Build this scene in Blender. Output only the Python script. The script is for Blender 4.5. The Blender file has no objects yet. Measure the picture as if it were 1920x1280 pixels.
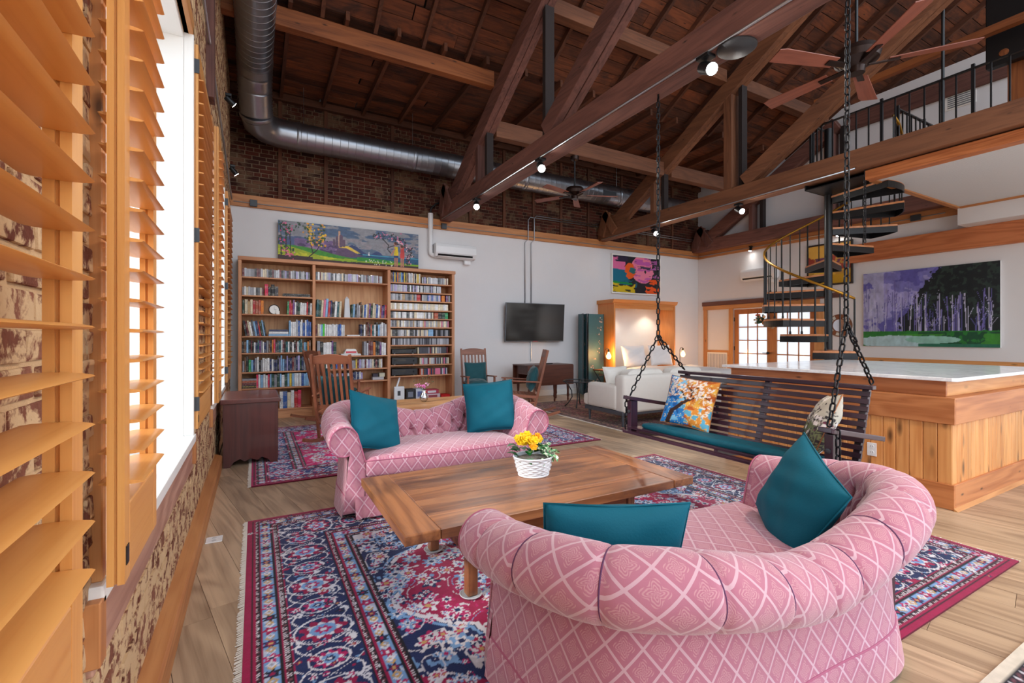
import bpy, bmesh, math, random
import numpy as np
from mathutils import Vector, Matrix, Euler
R = random.Random(7)
PI = math.pi
SC = bpy.context.scene
COL = SC.collection

# ---------------------------------------------------------------- camera, sky, light, exposure
F_PX, VPX = 875.0, 478.0
YAW = math.atan((960 - VPX) / F_PX)
cam_d = bpy.data.cameras.new('camera'); cam = bpy.data.objects.new('camera', cam_d); COL.objects.link(cam)
cam_d.sensor_width = 36.0; cam_d.lens = 36.0 * F_PX / 1920.0
cam_d.shift_y = -9.0 / 1920.0
cam_d.clip_start = 0.02; cam_d.clip_end = 200
cam.location = (0, 0, 1.35); cam.rotation_euler = (PI / 2, 0, -YAW)
SC.camera = cam
SC.view_settings.view_transform = 'Standard'; SC.view_settings.look = 'None'
SC.view_settings.gamma = 1.0; SC.view_settings.use_curve_mapping = False
SC.view_settings.exposure = 1.3

w = bpy.data.worlds.new('sky'); SC.world = w; w.use_nodes = True
nt = w.node_tree; nt.nodes.clear()
_o = nt.nodes.new('ShaderNodeOutputWorld'); _b = nt.nodes.new('ShaderNodeBackground')
_tc = nt.nodes.new('ShaderNodeTexCoord'); _sx = nt.nodes.new('ShaderNodeSeparateXYZ'); _cr = nt.nodes.new('ShaderNodeValToRGB')
nt.links.new(_tc.outputs['Generated'], _sx.inputs[0]); nt.links.new(_sx.outputs['Z'], _cr.inputs[0])
_cr.color_ramp.elements[0].position = 0.0; _cr.color_ramp.elements[0].color = (0.55, 0.52, 0.50, 1)
_cr.color_ramp.elements[1].position = 0.06; _cr.color_ramp.elements[1].color = (0.80, 0.90, 1.0, 1)
nt.links.new(_cr.outputs[0], _b.inputs['Color']); _b.inputs['Strength'].default_value = 1.25
nt.links.new(_b.outputs[0], _o.inputs[0])

try:                                                # keep indirect light cheap: fewer bounces, adaptive noise limit
    cy = SC.cycles; cy.max_bounces = 5; cy.diffuse_bounces = 3; cy.glossy_bounces = 3; cy.transmission_bounces = 4; cy.transparent_max_bounces = 6
    cy.caustics_reflective = False; cy.caustics_refractive = False; cy.use_adaptive_sampling = True; cy.adaptive_threshold = 0.06; cy.use_denoising = True
except AttributeError: pass

def add_light(name, kind, loc, energy, color=(1, 1, 1), size=None, size_y=None, rot=None, spot=None, radius=0.05):
    d = bpy.data.lights.new(name, kind); d.energy = energy; d.color = color
    if kind == 'AREA':
        d.shape = 'RECTANGLE'; d.size = size; d.size_y = size_y
    elif kind == 'SUN':
        d.angle = size
    else:
        d.shadow_soft_size = radius
    if kind == 'SPOT':
        d.spot_size = spot; d.spot_blend = 0.6
    o = bpy.data.objects.new(name, d); COL.objects.link(o); o.location = loc
    if rot: o.rotation_euler = rot
    return o
# low soft sun through the street-side windows
add_light('sun', 'SUN', (-6, 4, 6), 1.6, (1.0, 0.95, 0.88), size=math.radians(6), rot=(0, math.radians(-58), math.radians(8)))

# ---------------------------------------------------------------- helpers
def srgb(c):
    return tuple(((x / 255.0) / 12.92 if x / 255.0 <= 0.04045 else ((x / 255.0 + 0.055) / 1.055) ** 2.4) for x in c[:3])
def C4(c): return srgb(c) + (1.0,)

class MB:
    def __init__(s): s.v = []; s.f = []
    def add(s, v, f):
        n = len(s.v); s.v += [tuple(p) for p in v]; s.f += [tuple(i + n for i in q) for q in f]; return s
    def box(s, x0, x1, y0, y1, z0, z1):
        return s.add([(x0, y0, z0), (x1, y0, z0), (x1, y1, z0), (x0, y1, z0), (x0, y0, z1), (x1, y0, z1), (x1, y1, z1), (x0, y1, z1)],
                     [(3, 2, 1, 0), (4, 5, 6, 7), (0, 1, 5, 4), (1, 2, 6, 5), (2, 3, 7, 6), (3, 0, 4, 7)])
    def bar(s, p, q, a, b, up=(0, 0, 1)):
        """a square bar from p to q, a wide (sideways), b tall (along up)"""
        p = Vector(p); q = Vector(q); d = (q - p).normalized(); u = Vector(up); sd = d.cross(u)
        if sd.length < 1e-4: sd = d.cross(Vector((1, 0, 0)))
        sd.normalize(); u = sd.cross(d).normalized(); sd *= a / 2; u *= b / 2
        return s.add([p - sd - u, p + sd - u, p + sd + u, p - sd + u, q - sd - u, q + sd - u, q + sd + u, q - sd + u],
                     [(3, 2, 1, 0), (4, 5, 6, 7), (0, 1, 5, 4), (1, 2, 6, 5), (2, 3, 7, 6), (3, 0, 4, 7)])
    def tube(s, pts, r, n=10, closed=False, caps=True):
        pts = [Vector(p) for p in pts]; m = len(pts); rs = r if isinstance(r, (list, tuple)) else [r] * m
        vs = []; prev = None
        for i, p in enumerate(pts):
            a = pts[(i - 1) % m] if (closed or i > 0) else p; b = pts[(i + 1) % m] if (closed or i < m - 1) else p
            t = (b - a).normalized()
            if prev is None:
                u = t.cross(Vector((0, 0, 1)))
                if u.length < 1e-3: u = t.cross(Vector((1, 0, 0)))
                u.normalize()
            else:
                u = (prev - t * prev.dot(t)).normalized()
            prev = u; v = t.cross(u)
            vs += [p + (u * math.cos(2 * PI * k / n) + v * math.sin(2 * PI * k / n)) * rs[i] for k in range(n)]
        fs = []
        for i in range(m if closed else m - 1):
            j = (i + 1) % m
            fs += [(i * n + k, i * n + (k + 1) % n, j * n + (k + 1) % n, j * n + k) for k in range(n)]
        if not closed and caps:
            fs += [tuple(range(n - 1, -1, -1)), tuple((m - 1) * n + k for k in range(n))]
        return s.add(vs, fs)
    def lathe(s, prof, c=(0, 0, 0), n=20, sx=1, sy=1, caps=True):
        vs = [(c[0] + r * math.cos(2 * PI * k / n) * sx, c[1] + r * math.sin(2 * PI * k / n) * sy, c[2] + z) for r, z in prof for k in range(n)]
        fs = [(i * n + k, i * n + (k + 1) % n, (i + 1) * n + (k + 1) % n, (i + 1) * n + k) for i in range(len(prof) - 1) for k in range(n)]
        if caps and prof[0][0] > 2e-3: fs.append(tuple(range(n - 1, -1, -1)))
        if caps and prof[-1][0] > 2e-3: fs.append(tuple((len(prof) - 1) * n + k for k in range(n)))
        return s.add(vs, fs)
    def prism(s, poly, axis, a, b):
        """poly in the other two axes (in x,y,z order), extruded on axis from a to b"""
        def P(q, t): return {'x': (t, q[0], q[1]), 'y': (q[0], t, q[1]), 'z': (q[0], q[1], t)}[axis]
        n = len(poly)
        return s.add([P(q, a) for q in poly] + [P(q, b) for q in poly],
                     [tuple(range(n - 1, -1, -1)), tuple(range(n, 2 * n))] + [(i, (i + 1) % n, n + (i + 1) % n, n + i) for i in range(n)])
    def ball(s, c, r, n=10, m=6, sz=1):
        return s.lathe([(max(r * math.sin(PI * i / m), 1e-6), -r * sz * math.cos(PI * i / m)) for i in range(m + 1)], c, n)
    def xf(s, M):
        M = M if isinstance(M, Matrix) else Matrix(M); s.v = [tuple(M @ Vector(p)) for p in s.v]; return s
    def mesh(s, name, mat, smooth=False, bevel=0, off=(0, 0, 0), recalc=True):
        me = bpy.data.meshes.new(name)
        v = s.v if off == (0, 0, 0) else [(p[0] - off[0], p[1] - off[1], p[2] - off[2]) for p in s.v]
        me.from_pydata(v, [], s.f)
        if bevel or recalc:
            bm = bmesh.new(); bm.from_mesh(me)
            if bevel:
                es = [e for e in bm.edges if len(e.link_faces) == 2 and e.calc_face_angle(0) > 0.6]
                bmesh.ops.bevel(bm, geom=es, offset=bevel, segments=2 if bevel > 0.004 else 1, affect='EDGES', profile=0.6, clamp_overlap=True)
            bmesh.ops.recalc_face_normals(bm, faces=bm.faces)
            bm.to_mesh(me); bm.free()
        if smooth:
            me.polygons.foreach_set('use_smooth', [True] * len(me.polygons))
            if smooth == 'auto':
                me.set_sharp_from_angle(angle=math.radians(40))
        if mat: me.materials.append(mat)
        return me
    def build(s, name, mat, parent=None, smooth=False, bevel=0, label=None):
        off = tuple(parent.location) if parent is not None and parent.parent is None else ((0, 0, 0) if parent is None else tuple(parent.parent.location))
        return link(name, s.mesh(name, mat, smooth, bevel, off), parent, label)

def link(name, me, parent=None, label=None):
    o = bpy.data.objects.new(name, me); COL.objects.link(o)
    if parent is not None: o.parent = parent
    if label: o['label'] = label
    return o
def tag(o, label, cat, group=None):
    o['label'] = label; o['category'] = cat
    if group: o['group'] = group
    return o
def thing(name, label, cat, loc=(0, 0, 0), group=None):
    o = bpy.data.objects.new(name, None); COL.objects.link(o); o.location = loc; o.empty_display_size = 0.1
    return tag(o, label, cat, group)
def struct(o): o['kind'] = 'structure'; return o
def inst(name, me, parent, loc=(0, 0, 0), rot=None, mat4=None):
    """a piece that shares mesh data; loc is in the parent's space"""
    o = bpy.data.objects.new(name, me); COL.objects.link(o); o.parent = parent
    if mat4 is not None: o.matrix_basis = mat4
    else:
        o.location = loc
        if rot: o.rotation_euler = rot
    return o
def dup(root, loc, rotz=0.0, label=None, group=None):
    r = root.copy(); COL.objects.link(r); r.location = loc; r.rotation_euler = (0, 0, rotz)
    if label: r['label'] = label
    if group: r['group'] = group
    for ch in list(root.children):
        c = ch.copy(); COL.objects.link(c); c.parent = r
        for g in list(ch.children):
            d = g.copy(); COL.objects.link(d); d.parent = c
    return r
_bxc = {}
def boxmesh(sx, sy, sz, mat, bevel=0.003):
    k = (round(sx, 3), round(sy, 3), round(sz, 3), mat.name, bevel)
    if k not in _bxc:
        _bxc[k] = MB().box(-sx / 2, sx / 2, -sy / 2, sy / 2, -sz / 2, sz / 2).mesh('board', mat, bevel=bevel)
    return _bxc[k]
def bx(*a): return MB().box(*a)

# ---------------------------------------------------------------- materials
_mats = {}
class NT:
    def __init__(s, name):
        s.m = bpy.data.materials.new(name); s.m.use_nodes = True; s.t = s.m.node_tree; s.t.nodes.clear()
        s.out = s.n('ShaderNodeOutputMaterial'); s.b = s.n('ShaderNodeBsdfPrincipled'); s.t.links.new(s.b.outputs[0], s.out.inputs[0])
    def n(s, kind, **kw):
        x = s.t.nodes.new(kind)
        for k, v in kw.items(): setattr(x, k, v)
        return x
    def l(s, a, b): s.t.links.new(a, b)
    def val(s, sock, v):
        if hasattr(v, 'links'): s.l(v, sock)
        else: sock.default_value = v
    def math(s, op, a, b=None, c=None):
        x = s.n('ShaderNodeMath', operation=op); s.val(x.inputs[0], a)
        if b is not None: s.val(x.inputs[1], b)
        if c is not None: s.val(x.inputs[2], c)
        return x.outputs[0]
    def mix(s, fac, a, b, blend='MIX'):
        x = s.n('ShaderNodeMix', data_type='RGBA', blend_type=blend)
        s.val(x.inputs[0], fac); s.val(x.inputs[6], a); s.val(x.inputs[7], b); return x.outputs[2]
    def ramp(s, fac, els):
        x = s.n('ShaderNodeValToRGB'); e = x.color_ramp.elements
        while len(e) < len(els): e.new(0.5)
        for i, (p, c) in enumerate(els): e[i].position = p; e[i].color = c if len(c) == 4 else C4(c)
        s.l(fac, x.inputs[0]); return x.outputs[0]
    def coords(s, kind='Object', scale=(1, 1, 1), rnd=0.0):
        tc = s.n('ShaderNodeTexCoord'); mp = s.n('ShaderNodeMapping'); v = tc.outputs[kind]
        if rnd:
            oi = s.n('ShaderNodeObjectInfo'); vm = s.n('ShaderNodeVectorMath', operation='MULTIPLY_ADD')
            cx = s.n('ShaderNodeCombineXYZ')
            for i in range(3): s.l(oi.outputs['Random'], cx.inputs[i])
            s.l(cx.outputs[0], vm.inputs[0]); vm.inputs[1].default_value = (rnd, rnd * 1.7, rnd * 2.3); s.l(v, vm.inputs[2]); v = vm.outputs[0]
        s.l(v, mp.inputs[0]); mp.inputs['Scale'].default_value = scale; return mp.outputs[0]
    def noise(s, vec, scale=5, detail=4, rough=0.55, dist=0.0):
        x = s.n('ShaderNodeTexNoise'); s.l(vec, x.inputs['Vector']); x.inputs['Scale'].default_value = scale; x.inputs['Detail'].default_value = detail
        x.inputs['Roughness'].default_value = rough; x.inputs['Distortion'].default_value = dist; return x.outputs['Fac']
    def bump(s, h, strength=0.3, dist=0.01):
        x = s.n('ShaderNodeBump'); x.inputs['Strength'].default_value = strength; x.inputs['Distance'].default_value = dist
        s.l(h, x.inputs['Height']); s.l(x.outputs[0], s.b.inputs['Normal'])
    def rand(s): return s.n('ShaderNodeObjectInfo').outputs['Random']
    def vary(s, col, amt, src=None):
        """brightness of each piece differs"""
        h = s.n('ShaderNodeHueSaturation'); s.l(col, h.inputs['Color'])
        s.l(s.math('MULTIPLY_ADD', src if src is not None else s.rand(), 2 * amt, 1 - amt), h.inputs['Value']); return h.outputs[0]
    def set(s, col=None, rough=0.5, metal=0.0, spec=0.5, coat=0.0, emis=None, estr=0.0, trans=0.0, sheen=0.0):
        if col is not None: s.val(s.b.inputs['Base Color'], col if hasattr(col, 'links') else (C4(col) if len(col) == 3 else col))
        s.val(s.b.inputs['Roughness'], rough); s.b.inputs['Metallic'].default_value = metal
        s.b.inputs['Specular IOR Level'].default_value = spec; s.b.inputs['Coat Weight'].default_value = coat
        s.b.inputs['Transmission Weight'].default_value = trans; s.b.inputs['Sheen Weight'].default_value = sheen
        if emis is not None: s.b.inputs['Emission Color'].default_value = C4(emis); s.b.inputs['Emission Strength'].default_value = estr
        return s.m
def cached(f):
    def g(*a, **k):
        key = (f.__name__, a, tuple(sorted(k.items())))
        if key not in _mats: _mats[key] = f(*a, **k)
        return _mats[key]
    return g
@cached
def plain(name, col, rough=0.5, metal=0.0, spec=0.5, var=0.06, bump=0.0, bscale=40, coat=0.0, sheen=0.0):
    t = NT(name); v = t.coords(rnd=3)
    n = t.noise(v, bscale * 0.2, 3)
    c = t.mix(n, tuple(x * (1 - var) for x in C4(col)[:3]) + (1,), tuple(min(1, x * (1 + var)) for x in C4(col)[:3]) + (1,))
    if bump: t.bump(t.noise(v, bscale, 5), bump, 0.01)
    return t.set(c, rough, metal, spec, coat, sheen=sheen)
@cached
def wood(name, dark, light, axis='X', rough=0.45, var=0.12, scale=1.0, knots=0.0, bump=0.12, coat=0.0, streak=0.5, wear=None, wamt=0.0):
    t = NT(name); k = {'X': 0, 'Y': 1, 'Z': 2}[axis]
    def sc(a, b): return tuple((a if i == k else b) * scale for i in range(3))
    g = t.noise(t.coords(scale=sc(0.45, 4.2), rnd=9.0), 1.0, 3, 0.5, 0.5)
    f = t.noise(t.coords(scale=sc(1.6, 55), rnd=5.0), 1.0, 4, 0.6, 0.2)
    rg = t.math('MULTIPLY_ADD', t.math('SINE', t.math('MULTIPLY', g, 46.0)), 0.5, 0.5)
    big = t.noise(t.coords(scale=sc(0.5, 1.6), rnd=3.0), 1.0, 2)
    h = t.math('ADD', t.math('ADD', t.math('MULTIPLY', f, 0.5), t.math('MULTIPLY', rg, 0.24 * streak)), t.math('MULTIPLY', big, 0.45 - 0.1 * streak))
    c = t.ramp(h, [(0.30, dark), (0.70, light)])
    c = t.mix(t.math('MULTIPLY', t.ramp(f, [(0.5, (0, 0, 0, 1)), (0.7, (1, 1, 1, 1))]), 0.3), c, C4(dark))
    if knots:
        vv = t.coords(scale=sc(2.6, 8.0), rnd=7.0); vo = t.n('ShaderNodeTexVoronoi'); t.l(vv, vo.inputs['Vector']); vo.inputs['Scale'].default_value = 1.1
        kn = t.ramp(vo.outputs['Distance'], [(0.10 * knots, (1, 1, 1, 1)), (0.24 * knots + 0.04, (0, 0, 0, 1))])
        c = t.mix(t.math('MULTIPLY', kn, 0.85), c, C4(tuple(x * 0.35 for x in dark)))
    if wear:
        c = t.mix(t.ramp(t.noise(t.coords(scale=sc(1.3, 3.2), rnd=2.0), 1.4, 6, 0.65, 0.6), [(0.5, (0, 0, 0, 1)), (0.66, (wamt, wamt, wamt, 1))]), c, C4(wear))
    if var: c = t.vary(c, var)
    if bump: t.bump(t.math('ADD', g, t.math('MULTIPLY', f, 0.5)), bump, 0.004)
    return t.set(c, rough, coat=coat)
@cached
def attr_mat(name, rough=0.8, bump=0.0, bscale=300, sheen=0.0, spec=0.3):
    t = NT(name); a = t.n('ShaderNodeAttribute', attribute_name='Col')
    if bump: t.bump(t.noise(t.coords(), bscale, 3), bump, 0.003)
    return t.set(a.outputs['Color'], rough, spec=spec, sheen=sheen)
@cached
def objcol(name, rough=0.6, bands=0.0, var=0.12, pages=False, coat=0.0):
    """colour set on each object, with printed bands along the spine"""
    t = NT(name); oi = t.n('ShaderNodeObjectInfo'); c = oi.outputs['Color']
    v = t.coords('Generated', rnd=0.0); sx = t.n('ShaderNodeSeparateXYZ'); t.l(v, sx.inputs[0])
    if bands:
        z = t.math('MULTIPLY_ADD', oi.outputs['Random'], 0.35, t.math('MULTIPLY', sx.outputs['Z'], 1.0))
        b = t.math('LESS_THAN', t.math('ABSOLUTE', t.math('SUBTRACT', t.math('FRACT', t.math('MULTIPLY', z, 1.6)), 0.5)), 0.22)
        nz = t.noise(t.coords(scale=(90, 90, 260), rnd=20), 1.0, 2)
        b = t.math('MULTIPLY', b, t.math('GREATER_THAN', nz, 0.56))
        lum = t.n('ShaderNodeRGBToBW'); t.l(c, lum.inputs[0]); pc = t.mix(t.math('GREATER_THAN', lum.outputs[0], 0.25), (0.75, 0.72, 0.6, 1), (0.06, 0.06, 0.1, 1))
        c = t.mix(t.math('MULTIPLY', b, bands), c, pc)
    c = t.vary(c, var)
    return t.set(c, rough, coat=coat)
# ---------------------------------------------------------------- shared materials
def W_trim(ax): return wood('trim_pine', (158, 92, 46), (205, 142, 88), axis=ax, rough=0.5, var=0.08, streak=0.6)
def W_case(ax): return wood('casing_pine', (176, 112, 58), (222, 160, 100), axis=ax, rough=0.45, var=0.08, knots=0.5)
def W_truss(ax): return wood('truss_timber', (74, 44, 40), (128, 84, 72), axis=ax, rough=0.75, var=0.12, bump=0.5, knots=0.25)
def W_raft(ax): return wood('rafter_timber', (58, 30, 18), (108, 62, 38), axis=ax, rough=0.8, var=0.2, bump=0.5)
def W_purlin(ax): return wood('purlin_timber', (104, 52, 22), (168, 98, 50), axis=ax, rough=0.7, var=0.1, bump=0.4, knots=0.4)
def W_board(ax): return wood('roof_board', (52, 27, 16), (128, 68, 36), axis=ax, rough=0.85, var=0.4, bump=0.4, knots=0.3, wear=(34, 24, 22), wamt=0.7)
def W_louv(ax): return wood('honey_louver', (204, 132, 64), (235, 176, 103), axis=ax, rough=0.36, var=0.05, bump=0.05, streak=0.3)
def W_floor(ax): return wood('floor_plank', (138, 112, 90), (202, 174, 144), axis=ax, rough=0.34, var=0.12, bump=0.08, streak=0.75)
WHITE = plain('white_paint', (222, 220, 222), 0.6, var=0.02, bump=0.05, bscale=25)
WINWHITE = plain('white_window_paint', (240, 238, 234), 0.4, var=0.02)
BLACKM = plain('black_metal', (26, 27, 30), 0.4, 0.3)
DARKM = plain('dark_grey_metal', (70, 72, 76), 0.45, 0.6)
STEEL = plain('galvanised_conduit', (176, 180, 186), 0.3, 0.9)
@cached
def glass(name):
    t = NT(name); tr = t.n('ShaderNodeBsdfTransparent'); tr.inputs[0].default_value = (0.96, 0.98, 0.99, 1); g = t.n('ShaderNodeBsdfGlossy'); g.inputs['Roughness'].default_value = 0.02
    mx = t.n('ShaderNodeMixShader'); mx.inputs[0].default_value = 0.06; t.l(tr.outputs[0], mx.inputs[1]); t.l(g.outputs[0], mx.inputs[2]); t.l(mx.outputs[0], t.out.inputs[0]); return t.m
@cached
def brick_mat(name, c1, c2, smear, amt, scale=7.0):
    t = NT(name); geo = t.n('ShaderNodeNewGeometry')
    r = t.math('FRACT', t.math('ADD', t.rand(), geo.outputs['Random Per Island']))
    v = t.coords(rnd=0.0); 
    gp = t.n('ShaderNodeMapping'); t.l(geo.outputs['Position'], gp.inputs[0])
    n = t.noise(gp.outputs[0], scale, 6, 0.65, 0.3); n2 = t.noise(gp.outputs[0], 60, 3)
    c = t.mix(r, C4(c1), C4(c2)); c = t.mix(t.math('MULTIPLY', n2, 0.5), c, C4((30, 20, 18)), 'MULTIPLY')
    c = t.mix(t.ramp(n, [(0.54 - 0.10 * amt * amt, (0, 0, 0, 1)), (0.61 - 0.10 * amt * amt, (amt, amt, amt, 1))]), c, C4(smear))
    t.bump(t.math('ADD', n, n2), 0.6, 0.006)
    return t.set(c, 0.9, spec=0.2)
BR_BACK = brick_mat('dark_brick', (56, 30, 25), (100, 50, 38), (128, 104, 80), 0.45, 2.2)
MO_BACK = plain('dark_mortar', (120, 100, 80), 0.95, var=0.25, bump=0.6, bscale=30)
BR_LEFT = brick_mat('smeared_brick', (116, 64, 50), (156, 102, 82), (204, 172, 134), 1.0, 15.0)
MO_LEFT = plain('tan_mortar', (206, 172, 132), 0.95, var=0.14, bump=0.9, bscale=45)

XL, XR, YB = -0.36, 10.95, 9.0
def roof_z(y): return 5.62 - 0.028 * (y - 6.5) if y >= 6.5 else 5.62 + 0.58 * (6.5 - y)

# ---------------------------------------------------------------- floor of single planks
floor = struct(bx(XL - 0.4, XR + 0.2, -1.6, YB + 0.2, -0.05, -0.008).build('floor', plain('subfloor', (60, 44, 32), 0.9)))
def clip(poly, x0, x1, y0, y1):
    for ax, lim, sg in ((0, x0, 1), (0, x1, -1), (1, y0, 1), (1, y1, -1)):
        out = []
        for i in range(len(poly)):
            a, b = poly[i], poly[(i + 1) % len(poly)]; da, db = sg * (a[ax] - lim), sg * (b[ax] - lim)
            if da >= 0: out.append(a)
            if (da > 0 > db) or (da < 0 < db):
                k = da / (da - db); out.append((a[0] + k * (b[0] - a[0]), a[1] + k * (b[1] - a[1])))
        poly = out
        if len(poly) < 3: return []
    return poly
pa = math.radians(12); pd = Vector((-math.sin(pa), math.cos(pa))); pn = Vector((math.cos(pa), math.sin(pa)))
PW, planks = 0.19, []
for i in range(-14, 74):
    s0 = -4 + R.uniform(-1.4, 0); s = s0
    while s < 13:
        L = R.choice((1.2, 1.5, 1.8, 2.1))
        q = [pn * (i * PW + 0.001) + pd * (s + 0.001), pn * ((i + 1) * PW - 0.001) + pd * (s + 0.001), pn * ((i + 1) * PW - 0.001) + pd * (s + L - 0.001), pn * (i * PW + 0.001) + pd * (s + L - 0.001)]
        c = clip([(p.x, p.y) for p in q], XL + 0.01, XR - 0.01, -1.5, YB - 0.01)
        if c: planks.append((c, i, s, L))
        s += L
def near(c):
    cx = sum(p[0] for p in c) / len(c); cy = sum(p[1] for p in c) / len(c); wv = cx * math.sin(YAW) + cy * math.cos(YAW); u = cx * math.cos(YAW) - cy * math.sin(YAW)
    return math.hypot(cx, cy) + (20 if wv < 0.2 or abs(u) > 1.15 * wv + 0.5 or cx > 7.6 else 0)
planks.sort(key=lambda p: near(p[0]))
far_planks = MB(); fm = W_floor('Y')
for n, (c, i, s, L) in enumerate(planks):
    if n < 300:
        o_ = pn * ((i + 0.5) * PW) + pd * (s + L / 2)
        me_ = MB().prism([((Vector(p) - o_).dot(pn), (Vector(p) - o_).dot(pd)) for p in c], 'z', -0.012, R.uniform(-0.0006, 0)).mesh('plank', fm)
        inst('plank', me_, floor, (o_.x, o_.y, 0), (0, 0, pa))
    else: far_planks.prism(c, 'z', -0.012, 0)
fp = far_planks.build('plank', fm, floor); fp['kind'] = 'stuff'

# ---------------------------------------------------------------- brick walls
def brick_wall(wall, spots, mat, axis, depth=0.045):
    """spots: (along, z, length, proud). Nearest 300 are parts, the rest one joined part"""
    def key(sp): 
        x, y = (XL, sp[0]) if axis == 'Y' else (sp[0], YB)
        wv = x * math.sin(YAW) + y * math.cos(YAW)
        return math.hypot(x, y, sp[1] - 1.35) + (0 if wv > 0.12 else 30)
    spots = sorted(spots, key=key); rest = MB(); cache = {}
    for n, (a, z, L, pr) in enumerate(spots):
        if n < 300:
            k = (round(L, 2), n % 5)
            if k not in cache:
                j = lambda: R.uniform(-0.004, 0.004)
                m = MB(); l, h, d = k[0] / 2, 0.0285, depth / 2
                vs = [(sx * (l + j()), sy * d + (j() * 0.8 if sy < 0 else 0), sz * (h + j() * 0.6)) for sz in (-1, 1) for sx, sy in ((-1, -1), (1, -1), (1, 1), (-1, 1))]
                m.add(vs, [(3, 2, 1, 0), (4, 5, 6, 7), (0, 1, 5, 4), (1, 2, 6, 5), (2, 3, 7, 6), (3, 0, 4, 7)])
                cache[k] = m.mesh('brick', mat, bevel=0.005)
            if axis == 'X': inst('brick', cache[k], wall, (a, YB + depth / 2 - pr, z), (0, 0, 0))
            else: inst('brick', cache[k], wall, (XL - depth / 2 + pr, a, z), (0, 0, PI / 2))
        else:
            if axis == 'X': rest.box(a - L / 2, a + L / 2, YB - pr, YB + depth - pr, z - 0.0285, z + 0.0285)
            else: rest.box(XL - depth + pr, XL + pr, a - L / 2, a + L / 2, z - 0.0285, z + 0.0285)
    if rest.v:
        o = rest.build('brick', mat, wall); o['kind'] = 'stuff'
def courses(a0, a1, z0, z1, holes, top=None):
    out = []; k = 0; z = z0
    while z < z1:
        a = a0 - (0.11 if k % 2 else 0.0)
        while a < a1:
            L = 0.103 if k % 6 == 5 else 0.205; b0, b1 = max(a, a0), min(a + L, a1)
            for (h0, h1, g0, g1) in holes:
                if g0 - 0.03 < z < g1 + 0.03 and b1 > h0 and b0 < h1:
                    if b0 < h0: b1 = h0
                    elif b1 > h1: b0 = h1
                    else: b0 = b1
            if b1 - b0 > 0.04 and (top is None or z < top((b0 + b1) / 2) - 0.02):
                out.append(((b0 + b1) / 2, z, b1 - b0 - 0.002, R.uniform(0.0, 0.006)))
            a += L + 0.011
        z += 0.0685; k += 1
    return out
WINS = [(1.54, 3.57, 0.70, 3.25), (5.0, 7.0, 0.70, 3.25)]
wl = MB(); x0, x1 = XL - 0.38, XL - 0.004
ys = [-1.5, 1.54, 3.57, 5.0, 7.0, YB + 0.3]
for i in range(5):
    if i % 2 == 0: wl.box(x0, x1, ys[i], ys[i + 1], 0, 3.25)
    else: wl.box(x0, x1, ys[i], ys[i + 1], 0, 0.70)
wl.prism([(-1.5, 3.25), (YB + 0.3, 3.25), (YB + 0.3, 5.56), (6.5, 5.62), (-1.5, roof_z(-1.5))], 'x', x0, x1)
wall_left = struct(wl.build('wall_left', MO_LEFT))
brick_wall(wall_left, courses(0.12, YB - 0.02, 0.17, 5.4, WINS), BR_LEFT, 'Y')

wall_back = struct(bx(XL - 0.3, XR + 0.3, YB, YB + 0.25, 0, 3.55).build('wall_back', WHITE))
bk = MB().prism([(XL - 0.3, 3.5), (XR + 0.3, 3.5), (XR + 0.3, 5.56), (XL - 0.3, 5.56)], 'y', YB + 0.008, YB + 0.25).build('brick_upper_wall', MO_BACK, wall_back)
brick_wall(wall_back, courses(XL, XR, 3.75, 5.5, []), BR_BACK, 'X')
# brown furring strips on the brick
for x in (0.38, 1.12, 2.32, 3.95, 4.75, 5.5, 6.25, 7.05, 8.1, 9.0, 9.9):
    bx(x - 0.03, x + 0.03, YB - 0.035, YB + 0.01, 3.72, 5.5).build('furring_strip', W_raft('Z'), wall_back)

# right wall with the opening of the french doors
D0, D1, DH = 5.86, 7.88, 2.06
wr = MB(); wr.box(XR, XR + 0.25, -1.5, D0, 0, 3.5); wr.box(XR, XR + 0.25, D1, YB, 0, 3.5); wr.box(XR, XR + 0.25, D0, D1, DH, 3.5)
wr.prism([(-1.5, 3.5), (YB, 3.5), (YB, 5.55), (6.5, 5.62), (5.6, roof_z(5.6)), (5.4, 6.2), (-1.5, 6.3)], 'x', XR, XR + 0.25)
wall_right = struct(wr.build('wall_right', WHITE))
bulk = struct(bx(10.48, XR, -1.5, 3.3, 3.25, 3.55).build('wall_bulkhead', WHITE))

# trims
def trim(n, *a, ax='X', mat=None, bevel=0.004): return struct(bx(*a).build('trim_%d' % n, mat or W_trim(ax), bevel=bevel))
trim(1, XL, XR, YB - 0.04, YB, 3.52, 3.72)
trim(2, XR - 0.04, XR, 3.3, YB - 0.04, 3.52, 3.72, ax='Y')
trim(3, XR - 0.10, XR, -1.4, 5.2, 2.88, 3.25, ax='Y', mat=wood('redwood_beam', (164, 84, 44), (208, 128, 80), axis='Y', rough=0.45, streak=0.9))
trim(4, XR - 0.03, XR, -1.4, 5.3, 0.86, 0.93, ax='Y', mat=W_case('Y'))
trim(13, XR - 0.05, XR, -1.4, 5.2, 5.66, 5.98, ax='Y', mat=W_truss('Y'))
trim(5, XR - 0.05, XR, 5.25, 8.83, 2.19, 2.30, ax='Y', mat=W_truss('Y'))
trim(6, XR - 0.04, XR, 5.75, 8.81, 2.08, 2.19, ax='Y', mat=W_case('Y'))
trim(7, XR - 0.04, XR, 8.68, 8.79, 0, 2.08, ax='Z', mat=W_case('Z'))
trim(8, XR - 0.04, XR, 7.88, 8.0, 0, 2.08, ax='Z', mat=W_case('Z'))
trim(9, XR - 0.04, XR, 5.66, 5.86, 0, 2.08, ax='Z', mat=W_case('Z'))
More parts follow.
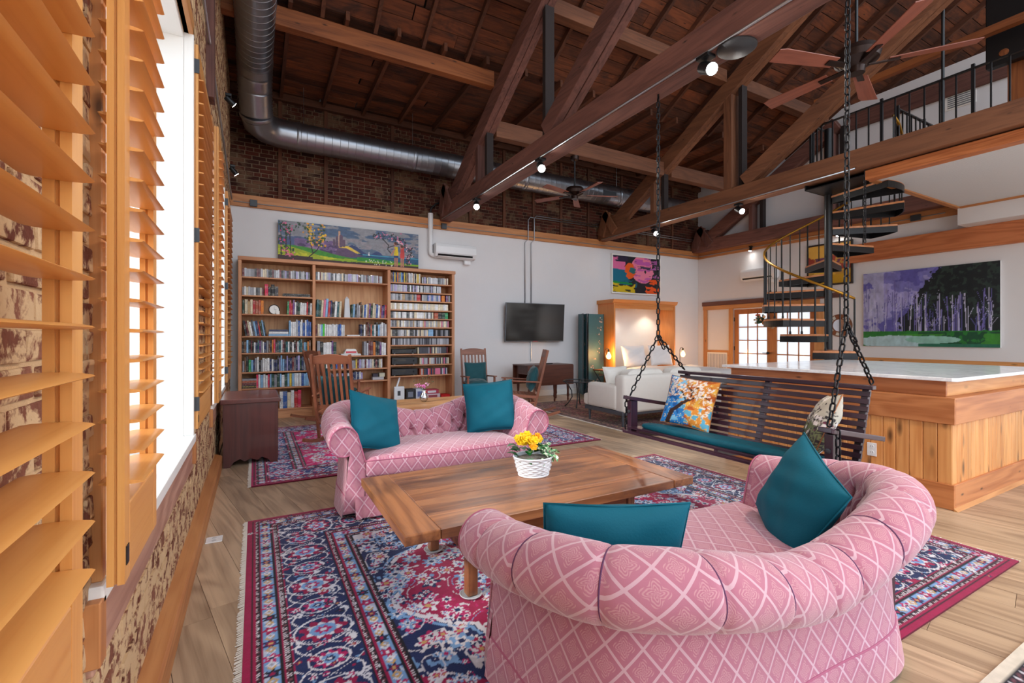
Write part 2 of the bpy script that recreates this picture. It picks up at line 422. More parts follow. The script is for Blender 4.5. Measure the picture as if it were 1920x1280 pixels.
bb = MB().prism([(XL, 0), (XL + 0.065, 0), (XL + 0.07, 0.13), (XL + 0.06, 0.145), (XL, 0.165)], 'y', 0.2, 5.58)
struct(bb.build('baseboard_left', W_trim('Y')))
struct(bx(3.5, 7.2, YB - 0.025, YB, 0, 0.13).build('baseboard_back', WINWHITE, bevel=0.006))
struct(bx(XR - 0.02, XR, 8.0, YB - 0.03, 0, 0.12).build('baseboard_right', WINWHITE, bevel=0.006))

XG = 15.5
struct(MB().prism([(-1.5, 3.5), (YB, 3.5), (YB, 5.55), (6.5, 5.62), (-1.5, roof_z(-1.5))], 'x', XG, XG + 0.2).build('wall_gable', plain('dark_boarding', (60, 36, 26), 0.9)))
struct(bx(XR + 0.25, XG, -1.5, YB, 3.3, 3.5).build('floor_attic', plain('attic_boarding', (70, 46, 34), 0.9)))
struct(bx(XR + 0.25, XG + 0.2, YB, YB + 0.2, 3.5, 5.6).build('wall_attic', plain('attic_boarding', (70, 46, 34), 0.9)))
# ---------------------------------------------------------------- roof: deck boards, rafters, purlins
ceil = struct(MB().prism([(-1.5, roof_z(-1.5) + 0.09), (6.5, 5.71), (YB + 0.3, 5.64), (YB + 0.3, 5.70), (6.5, 5.78), (-1.5, roof_z(-1.5) + 0.16)], 'x', XL - 0.4, XG + 0.3).build('ceiling', plain('dark_roofing', (24, 18, 16), 0.95)))
sl = math.hypot(1, 0.58)
def deck(y0, y1, bw, ang):
    n = int(round((y1 - y0) / (bw * math.cos(ang)))); dy = (y1 - y0) / n
    for k in range(n):
        yc = y0 + (k + 0.5) * dy; x = XL - 0.3 - R.uniform(0, 1.5)
        while x < XG + 0.2:
            L = R.choice((2.9, 3.5, 4.1)); a, b = max(x, XL - 0.35), min(x + L, XG + 0.25)
            if b - a > 0.3:
                zc = roof_z(yc) + 0.012 + R.uniform(-0.004, 0.004)
                inst('roof_board', boxmesh(round(b - a, 1) - 0.006, dy / math.cos(ang) - 0.008, 0.022, W_board('X'), 0.003), ceil, ((a + b) / 2, yc, zc), (-ang + R.uniform(-0.006, 0.006), 0, 0))
            x += L
deck(0.2, 6.5, 0.2, math.atan(0.58)); deck(6.5, YB + 0.1, 0.2, math.atan(0.028))
for i in range(24):
    x = XL + 0.45 + i * 0.68
    y0, y1 = 0.4, 6.55
    MB().bar((x, y0, roof_z(y0) - 0.06), (x, y1, roof_z(y1) - 0.06), 0.05, 0.12).build('rafter', W_raft('Y'), ceil)
    x2 = x + 0.3
    MB().bar((x2, 6.4, roof_z(6.5) - 0.06), (x2, YB, roof_z(YB) - 0.06), 0.05, 0.12).build('rafter', W_raft('Y'), ceil)
bx(XL, 3.28, 6.53, 6.66, 5.26, 5.50).build('purlin', W_purlin('X'), ceil, bevel=0.006)
for a, b in ((XL, 3.28), (3.5, 7.35), (7.57, 10.65)):
    bx(a, b, 5.42, 5.58, 5.87, 6.09).build('purlin', W_raft('X') if a < 0 else wood('purlin_brown', (76, 42, 26), (126, 78, 50), axis='X', rough=0.75, bump=0.4), ceil, bevel=0.006)
for a, b in ((3.5, 7.35), (7.57, 10.65)):
    bx(a, b, 6.88, 7.04, 4.66, 4.93).build('purlin', wood('purlin_brown', (76, 42, 26), (126, 78, 50), axis='X', rough=0.75, bump=0.4), ceil, bevel=0.006)
bx(XL, XR, YB - 0.1, YB, 5.40, 5.52).build('wall_plate', W_raft('X'), ceil, bevel=0.006)

bx(8.55, 8.66, -1.0, 4.6, 5.38, 5.48).build('tie_timber', W_purlin('Y'), ceil, bevel=0.004)
# ---------------------------------------------------------------- three roof trusses
W_truss1 = W_truss
def W_truss2(ax): return wood('truss_brown', (92, 54, 34), (146, 94, 62), axis=ax, rough=0.7, var=0.1, bump=0.5, knots=0.3)
def truss(x0, label, near_y=-1.4, full=True, brown_post=True, W_truss=W_truss1):
    x1 = x0 + 0.22; xc = x0 + 0.11
    t = thing('roof_truss', label, 'roof truss', (xc, YB - 0.2, 3.68), 'timber roof trusses')
    bx(x0, x1, near_y, YB, 3.68, 3.97).build('bottom_chord', W_truss('Y'), t, bevel=0.012)
    def zt(y): return 5.25 + 0.58 * (6.6 - y)
    for s in (-1, 1):
        MB().bar((xc + s * 0.055, 8.55, zt(8.55) - 0.17), (xc + s * 0.055, 0.6 if full else 5.3, zt(0.6 if full else 5.3) - 0.17), 0.104, 0.28).build('top_chord', W_truss('Y'), t, bevel=0.008)
    if brown_post: MB().bar((xc, 5.42, 3.97), (xc, 5.42, zt(5.42) - 0.3), 0.2, 0.16, up=(0, 1, 0)).build('post', W_truss('Z'), t, bevel=0.006)
    MB().bar((xc + 0.04, 5.22, 3.97), (xc + 0.04, 5.22, zt(5.22) - 0.3), 0.14, 0.07, up=(0, 1, 0)).build('post', plain('black_timber', (34, 22, 20), 0.8, bump=0.3), t)
    MB().bar((xc, 7.22, 3.97), (xc, 7.22, zt(7.22) - 0.3), 0.2, 0.1, up=(0, 1, 0)).build('post', W_truss('Z'), t, bevel=0.005)
    MB().bar((xc + 0.02, 6.98, 3.97), (xc + 0.02, 6.98, zt(6.98) - 0.3), 0.12, 0.08, up=(0, 1, 0)).build('post', plain('black_timber', (34, 22, 20), 0.8, bump=0.3), t)
    for s in (-1, 1) if full else ():
        MB().bar((xc + s * 0.056, 5.12, 4.02), (xc + s * 0.056, 1.5, 4.02 + 0.6 * 3.62), 0.1, 0.24).build('diagonal_strut', W_truss('Y'), t, bevel=0.008)
    if full: MB().bar((xc, 1.4, 3.97), (xc, 1.4, 7.9), 0.2, 0.2, up=(0, 1, 0)).build('king_post', W_truss('Z'), t, bevel=0.006)
    MB().bar((x0 - 0.02, 8.86, 3.78), (x0 - 0.02, 8.62, 4.32), 0.06, 0.24, up=(0, 1, 0)).build('heel_brace', W_truss('Z'), t, bevel=0.01)
    MB().bar((x0 - 0.025, 8.35, 3.80), (x0 - 0.025, 8.72, 4.30), 0.05, 0.2, up=(0, 1, 0)).build('heel_brace', W_truss('Z'), t, bevel=0.01)
    MB().prism([(8.8, 3.97), (8.1, 3.97), (8.55, 4.25)], 'x', x0 + 0.02, x1 - 0.02).build('heel_block', W_truss('Y'), t)
    return t
truss(3.28, 'dark purplish timber roof truss nearest the bookcase, its long beam carrying the porch swing', brown_post=False)
truss(7.35, 'dark brown timber roof truss under the loft railing, beside the spiral staircase', W_truss=W_truss2)
truss(10.66, 'dark brown timber roof truss standing flat against the white right-hand wall', full=False)
# ---------------------------------------------------------------- windows of the left wall
for n, (y0, y1, z0, z1) in enumerate(WINS):
    m = MB(); xa, xb = XL - 0.30, XL - 0.03
    m.box(xa, xb, y0, y0 + 0.035, z0, z1); m.box(xa, xb, y1 - 0.035, y1, z0, z1); m.box(xa, xb, y0 + 0.035, y1 - 0.035, z1 - 0.035, z1)
    wroot = struct(m.build('window_%d' % (n + 1), WINWHITE, bevel=0.003))
    bx(XL - 0.32, XL + 0.03, y0 - 0.03, y1 + 0.03, z0 - 0.02, z0 + 0.03).build('sill', WINWHITE, wroot, bevel=0.006)
    bx(XL - 0.02, XL + 0.012, y0 - 0.04, y1 + 0.04, z0 - 0.19, z0 - 0.02).build('apron', wood('apron_board', (138, 88, 70), (196, 150, 128), axis='Y', rough=0.45, streak=0.9), wroot, bevel=0.004)
    bx(XL - 0.03, XL + 0.03, y0 - 0.06, y0 - 0.005, z0 - 0.16, z0).build('apron_bracket', W_trim('Z'), wroot, bevel=0.003)
    bx(XL - 0.03, XL + 0.03, y1 + 0.005, y1 + 0.06, z0 - 0.16, z0).build('apron_bracket', W_trim('Z'), wroot, bevel=0.003)
    for a, b in ((y0 - 0.005, y0 + 0.03), (y1 - 0.03, y1 + 0.005)):
        bx(XL - 0.03, XL + 0.022, a, b, z0 + 0.03, z1 + 0.05).build('casing', WINWHITE if a > y0 + 1 else W_case('Z'), wroot, bevel=0.003)
    bx(XL - 0.03, XL + 0.022, y0 - 0.005, y1 + 0.005, z1, z1 + 0.1).build('casing', W_case('Y'), wroot, bevel=0.003)
    ym = (y0 + y1) / 2; zm = (z0 + z1) / 2
    for sy0, sy1 in ((y0 + 0.035, ym), (ym, y1 - 0.035)):
        for sz0, sz1, xo in ((z0 + 0.03, zm + 0.02, -0.20), (zm - 0.02, z1 - 0.035, -0.24)):
            s = MB(); xs0, xs1 = XL + xo - 0.02, XL + xo + 0.02
            s.box(xs0, xs1, sy0, sy0 + 0.05, sz0, sz1); s.box(xs0, xs1, sy1 - 0.05, sy1, sz0, sz1)
            s.box(xs0, xs1, sy0 + 0.05, sy1 - 0.05, sz0, sz0 + 0.06); s.box(xs0, xs1, sy0 + 0.05, sy1 - 0.05, sz1 - 0.045, sz1)
            sash = s.build('sash', WINWHITE, wroot)
            bx(XL + xo - 0.003, XL + xo + 0.003, sy0 + 0.05, sy1 - 0.05, sz0 + 0.06, sz1 - 0.045).build('pane', glass('window_glass'), sash)

# ---------------------------------------------------------------- plantation shutters
def slat_mesh(L):
    prof = [(0.045 * math.cos(a), 0.0055 * math.sin(a)) for a in [2 * PI * k / 14 for k in range(14)]]
    return MB().prism(prof, 'y', -L / 2, L / 2).mesh('slat', W_louv('Y'), smooth='auto')
def shutter(label, xc, y0, y1, z0=0.76, z1=3.22, pitch=0.0752, hinge=None):
    t = thing('plantation_shutter', label, 'shutter', (xc, (y0 + y1) / 2, z0), 'open wooden plantation shutters on the brick wall')
    d, sw = 0.017, 0.05
    for a in (y0, y1 - sw):
        st = MB(); st.box(xc - d, xc - 0.003, a, a + sw, z0, z1); st.box(xc + 0.003, xc + d, a, a + sw, z0, z1); st.box(xc - 0.004, xc + 0.004, a + 0.006, a + sw - 0.006, z0 + 0.001, z1 - 0.001)
        st.build('stile', W_louv('Z'), t)
    bx(xc - d, xc + d, y0 + sw, y1 - sw, z0, z0 + 0.18).build('rail', W_louv('Y'), t, bevel=0.003)
    bx(xc - d, xc + d, y0 + sw, y1 - sw, z1 - 0.12, z1).build('rail', W_louv('Y'), t, bevel=0.003)
    me = slat_mesh(y1 - y0 - 2 * sw - 0.004); z = z0 + 0.18 + 0.05
    while z < z1 - 0.15:
        inst('slat', me, t, (0, 0, z - z0), (0, math.radians(2), 0)); z += pitch
    bx(xc + d, xc + d + 0.002, y0 + 0.012, y0 + 0.038, z0 + 0.04, z0 + 0.085).build('magnet_plate', BLACKM, t)
    if hinge:
        for hz in hinge:
            h = MB(); h.box(xc - d - 0.048, xc - d - 0.006, y0 - 0.006, y0 - 0.001, hz - 0.045, hz + 0.045); h.box(xc - d + 0.002, xc + d + 0.008, y0 - 0.006, y0 - 0.001, hz - 0.045, hz + 0.045)
            h.tube([(xc - d - 0.002, y0 - 0.006, hz - 0.045), (xc - d - 0.002, y0 - 0.006, hz + 0.045)], 0.005, 8)
            h.build('hinge', DARKM, t)
    return t
shutter('honey wood louvred shutter leaf nearest the camera, filling the left picture edge', -0.262, 0.28, 1.0)
shutter('narrow honey louvred shutter leaf standing over the near edge of the white window', -0.289, 1.42, 1.83)
shutter('honey louvred shutter with three grey hinges, folded open beyond the white window', -0.336, 3.59, 4.56, hinge=(0.92, 2.0, 3.08))
shutter('narrow honey louvred shutter leaf at the near edge of the far window', -0.300, 4.90, 5.30)
shutter('farthest honey louvred shutter, folded open on the wall beside the bookcase', -0.326, 7.02, 7.95, hinge=(0.92, 2.0, 3.08))
# dark timber post and conduit high on the left wall
bx(XL, XL + 0.06, 4.62, 4.78, 3.35, 5.5).build('timber_post', W_truss('Z'), wall_left, bevel=0.006)
MB().tube([(XL + 0.03, 3.2, 3.9), (XL + 0.03, 5.6, 3.72), (XL + 0.03, 8.9, 3.6)], 0.011, 8).build('conduit', STEEL, wall_left, smooth=True)

# ---------------------------------------------------------------- french doors
@cached
def frosted(name):
    t = NT(name); tr = t.n('ShaderNodeBsdfTranslucent'); tr.inputs['Color'].default_value = (0.92, 0.96, 1, 1)
    g = t.n('ShaderNodeBsdfGlossy'); g.inputs['Roughness'].default_value = 0.15
    mx = t.n('ShaderNodeMixShader'); mx.inputs[0].default_value = 0.06; t.l(tr.outputs[0], mx.inputs[1]); t.l(g.outputs[0], mx.inputs[2]); t.l(mx.outputs[0], t.out.inputs[0])
    return t.m
DWOOD = lambda ax: wood('door_fir', (150, 84, 40), (200, 128, 72), axis=ax, rough=0.45, var=0.06, streak=0.4)
for n, (y0, y1, hy) in enumerate(((6.87, 7.88, 6.93), (5.86, 6.87, 6.80))):
    xa, xb = XR + 0.02, XR + 0.065; s = MB()
    s.box(xa, xb, y0, y0 + 0.12, 0.01, DH - 0.005); s.box(xa, xb, y1 - 0.12, y1, 0.01, DH - 0.005); s.box(xa, xb, y0 + 0.12, y1 - 0.12, 0.01, 0.25); s.box(xa, xb, y0 + 0.12, y1 - 0.12, DH - 0.13, DH - 0.005)
    d = struct(s.build('door_%d' % (n + 1), DWOOD('Z')))
    a, b, c0, c1 = y0 + 0.12, y1 - 0.12, 0.25, DH - 0.13
    for k in (1, 2): bx(xa + 0.005, xb - 0.005, a + (b - a) * k / 3 - 0.011, a + (b - a) * k / 3 + 0.011, c0, c1).build('muntin', DWOOD('Z'), d)
    for k in range(1, 5): bx(xa + 0.006, xb - 0.006, a, b, c0 + (c1 - c0) * k / 5 - 0.011, c0 + (c1 - c0) * k / 5 + 0.011).build('muntin', DWOOD('Y'), d)
    for i in range(3):
        for j in range(5):
            bx(xa + 0.018, xa + 0.026, a + (b - a) * i / 3 + 0.008, a + (b - a) * (i + 1) / 3 - 0.008, c0 + (c1 - c0) * j / 5 + 0.008, c0 + (c1 - c0) * (j + 1) / 5 - 0.008).build('pane', frosted('frosted_pane'), d)
    if n == 0:
        h = MB(); h.tube([(xa, hy, 0.95), (xa - 0.06, hy, 0.95)], 0.012, 10); h.ball((xa - 0.065, hy, 0.95), 0.034, 12, 8); h.tube([(xa - 0.05, hy, 0.95), (xa - 0.05, hy + 0.14, 0.955)], 0.008, 8)
        h.build('door_handle', BLACKM, d, smooth=True)
    for hz in (0.3, 1.05, 1.8): bx(xa - 0.012, xa + 0.002, (y1 if n == 0 else y0) - 0.02, (y1 if n == 0 else y0) + 0.02, hz - 0.05, hz + 0.05).build('hinge', BLACKM, d)

# ---------------------------------------------------------------- loft: soffit, floor, landing
@cached
def bead(name):
    t = NT(name); v = t.coords(scale=(1, 1, 1)); wv = t.n('ShaderNodeTexWave', wave_type='BANDS', bands_direction='X'); t.l(v, wv.inputs['Vector']); wv.inputs['Scale'].default_value = 6.5
    t.bump(t.ramp(wv.outputs['Fac'], [(0.0, (0, 0, 0, 1)), (0.15, (1, 1, 1, 1))]), 0.5, 0.01)
    return t.set((214, 214, 216), 0.6)
loft = struct(bx(7.57, XR, -1.4, 3.28, 3.55, 3.60).build('ceiling_loft_soffit', bead('white_beadboard')))
struct(bx(7.57, XR, -1.4, 3.26, 3.60, 3.78).build('floor_loft', W_floor('Y')))
trim(10, 7.44, 7.60, -1.4, 3.32, 3.53, 3.66, ax='Y', mat=wood('redwood_trim', (150, 80, 40), (200, 122, 72), axis='Y', rough=0.45, streak=0.8))
trim(11, 7.60, 10.6, 3.26, 3.34, 3.53, 3.60, ax='X')
trim(12, 10.44, 10.52, -1.4, 3.26, 3.52, 3.56, ax='Y')

# spiral staircase
PX, PY, RT = 8.0, 4.08, 0.93
toward = math.atan2(-PY, -PX)                       # from the pole towards the viewer
st = thing('spiral_staircase', 'black steel spiral staircase with wooden treads rising behind the counter to the loft', 'staircase', (PX, PY, 0))
TREADW = wood('stair_tread', (168, 98, 56), (214, 148, 100), axis='X', rough=0.45)
MB().tube([(PX, PY, 0), (PX, PY, 4.65)], 0.055, 18).build('pole', BLACKM, st, smooth='auto')
MB().lathe([(0.16, 0), (0.16, 0.02), (0.06, 0.03)], (PX, PY, 0), 20).build('base_plate', BLACKM, st)
def tread_ang(k): return toward - math.radians(-5 + 30 * (k - 1))   # clockwise seen from above
DW = math.radians(16.5); rail = []; n_low = -3
for k in range(n_low, 12):
    a = tread_ang(k); z = 1.146 + 0.2424 * (k - 1)
    if z < 0.1: continue
    def pol(r, t): return (PX + r * math.cos(t), PY + r * math.sin(t))
    poly = [pol(0.06, a - 0.5), pol(0.06, a + 0.5)] + [pol(RT, a + DW - j * DW / 4) for j in range(9)]
    MB().prism(poly, 'z', z - 0.028, z).build('tread', TREADW, st)
    cov = MB()
    for t in (a - DW, a + DW):
        cov.bar(pol(0.06, t) + (z - 0.075,), pol(RT, t) + (z - 0.075,), 0.012, 0.09)
    cov.prism([pol(RT, a + DW - j * DW / 4) for j in range(9)] + [pol(RT - 0.012, a - DW + j * DW / 4) for j in range(9)], 'z', z - 0.12, z - 0.03)
    cov.prism(poly, 'z', z - 0.036, z - 0.029)
    cov.build('tread_bracket', BLACKM, st)
    for j, t in enumerate(() if k < 1 else (a + DW * 0.9, a + DW * 0.23, a - DW * 0.43)):
        x, y = pol(RT - 0.03, t); zz = z + 0.86 + 0.2424 * ((a - t) / math.radians(30))
        b = MB().tube([(x, y, z), (x, y, zz)], 0.009 if j else 0.013, 8); b.lathe([(0.016, 0), (0.016, 0.03), (0.011, 0.045)], (x, y, z), 8)
        b.build('baluster', BLACKM, st)
        rail.append((x, y, zz))
MB().tube(rail, 0.019, 10).build('handrail', plain('brass_rail', (168, 120, 36), 0.3, 0.7), st, smooth=True)
ld = MB(); ld.box(7.45, 8.06, 3.3, 4.14, 3.60, 3.615); ld.box(7.45, 8.06, 4.12, 4.14, 3.60, 3.78); ld.box(8.04, 8.06, 3.3, 4.12, 3.60, 3.78); ld.box(7.45, 8.04, 3.3, 4.12, 3.75, 3.78)
ld.build('landing', BLACKM, st)
tag_ = None
def railing(label, pts, z0, z1, step=0.135):
    t = thing('loft_railing', label, 'railing', (pts[0][0], pts[0][1], z0), 'black steel loft railings')
    for (p, q) in zip(pts[:-1], pts[1:]):
        MB().bar((p[0], p[1], z1), (q[0], q[1], z1), 0.04, 0.016).build('top_rail', BLACKM, t)
        L = math.dist(p, q); n = int(L / step)
        for i in range(n + 1):
            x = p[0] + (q[0] - p[0]) * i / n; y = p[1] + (q[1] - p[1]) * i / n; big = i % 6 == 0; h = 0.016 if big else 0.008
            bx(x - h, x + h, y - h, y + h, z0, z1 + (0.05 if big else 0)).build('post' if big else 'baluster', BLACKM, t)
railing('long black steel loft railing running above the truss beam at upper right', [(7.62, 4.14), (7.62, 1.0)], 3.78, 4.6, 0.155)
railing('black steel railing guarding the stairwell edge in the loft', [(8.15, 3.22), (10.4, 3.22)], 3.78, 4.64)
railing('short black steel railing on the landing of the spiral staircase', [(7.66, 4.13), (8.0, 4.13)], 3.78, 4.64, 0.1)
lp = thing('loft_post', 'orange wooden post carrying a black panel at the loft, top right corner', 'post', (9.0, 2.25, 3.78))
bx(8.93, 9.13, 2.1, 2.3, 3.78, 7.6).build('timber', W_purlin('Z'), lp, bevel=0.006)
bx(8.80, 8.92, 1.55, 2.48, 5.02, 6.05).build('black_panel', plain('matt_black', (14, 14, 17), 0.5), lp, bevel=0.01)
MB().lathe([(0.05, 0), (0.045, 0.012), (0.02, 0.015)]).xf(Matrix.Translation((8.8, 2.3, 5.16)) @ Matrix.Rotation(-PI / 2, 4, 'Y')).build('round_knob', W_purlin('X'), lp)
tag(MB().tube([(7.62, 2.54, 3.78), (7.62, 2.54, 7.75)], 0.018, 10).build('support_pole', BLACKM, smooth='auto'), 'thin black pole rising from the loft railing to the roof', 'pole')
vg = thing('wall_vent', 'small white louvred vent high on the white loft wall', 'vent', (XR, 3.42, 5.5))
bx(XR - 0.012, XR, 3.2, 3.62, 5.42, 5.68).build('frame', WINWHITE, vg, bevel=0.003)
for i in range(6): bx(XR - 0.018, XR - 0.012, 3.24, 3.58, 5.445 + i * 0.036, 5.463 + i * 0.036).build('slat', plain('vent_grey', (120, 122, 128), 0.6), vg)

# ---------------------------------------------------------------- ventilation duct
@cached
def ductmat(name):
    t = NT(name); v = t.coords(); n = t.noise(v, 3.5, 4); f = t.noise(t.coords(scale=(1, 1, 1)), 40, 2)
    return t.set(t.mix(n, C4((140, 144, 152)), C4((176, 180, 188))), t.math('MULTIPLY_ADD', n, 0.1, 0.28), 0.95)
DUCT = ductmat('galvanised_duct')
du = thing('ventilation_duct', 'galvanised round spiral duct bending under the roof and running along the brick wall', 'duct', (0.5, 8.6, 4.48))
def pipe(name, a, b, r=0.225, seam=0.13):
    a, b = Vector(a), Vector(b); L = (b - a).length; ts = []; rs = []; s = 0
    while s < L - 1e-3:
        e = [q for q in (s, s + 0.006, s + 0.009, s + 0.012, s + 0.018, s + seam - 0.006) if q <= L]; ts += e; rs += [r, r + 0.0005, r + 0.004, r + 0.0005, r, r][:len(e)]; s += seam
    ts.append(L); rs.append(r)
    MB().tube([a + (b - a) * (t / L) for t in ts], rs, 32).build(name, DUCT, du, smooth='auto')
def ring(p, d, r=0.236, w=0.07):
    p, d = Vector(p), Vector(d).normalized(); MB().tube([p - d * w / 2, p - d * w * 0.3, p + d * w * 0.3, p + d * w / 2], [r - 0.008, r, r, r - 0.008], 32).build('collar', DUCT, du, smooth='auto')
E1, E2 = Vector((0.0, 7.55, 5.28)), Vector((0.02, 8.2, 4.78))
pipe('duct_run', (0.0, 0.6, 5.40), E1)
pts = [E1, Vector((0, 7.75, 5.2)), Vector((0.0, 7.95, 5.06)), Vector((0.01, 8.08, 4.92)), E2]
rr = []; pp = []
for i in range(len(pts) - 1):
    for k in range(8):
        pp.append(pts[i].lerp(pts[i + 1], k / 8)); rr.append(0.232 if k % 2 else 0.222)
pp.append(E2); rr.append(0.225)
MB().tube(pp, rr, 32).build('flexible_elbow', DUCT, du, smooth=True)
el = [E2, Vector((0.05, 8.36, 4.72)), Vector((0.16, 8.5, 4.70)), Vector((0.34, 8.58, 4.70)), Vector((0.62, 8.60, 4.70))]
MB().tube(el, 0.226, 32).build('elbow', DUCT, du, smooth='auto')
pipe('duct_run', (0.62, 8.60, 4.70), (10.3, 8.60, 4.70))
for p, d in (((0, 6.3, 5.36), (0, 1, -0.02)), (E1, (0, 1, -0.35)), (E2, (0.1, 0.8, -0.5)), ((0.64, 8.6, 4.7), (1, 0, 0)), ((2.6, 8.6, 4.7), (1, 0, 0)), ((5.0, 8.6, 4.7), (1, 0, 0)), ((7.6, 8.6, 4.7), (1, 0, 0))): ring(p, d)
for x in (0.72, 2.6, 5.0, 7.6): MB().tube([(x, 8.6, 4.93), (x, 8.6, 5.55)], 0.004, 6).build('hanger_rod', STEEL, du)
for x in (3.75, 7.0):
    bx(x, x + 0.4, 8.37, 8.40, 4.60, 4.72).build('grille', DARKM, du, bevel=0.004)
# conduits on the brick and on the trim
cd = thing('electrical_conduit', 'thin grey steel conduit with junction boxes along the wooden band of the back wall', 'conduit', (0.2, YB - 0.05, 3.58))
MB().tube([(XL + 0.05, YB - 0.052, 3.585), (10.88, YB - 0.052, 3.585)], 0.009, 8).build('pipe', STEEL, cd)
MB().tube([(10.90, YB - 0.06, 3.585), (10.90, 3.6, 3.585)], 0.009, 8).build('pipe', STEEL, cd)
for x in (-0.02, 3.35): bx(x - 0.055, x + 0.055, YB - 0.085, YB - 0.04, 3.53, 3.64).build('junction_box', DARKM, cd, bevel=0.004)
bx(10.86, 10.91, 3.95, 4.1, 3.53, 3.64).build('junction_box', DARKM, cd, bevel=0.004)
c2 = thing('tv_conduit', 'pair of thin steel conduits dropping from the brick wall to the television', 'conduit', (5.3, YB - 0.02, 2.1))
for i, x in enumerate((5.28, 5.44)):
    MB().tube([(x, YB - 0.015, 2.0), (x, YB - 0.015, 3.45), (x + 0.06, YB - 0.055, 3.52), (x + 0.06, YB - 0.055, 3.95 + 0.05 * i), (x + 0.12, YB - 0.05, 4.02 + 0.05 * i), (7.3, YB - 0.05, 4.02 + 0.05 * i)], 0.011, 8).build('pipe', STEEL, c2, smooth=True)
MB().tube([(5.44, YB - 0.012, 0.8), (5.44, YB - 0.012, 1.3)], 0.011, 8).build('pipe', STEEL, c2)
c3 = thing('upper_conduit', 'pair of steel conduits on the brick between the middle truss and the corner', 'conduit', (9, YB - 0.05, 4.0))
for i in (0, 1): MB().tube([(7.6, YB - 0.05, 4.02 + 0.05 * i), (10.9, YB - 0.05, 3.98 + 0.05 * i)], 0.011, 8).build('pipe', STEEL, c3)

# ---------------------------------------------------------------- air conditioners
ACW = plain('ac_white', (232, 233, 236), 0.35, var=0.01)
def ac(label, loc, rz, pipe_=True):
    t = thing('air_conditioner', label, 'air conditioner', (0, 0, 0), 'wall mounted air conditioners')
    prof = [(0, 0.06), (-0.06, 0.0), (-0.16, 0.02), (-0.205, 0.10), (-0.21, 0.22), (-0.19, 0.28), (0, 0.28)]
    MB().prism(prof, 'x', 0, 0.88).build('body', ACW, t, bevel=0.012)
    MB().prism([(-0.075, 0.004), (-0.165, 0.018), (-0.195, 0.07), (-0.185, 0.072), (-0.155, 0.03), (-0.075, 0.012)], 'x', 0.05, 0.80).build('outlet_slot', BLACKM, t)
    MB().prism([(-0.10, -0.008), (-0.19, 0.025), (-0.192, 0.032), (-0.10, -0.002)], 'x', 0.05, 0.80).build('louver', ACW, t)
    bx(0.66, 0.80, -0.09, -0.005, -0.09, 0.02).build('drain_box', ACW, t, bevel=0.02)
    if pipe_:
        MB().tube([(-0.06, -0.05, 0.85), (-0.06, -0.05, 0.15), (-0.055, -0.05, 0.09), (-0.03, -0.05, 0.06), (0.01, -0.05, 0.055)], 0.045, 16).build('line_cover', ACW, t, smooth='auto')
        MB().tube([(-0.06, -0.05, 0.6), (-0.06, -0.05, 0.88)], 0.052, 16).build('line_cover_collar', ACW, t, smooth='auto')
        MB().tube([(-0.06, -0.05, 0.86), (-0.05, -0.05, 0.98), (0.05, -0.06, 1.08), (0.16, -0.06, 1.12)], 0.02, 10).build('hose', BLACKM, t, smooth=True)
    t.location = loc; t.rotation_euler = (0, 0, rz); return t
ac('white air conditioner with a white pipe cover on the wall right of the bookcase', (3.13, YB - 0.003, 2.93), 0)
ac('white air conditioner on the right-hand wall above the french doors', (XR - 0.003, 7.55, 2.74), -PI / 2, False)

# ---------------------------------------------------------------- spot lamps
@cached
def emit(name, col, s):
    t = NT(name); e = t.n('ShaderNodeEmission'); e.inputs[0].default_value = C4(col); e.inputs[1].default_value = s; t.l(e.outputs[0], t.out.inputs[0]); return t.m
LIT = emit('lamp_face', (255, 250, 240), 60.0)
def spot_lamp(label, base, d, energy=22, k=1.0, col=(1.0, 0.95, 0.88)):
    base = Vector(base); d = Vector(d).normalized()
    t = thing('spot_lamp', label, 'spot lamp', base, 'small black spot lamps on trusses and walls')
    bx(base.x - 0.05 * k, base.x + 0.05 * k, base.y - 0.06 * k, base.y + 0.06 * k, base.z - 0.03, base.z).build('mount', BLACKM, t, bevel=0.006)
    hc = base + Vector((0, 0, -0.10 * k)) + d * 0.03 * k
    MB().tube([base + Vector((0, 0, -0.02)), base + Vector((0, 0, -0.10 * k))], 0.01, 8).build('arm', BLACKM, t)
    a = hc - d * 0.09 * k; b = hc + d * 0.09 * k
    MB().tube([a, a + d * 0.01, b - d * 0.012, b], [0.038 * k, 0.05 * k, 0.05 * k, 0.052 * k], 20).build('head', BLACKM, t, smooth='auto')
    MB().tube([b + d * 0.0005, b + d * 0.002], 0.046 * k, 20).build('bulb_face', LIT, t)
    l = add_light('spot_lamp_light', 'SPOT', b + d * 0.02, energy, col, rot=d.to_track_quat('-Z', 'Y').to_euler(), spot=math.radians(120), radius=0.045)
    return t
xf_ = 3.26
for y, lab in ((7.2, 'lit spot lamp at the wall end of the near truss beam'), (5.18, 'lit spot lamp in the middle of the near truss beam, above the television'), (2.62, 'brightest lit spot lamp on the near truss beam, above the swing')):
    spot_lamp(lab, (xf_ + 0.02, y, 3.68), (-0.35, -0.8, -0.55))
for y, lab in ((7.2, 'lit spot lamp on the middle truss beam, just left of the swing chain'), (5.23, 'lit spot lamp on the middle truss beam below its wooden post')):
    spot_lamp(lab, (7.40, y, 3.67), (-0.35, -0.8, -0.5))
spot_lamp('small black spot lamp on the left wall, upper one above the shutters', (XL + 0.10, 6.1, 4.06), (0.7, 0.3, -0.5), 6, 0.6)
spot_lamp('small black spot lamp on the left wall, lower one above the shutters', (XL + 0.10, 7.2, 3.62), (0.6, 0.2, -0.7), 6, 0.6)
spot_lamp('small black spot lamp on the right wall band above the air conditioner', (XR - 0.08, 7.35, 3.62), (-0.3, 0.0, -0.9), 2, 0.6)
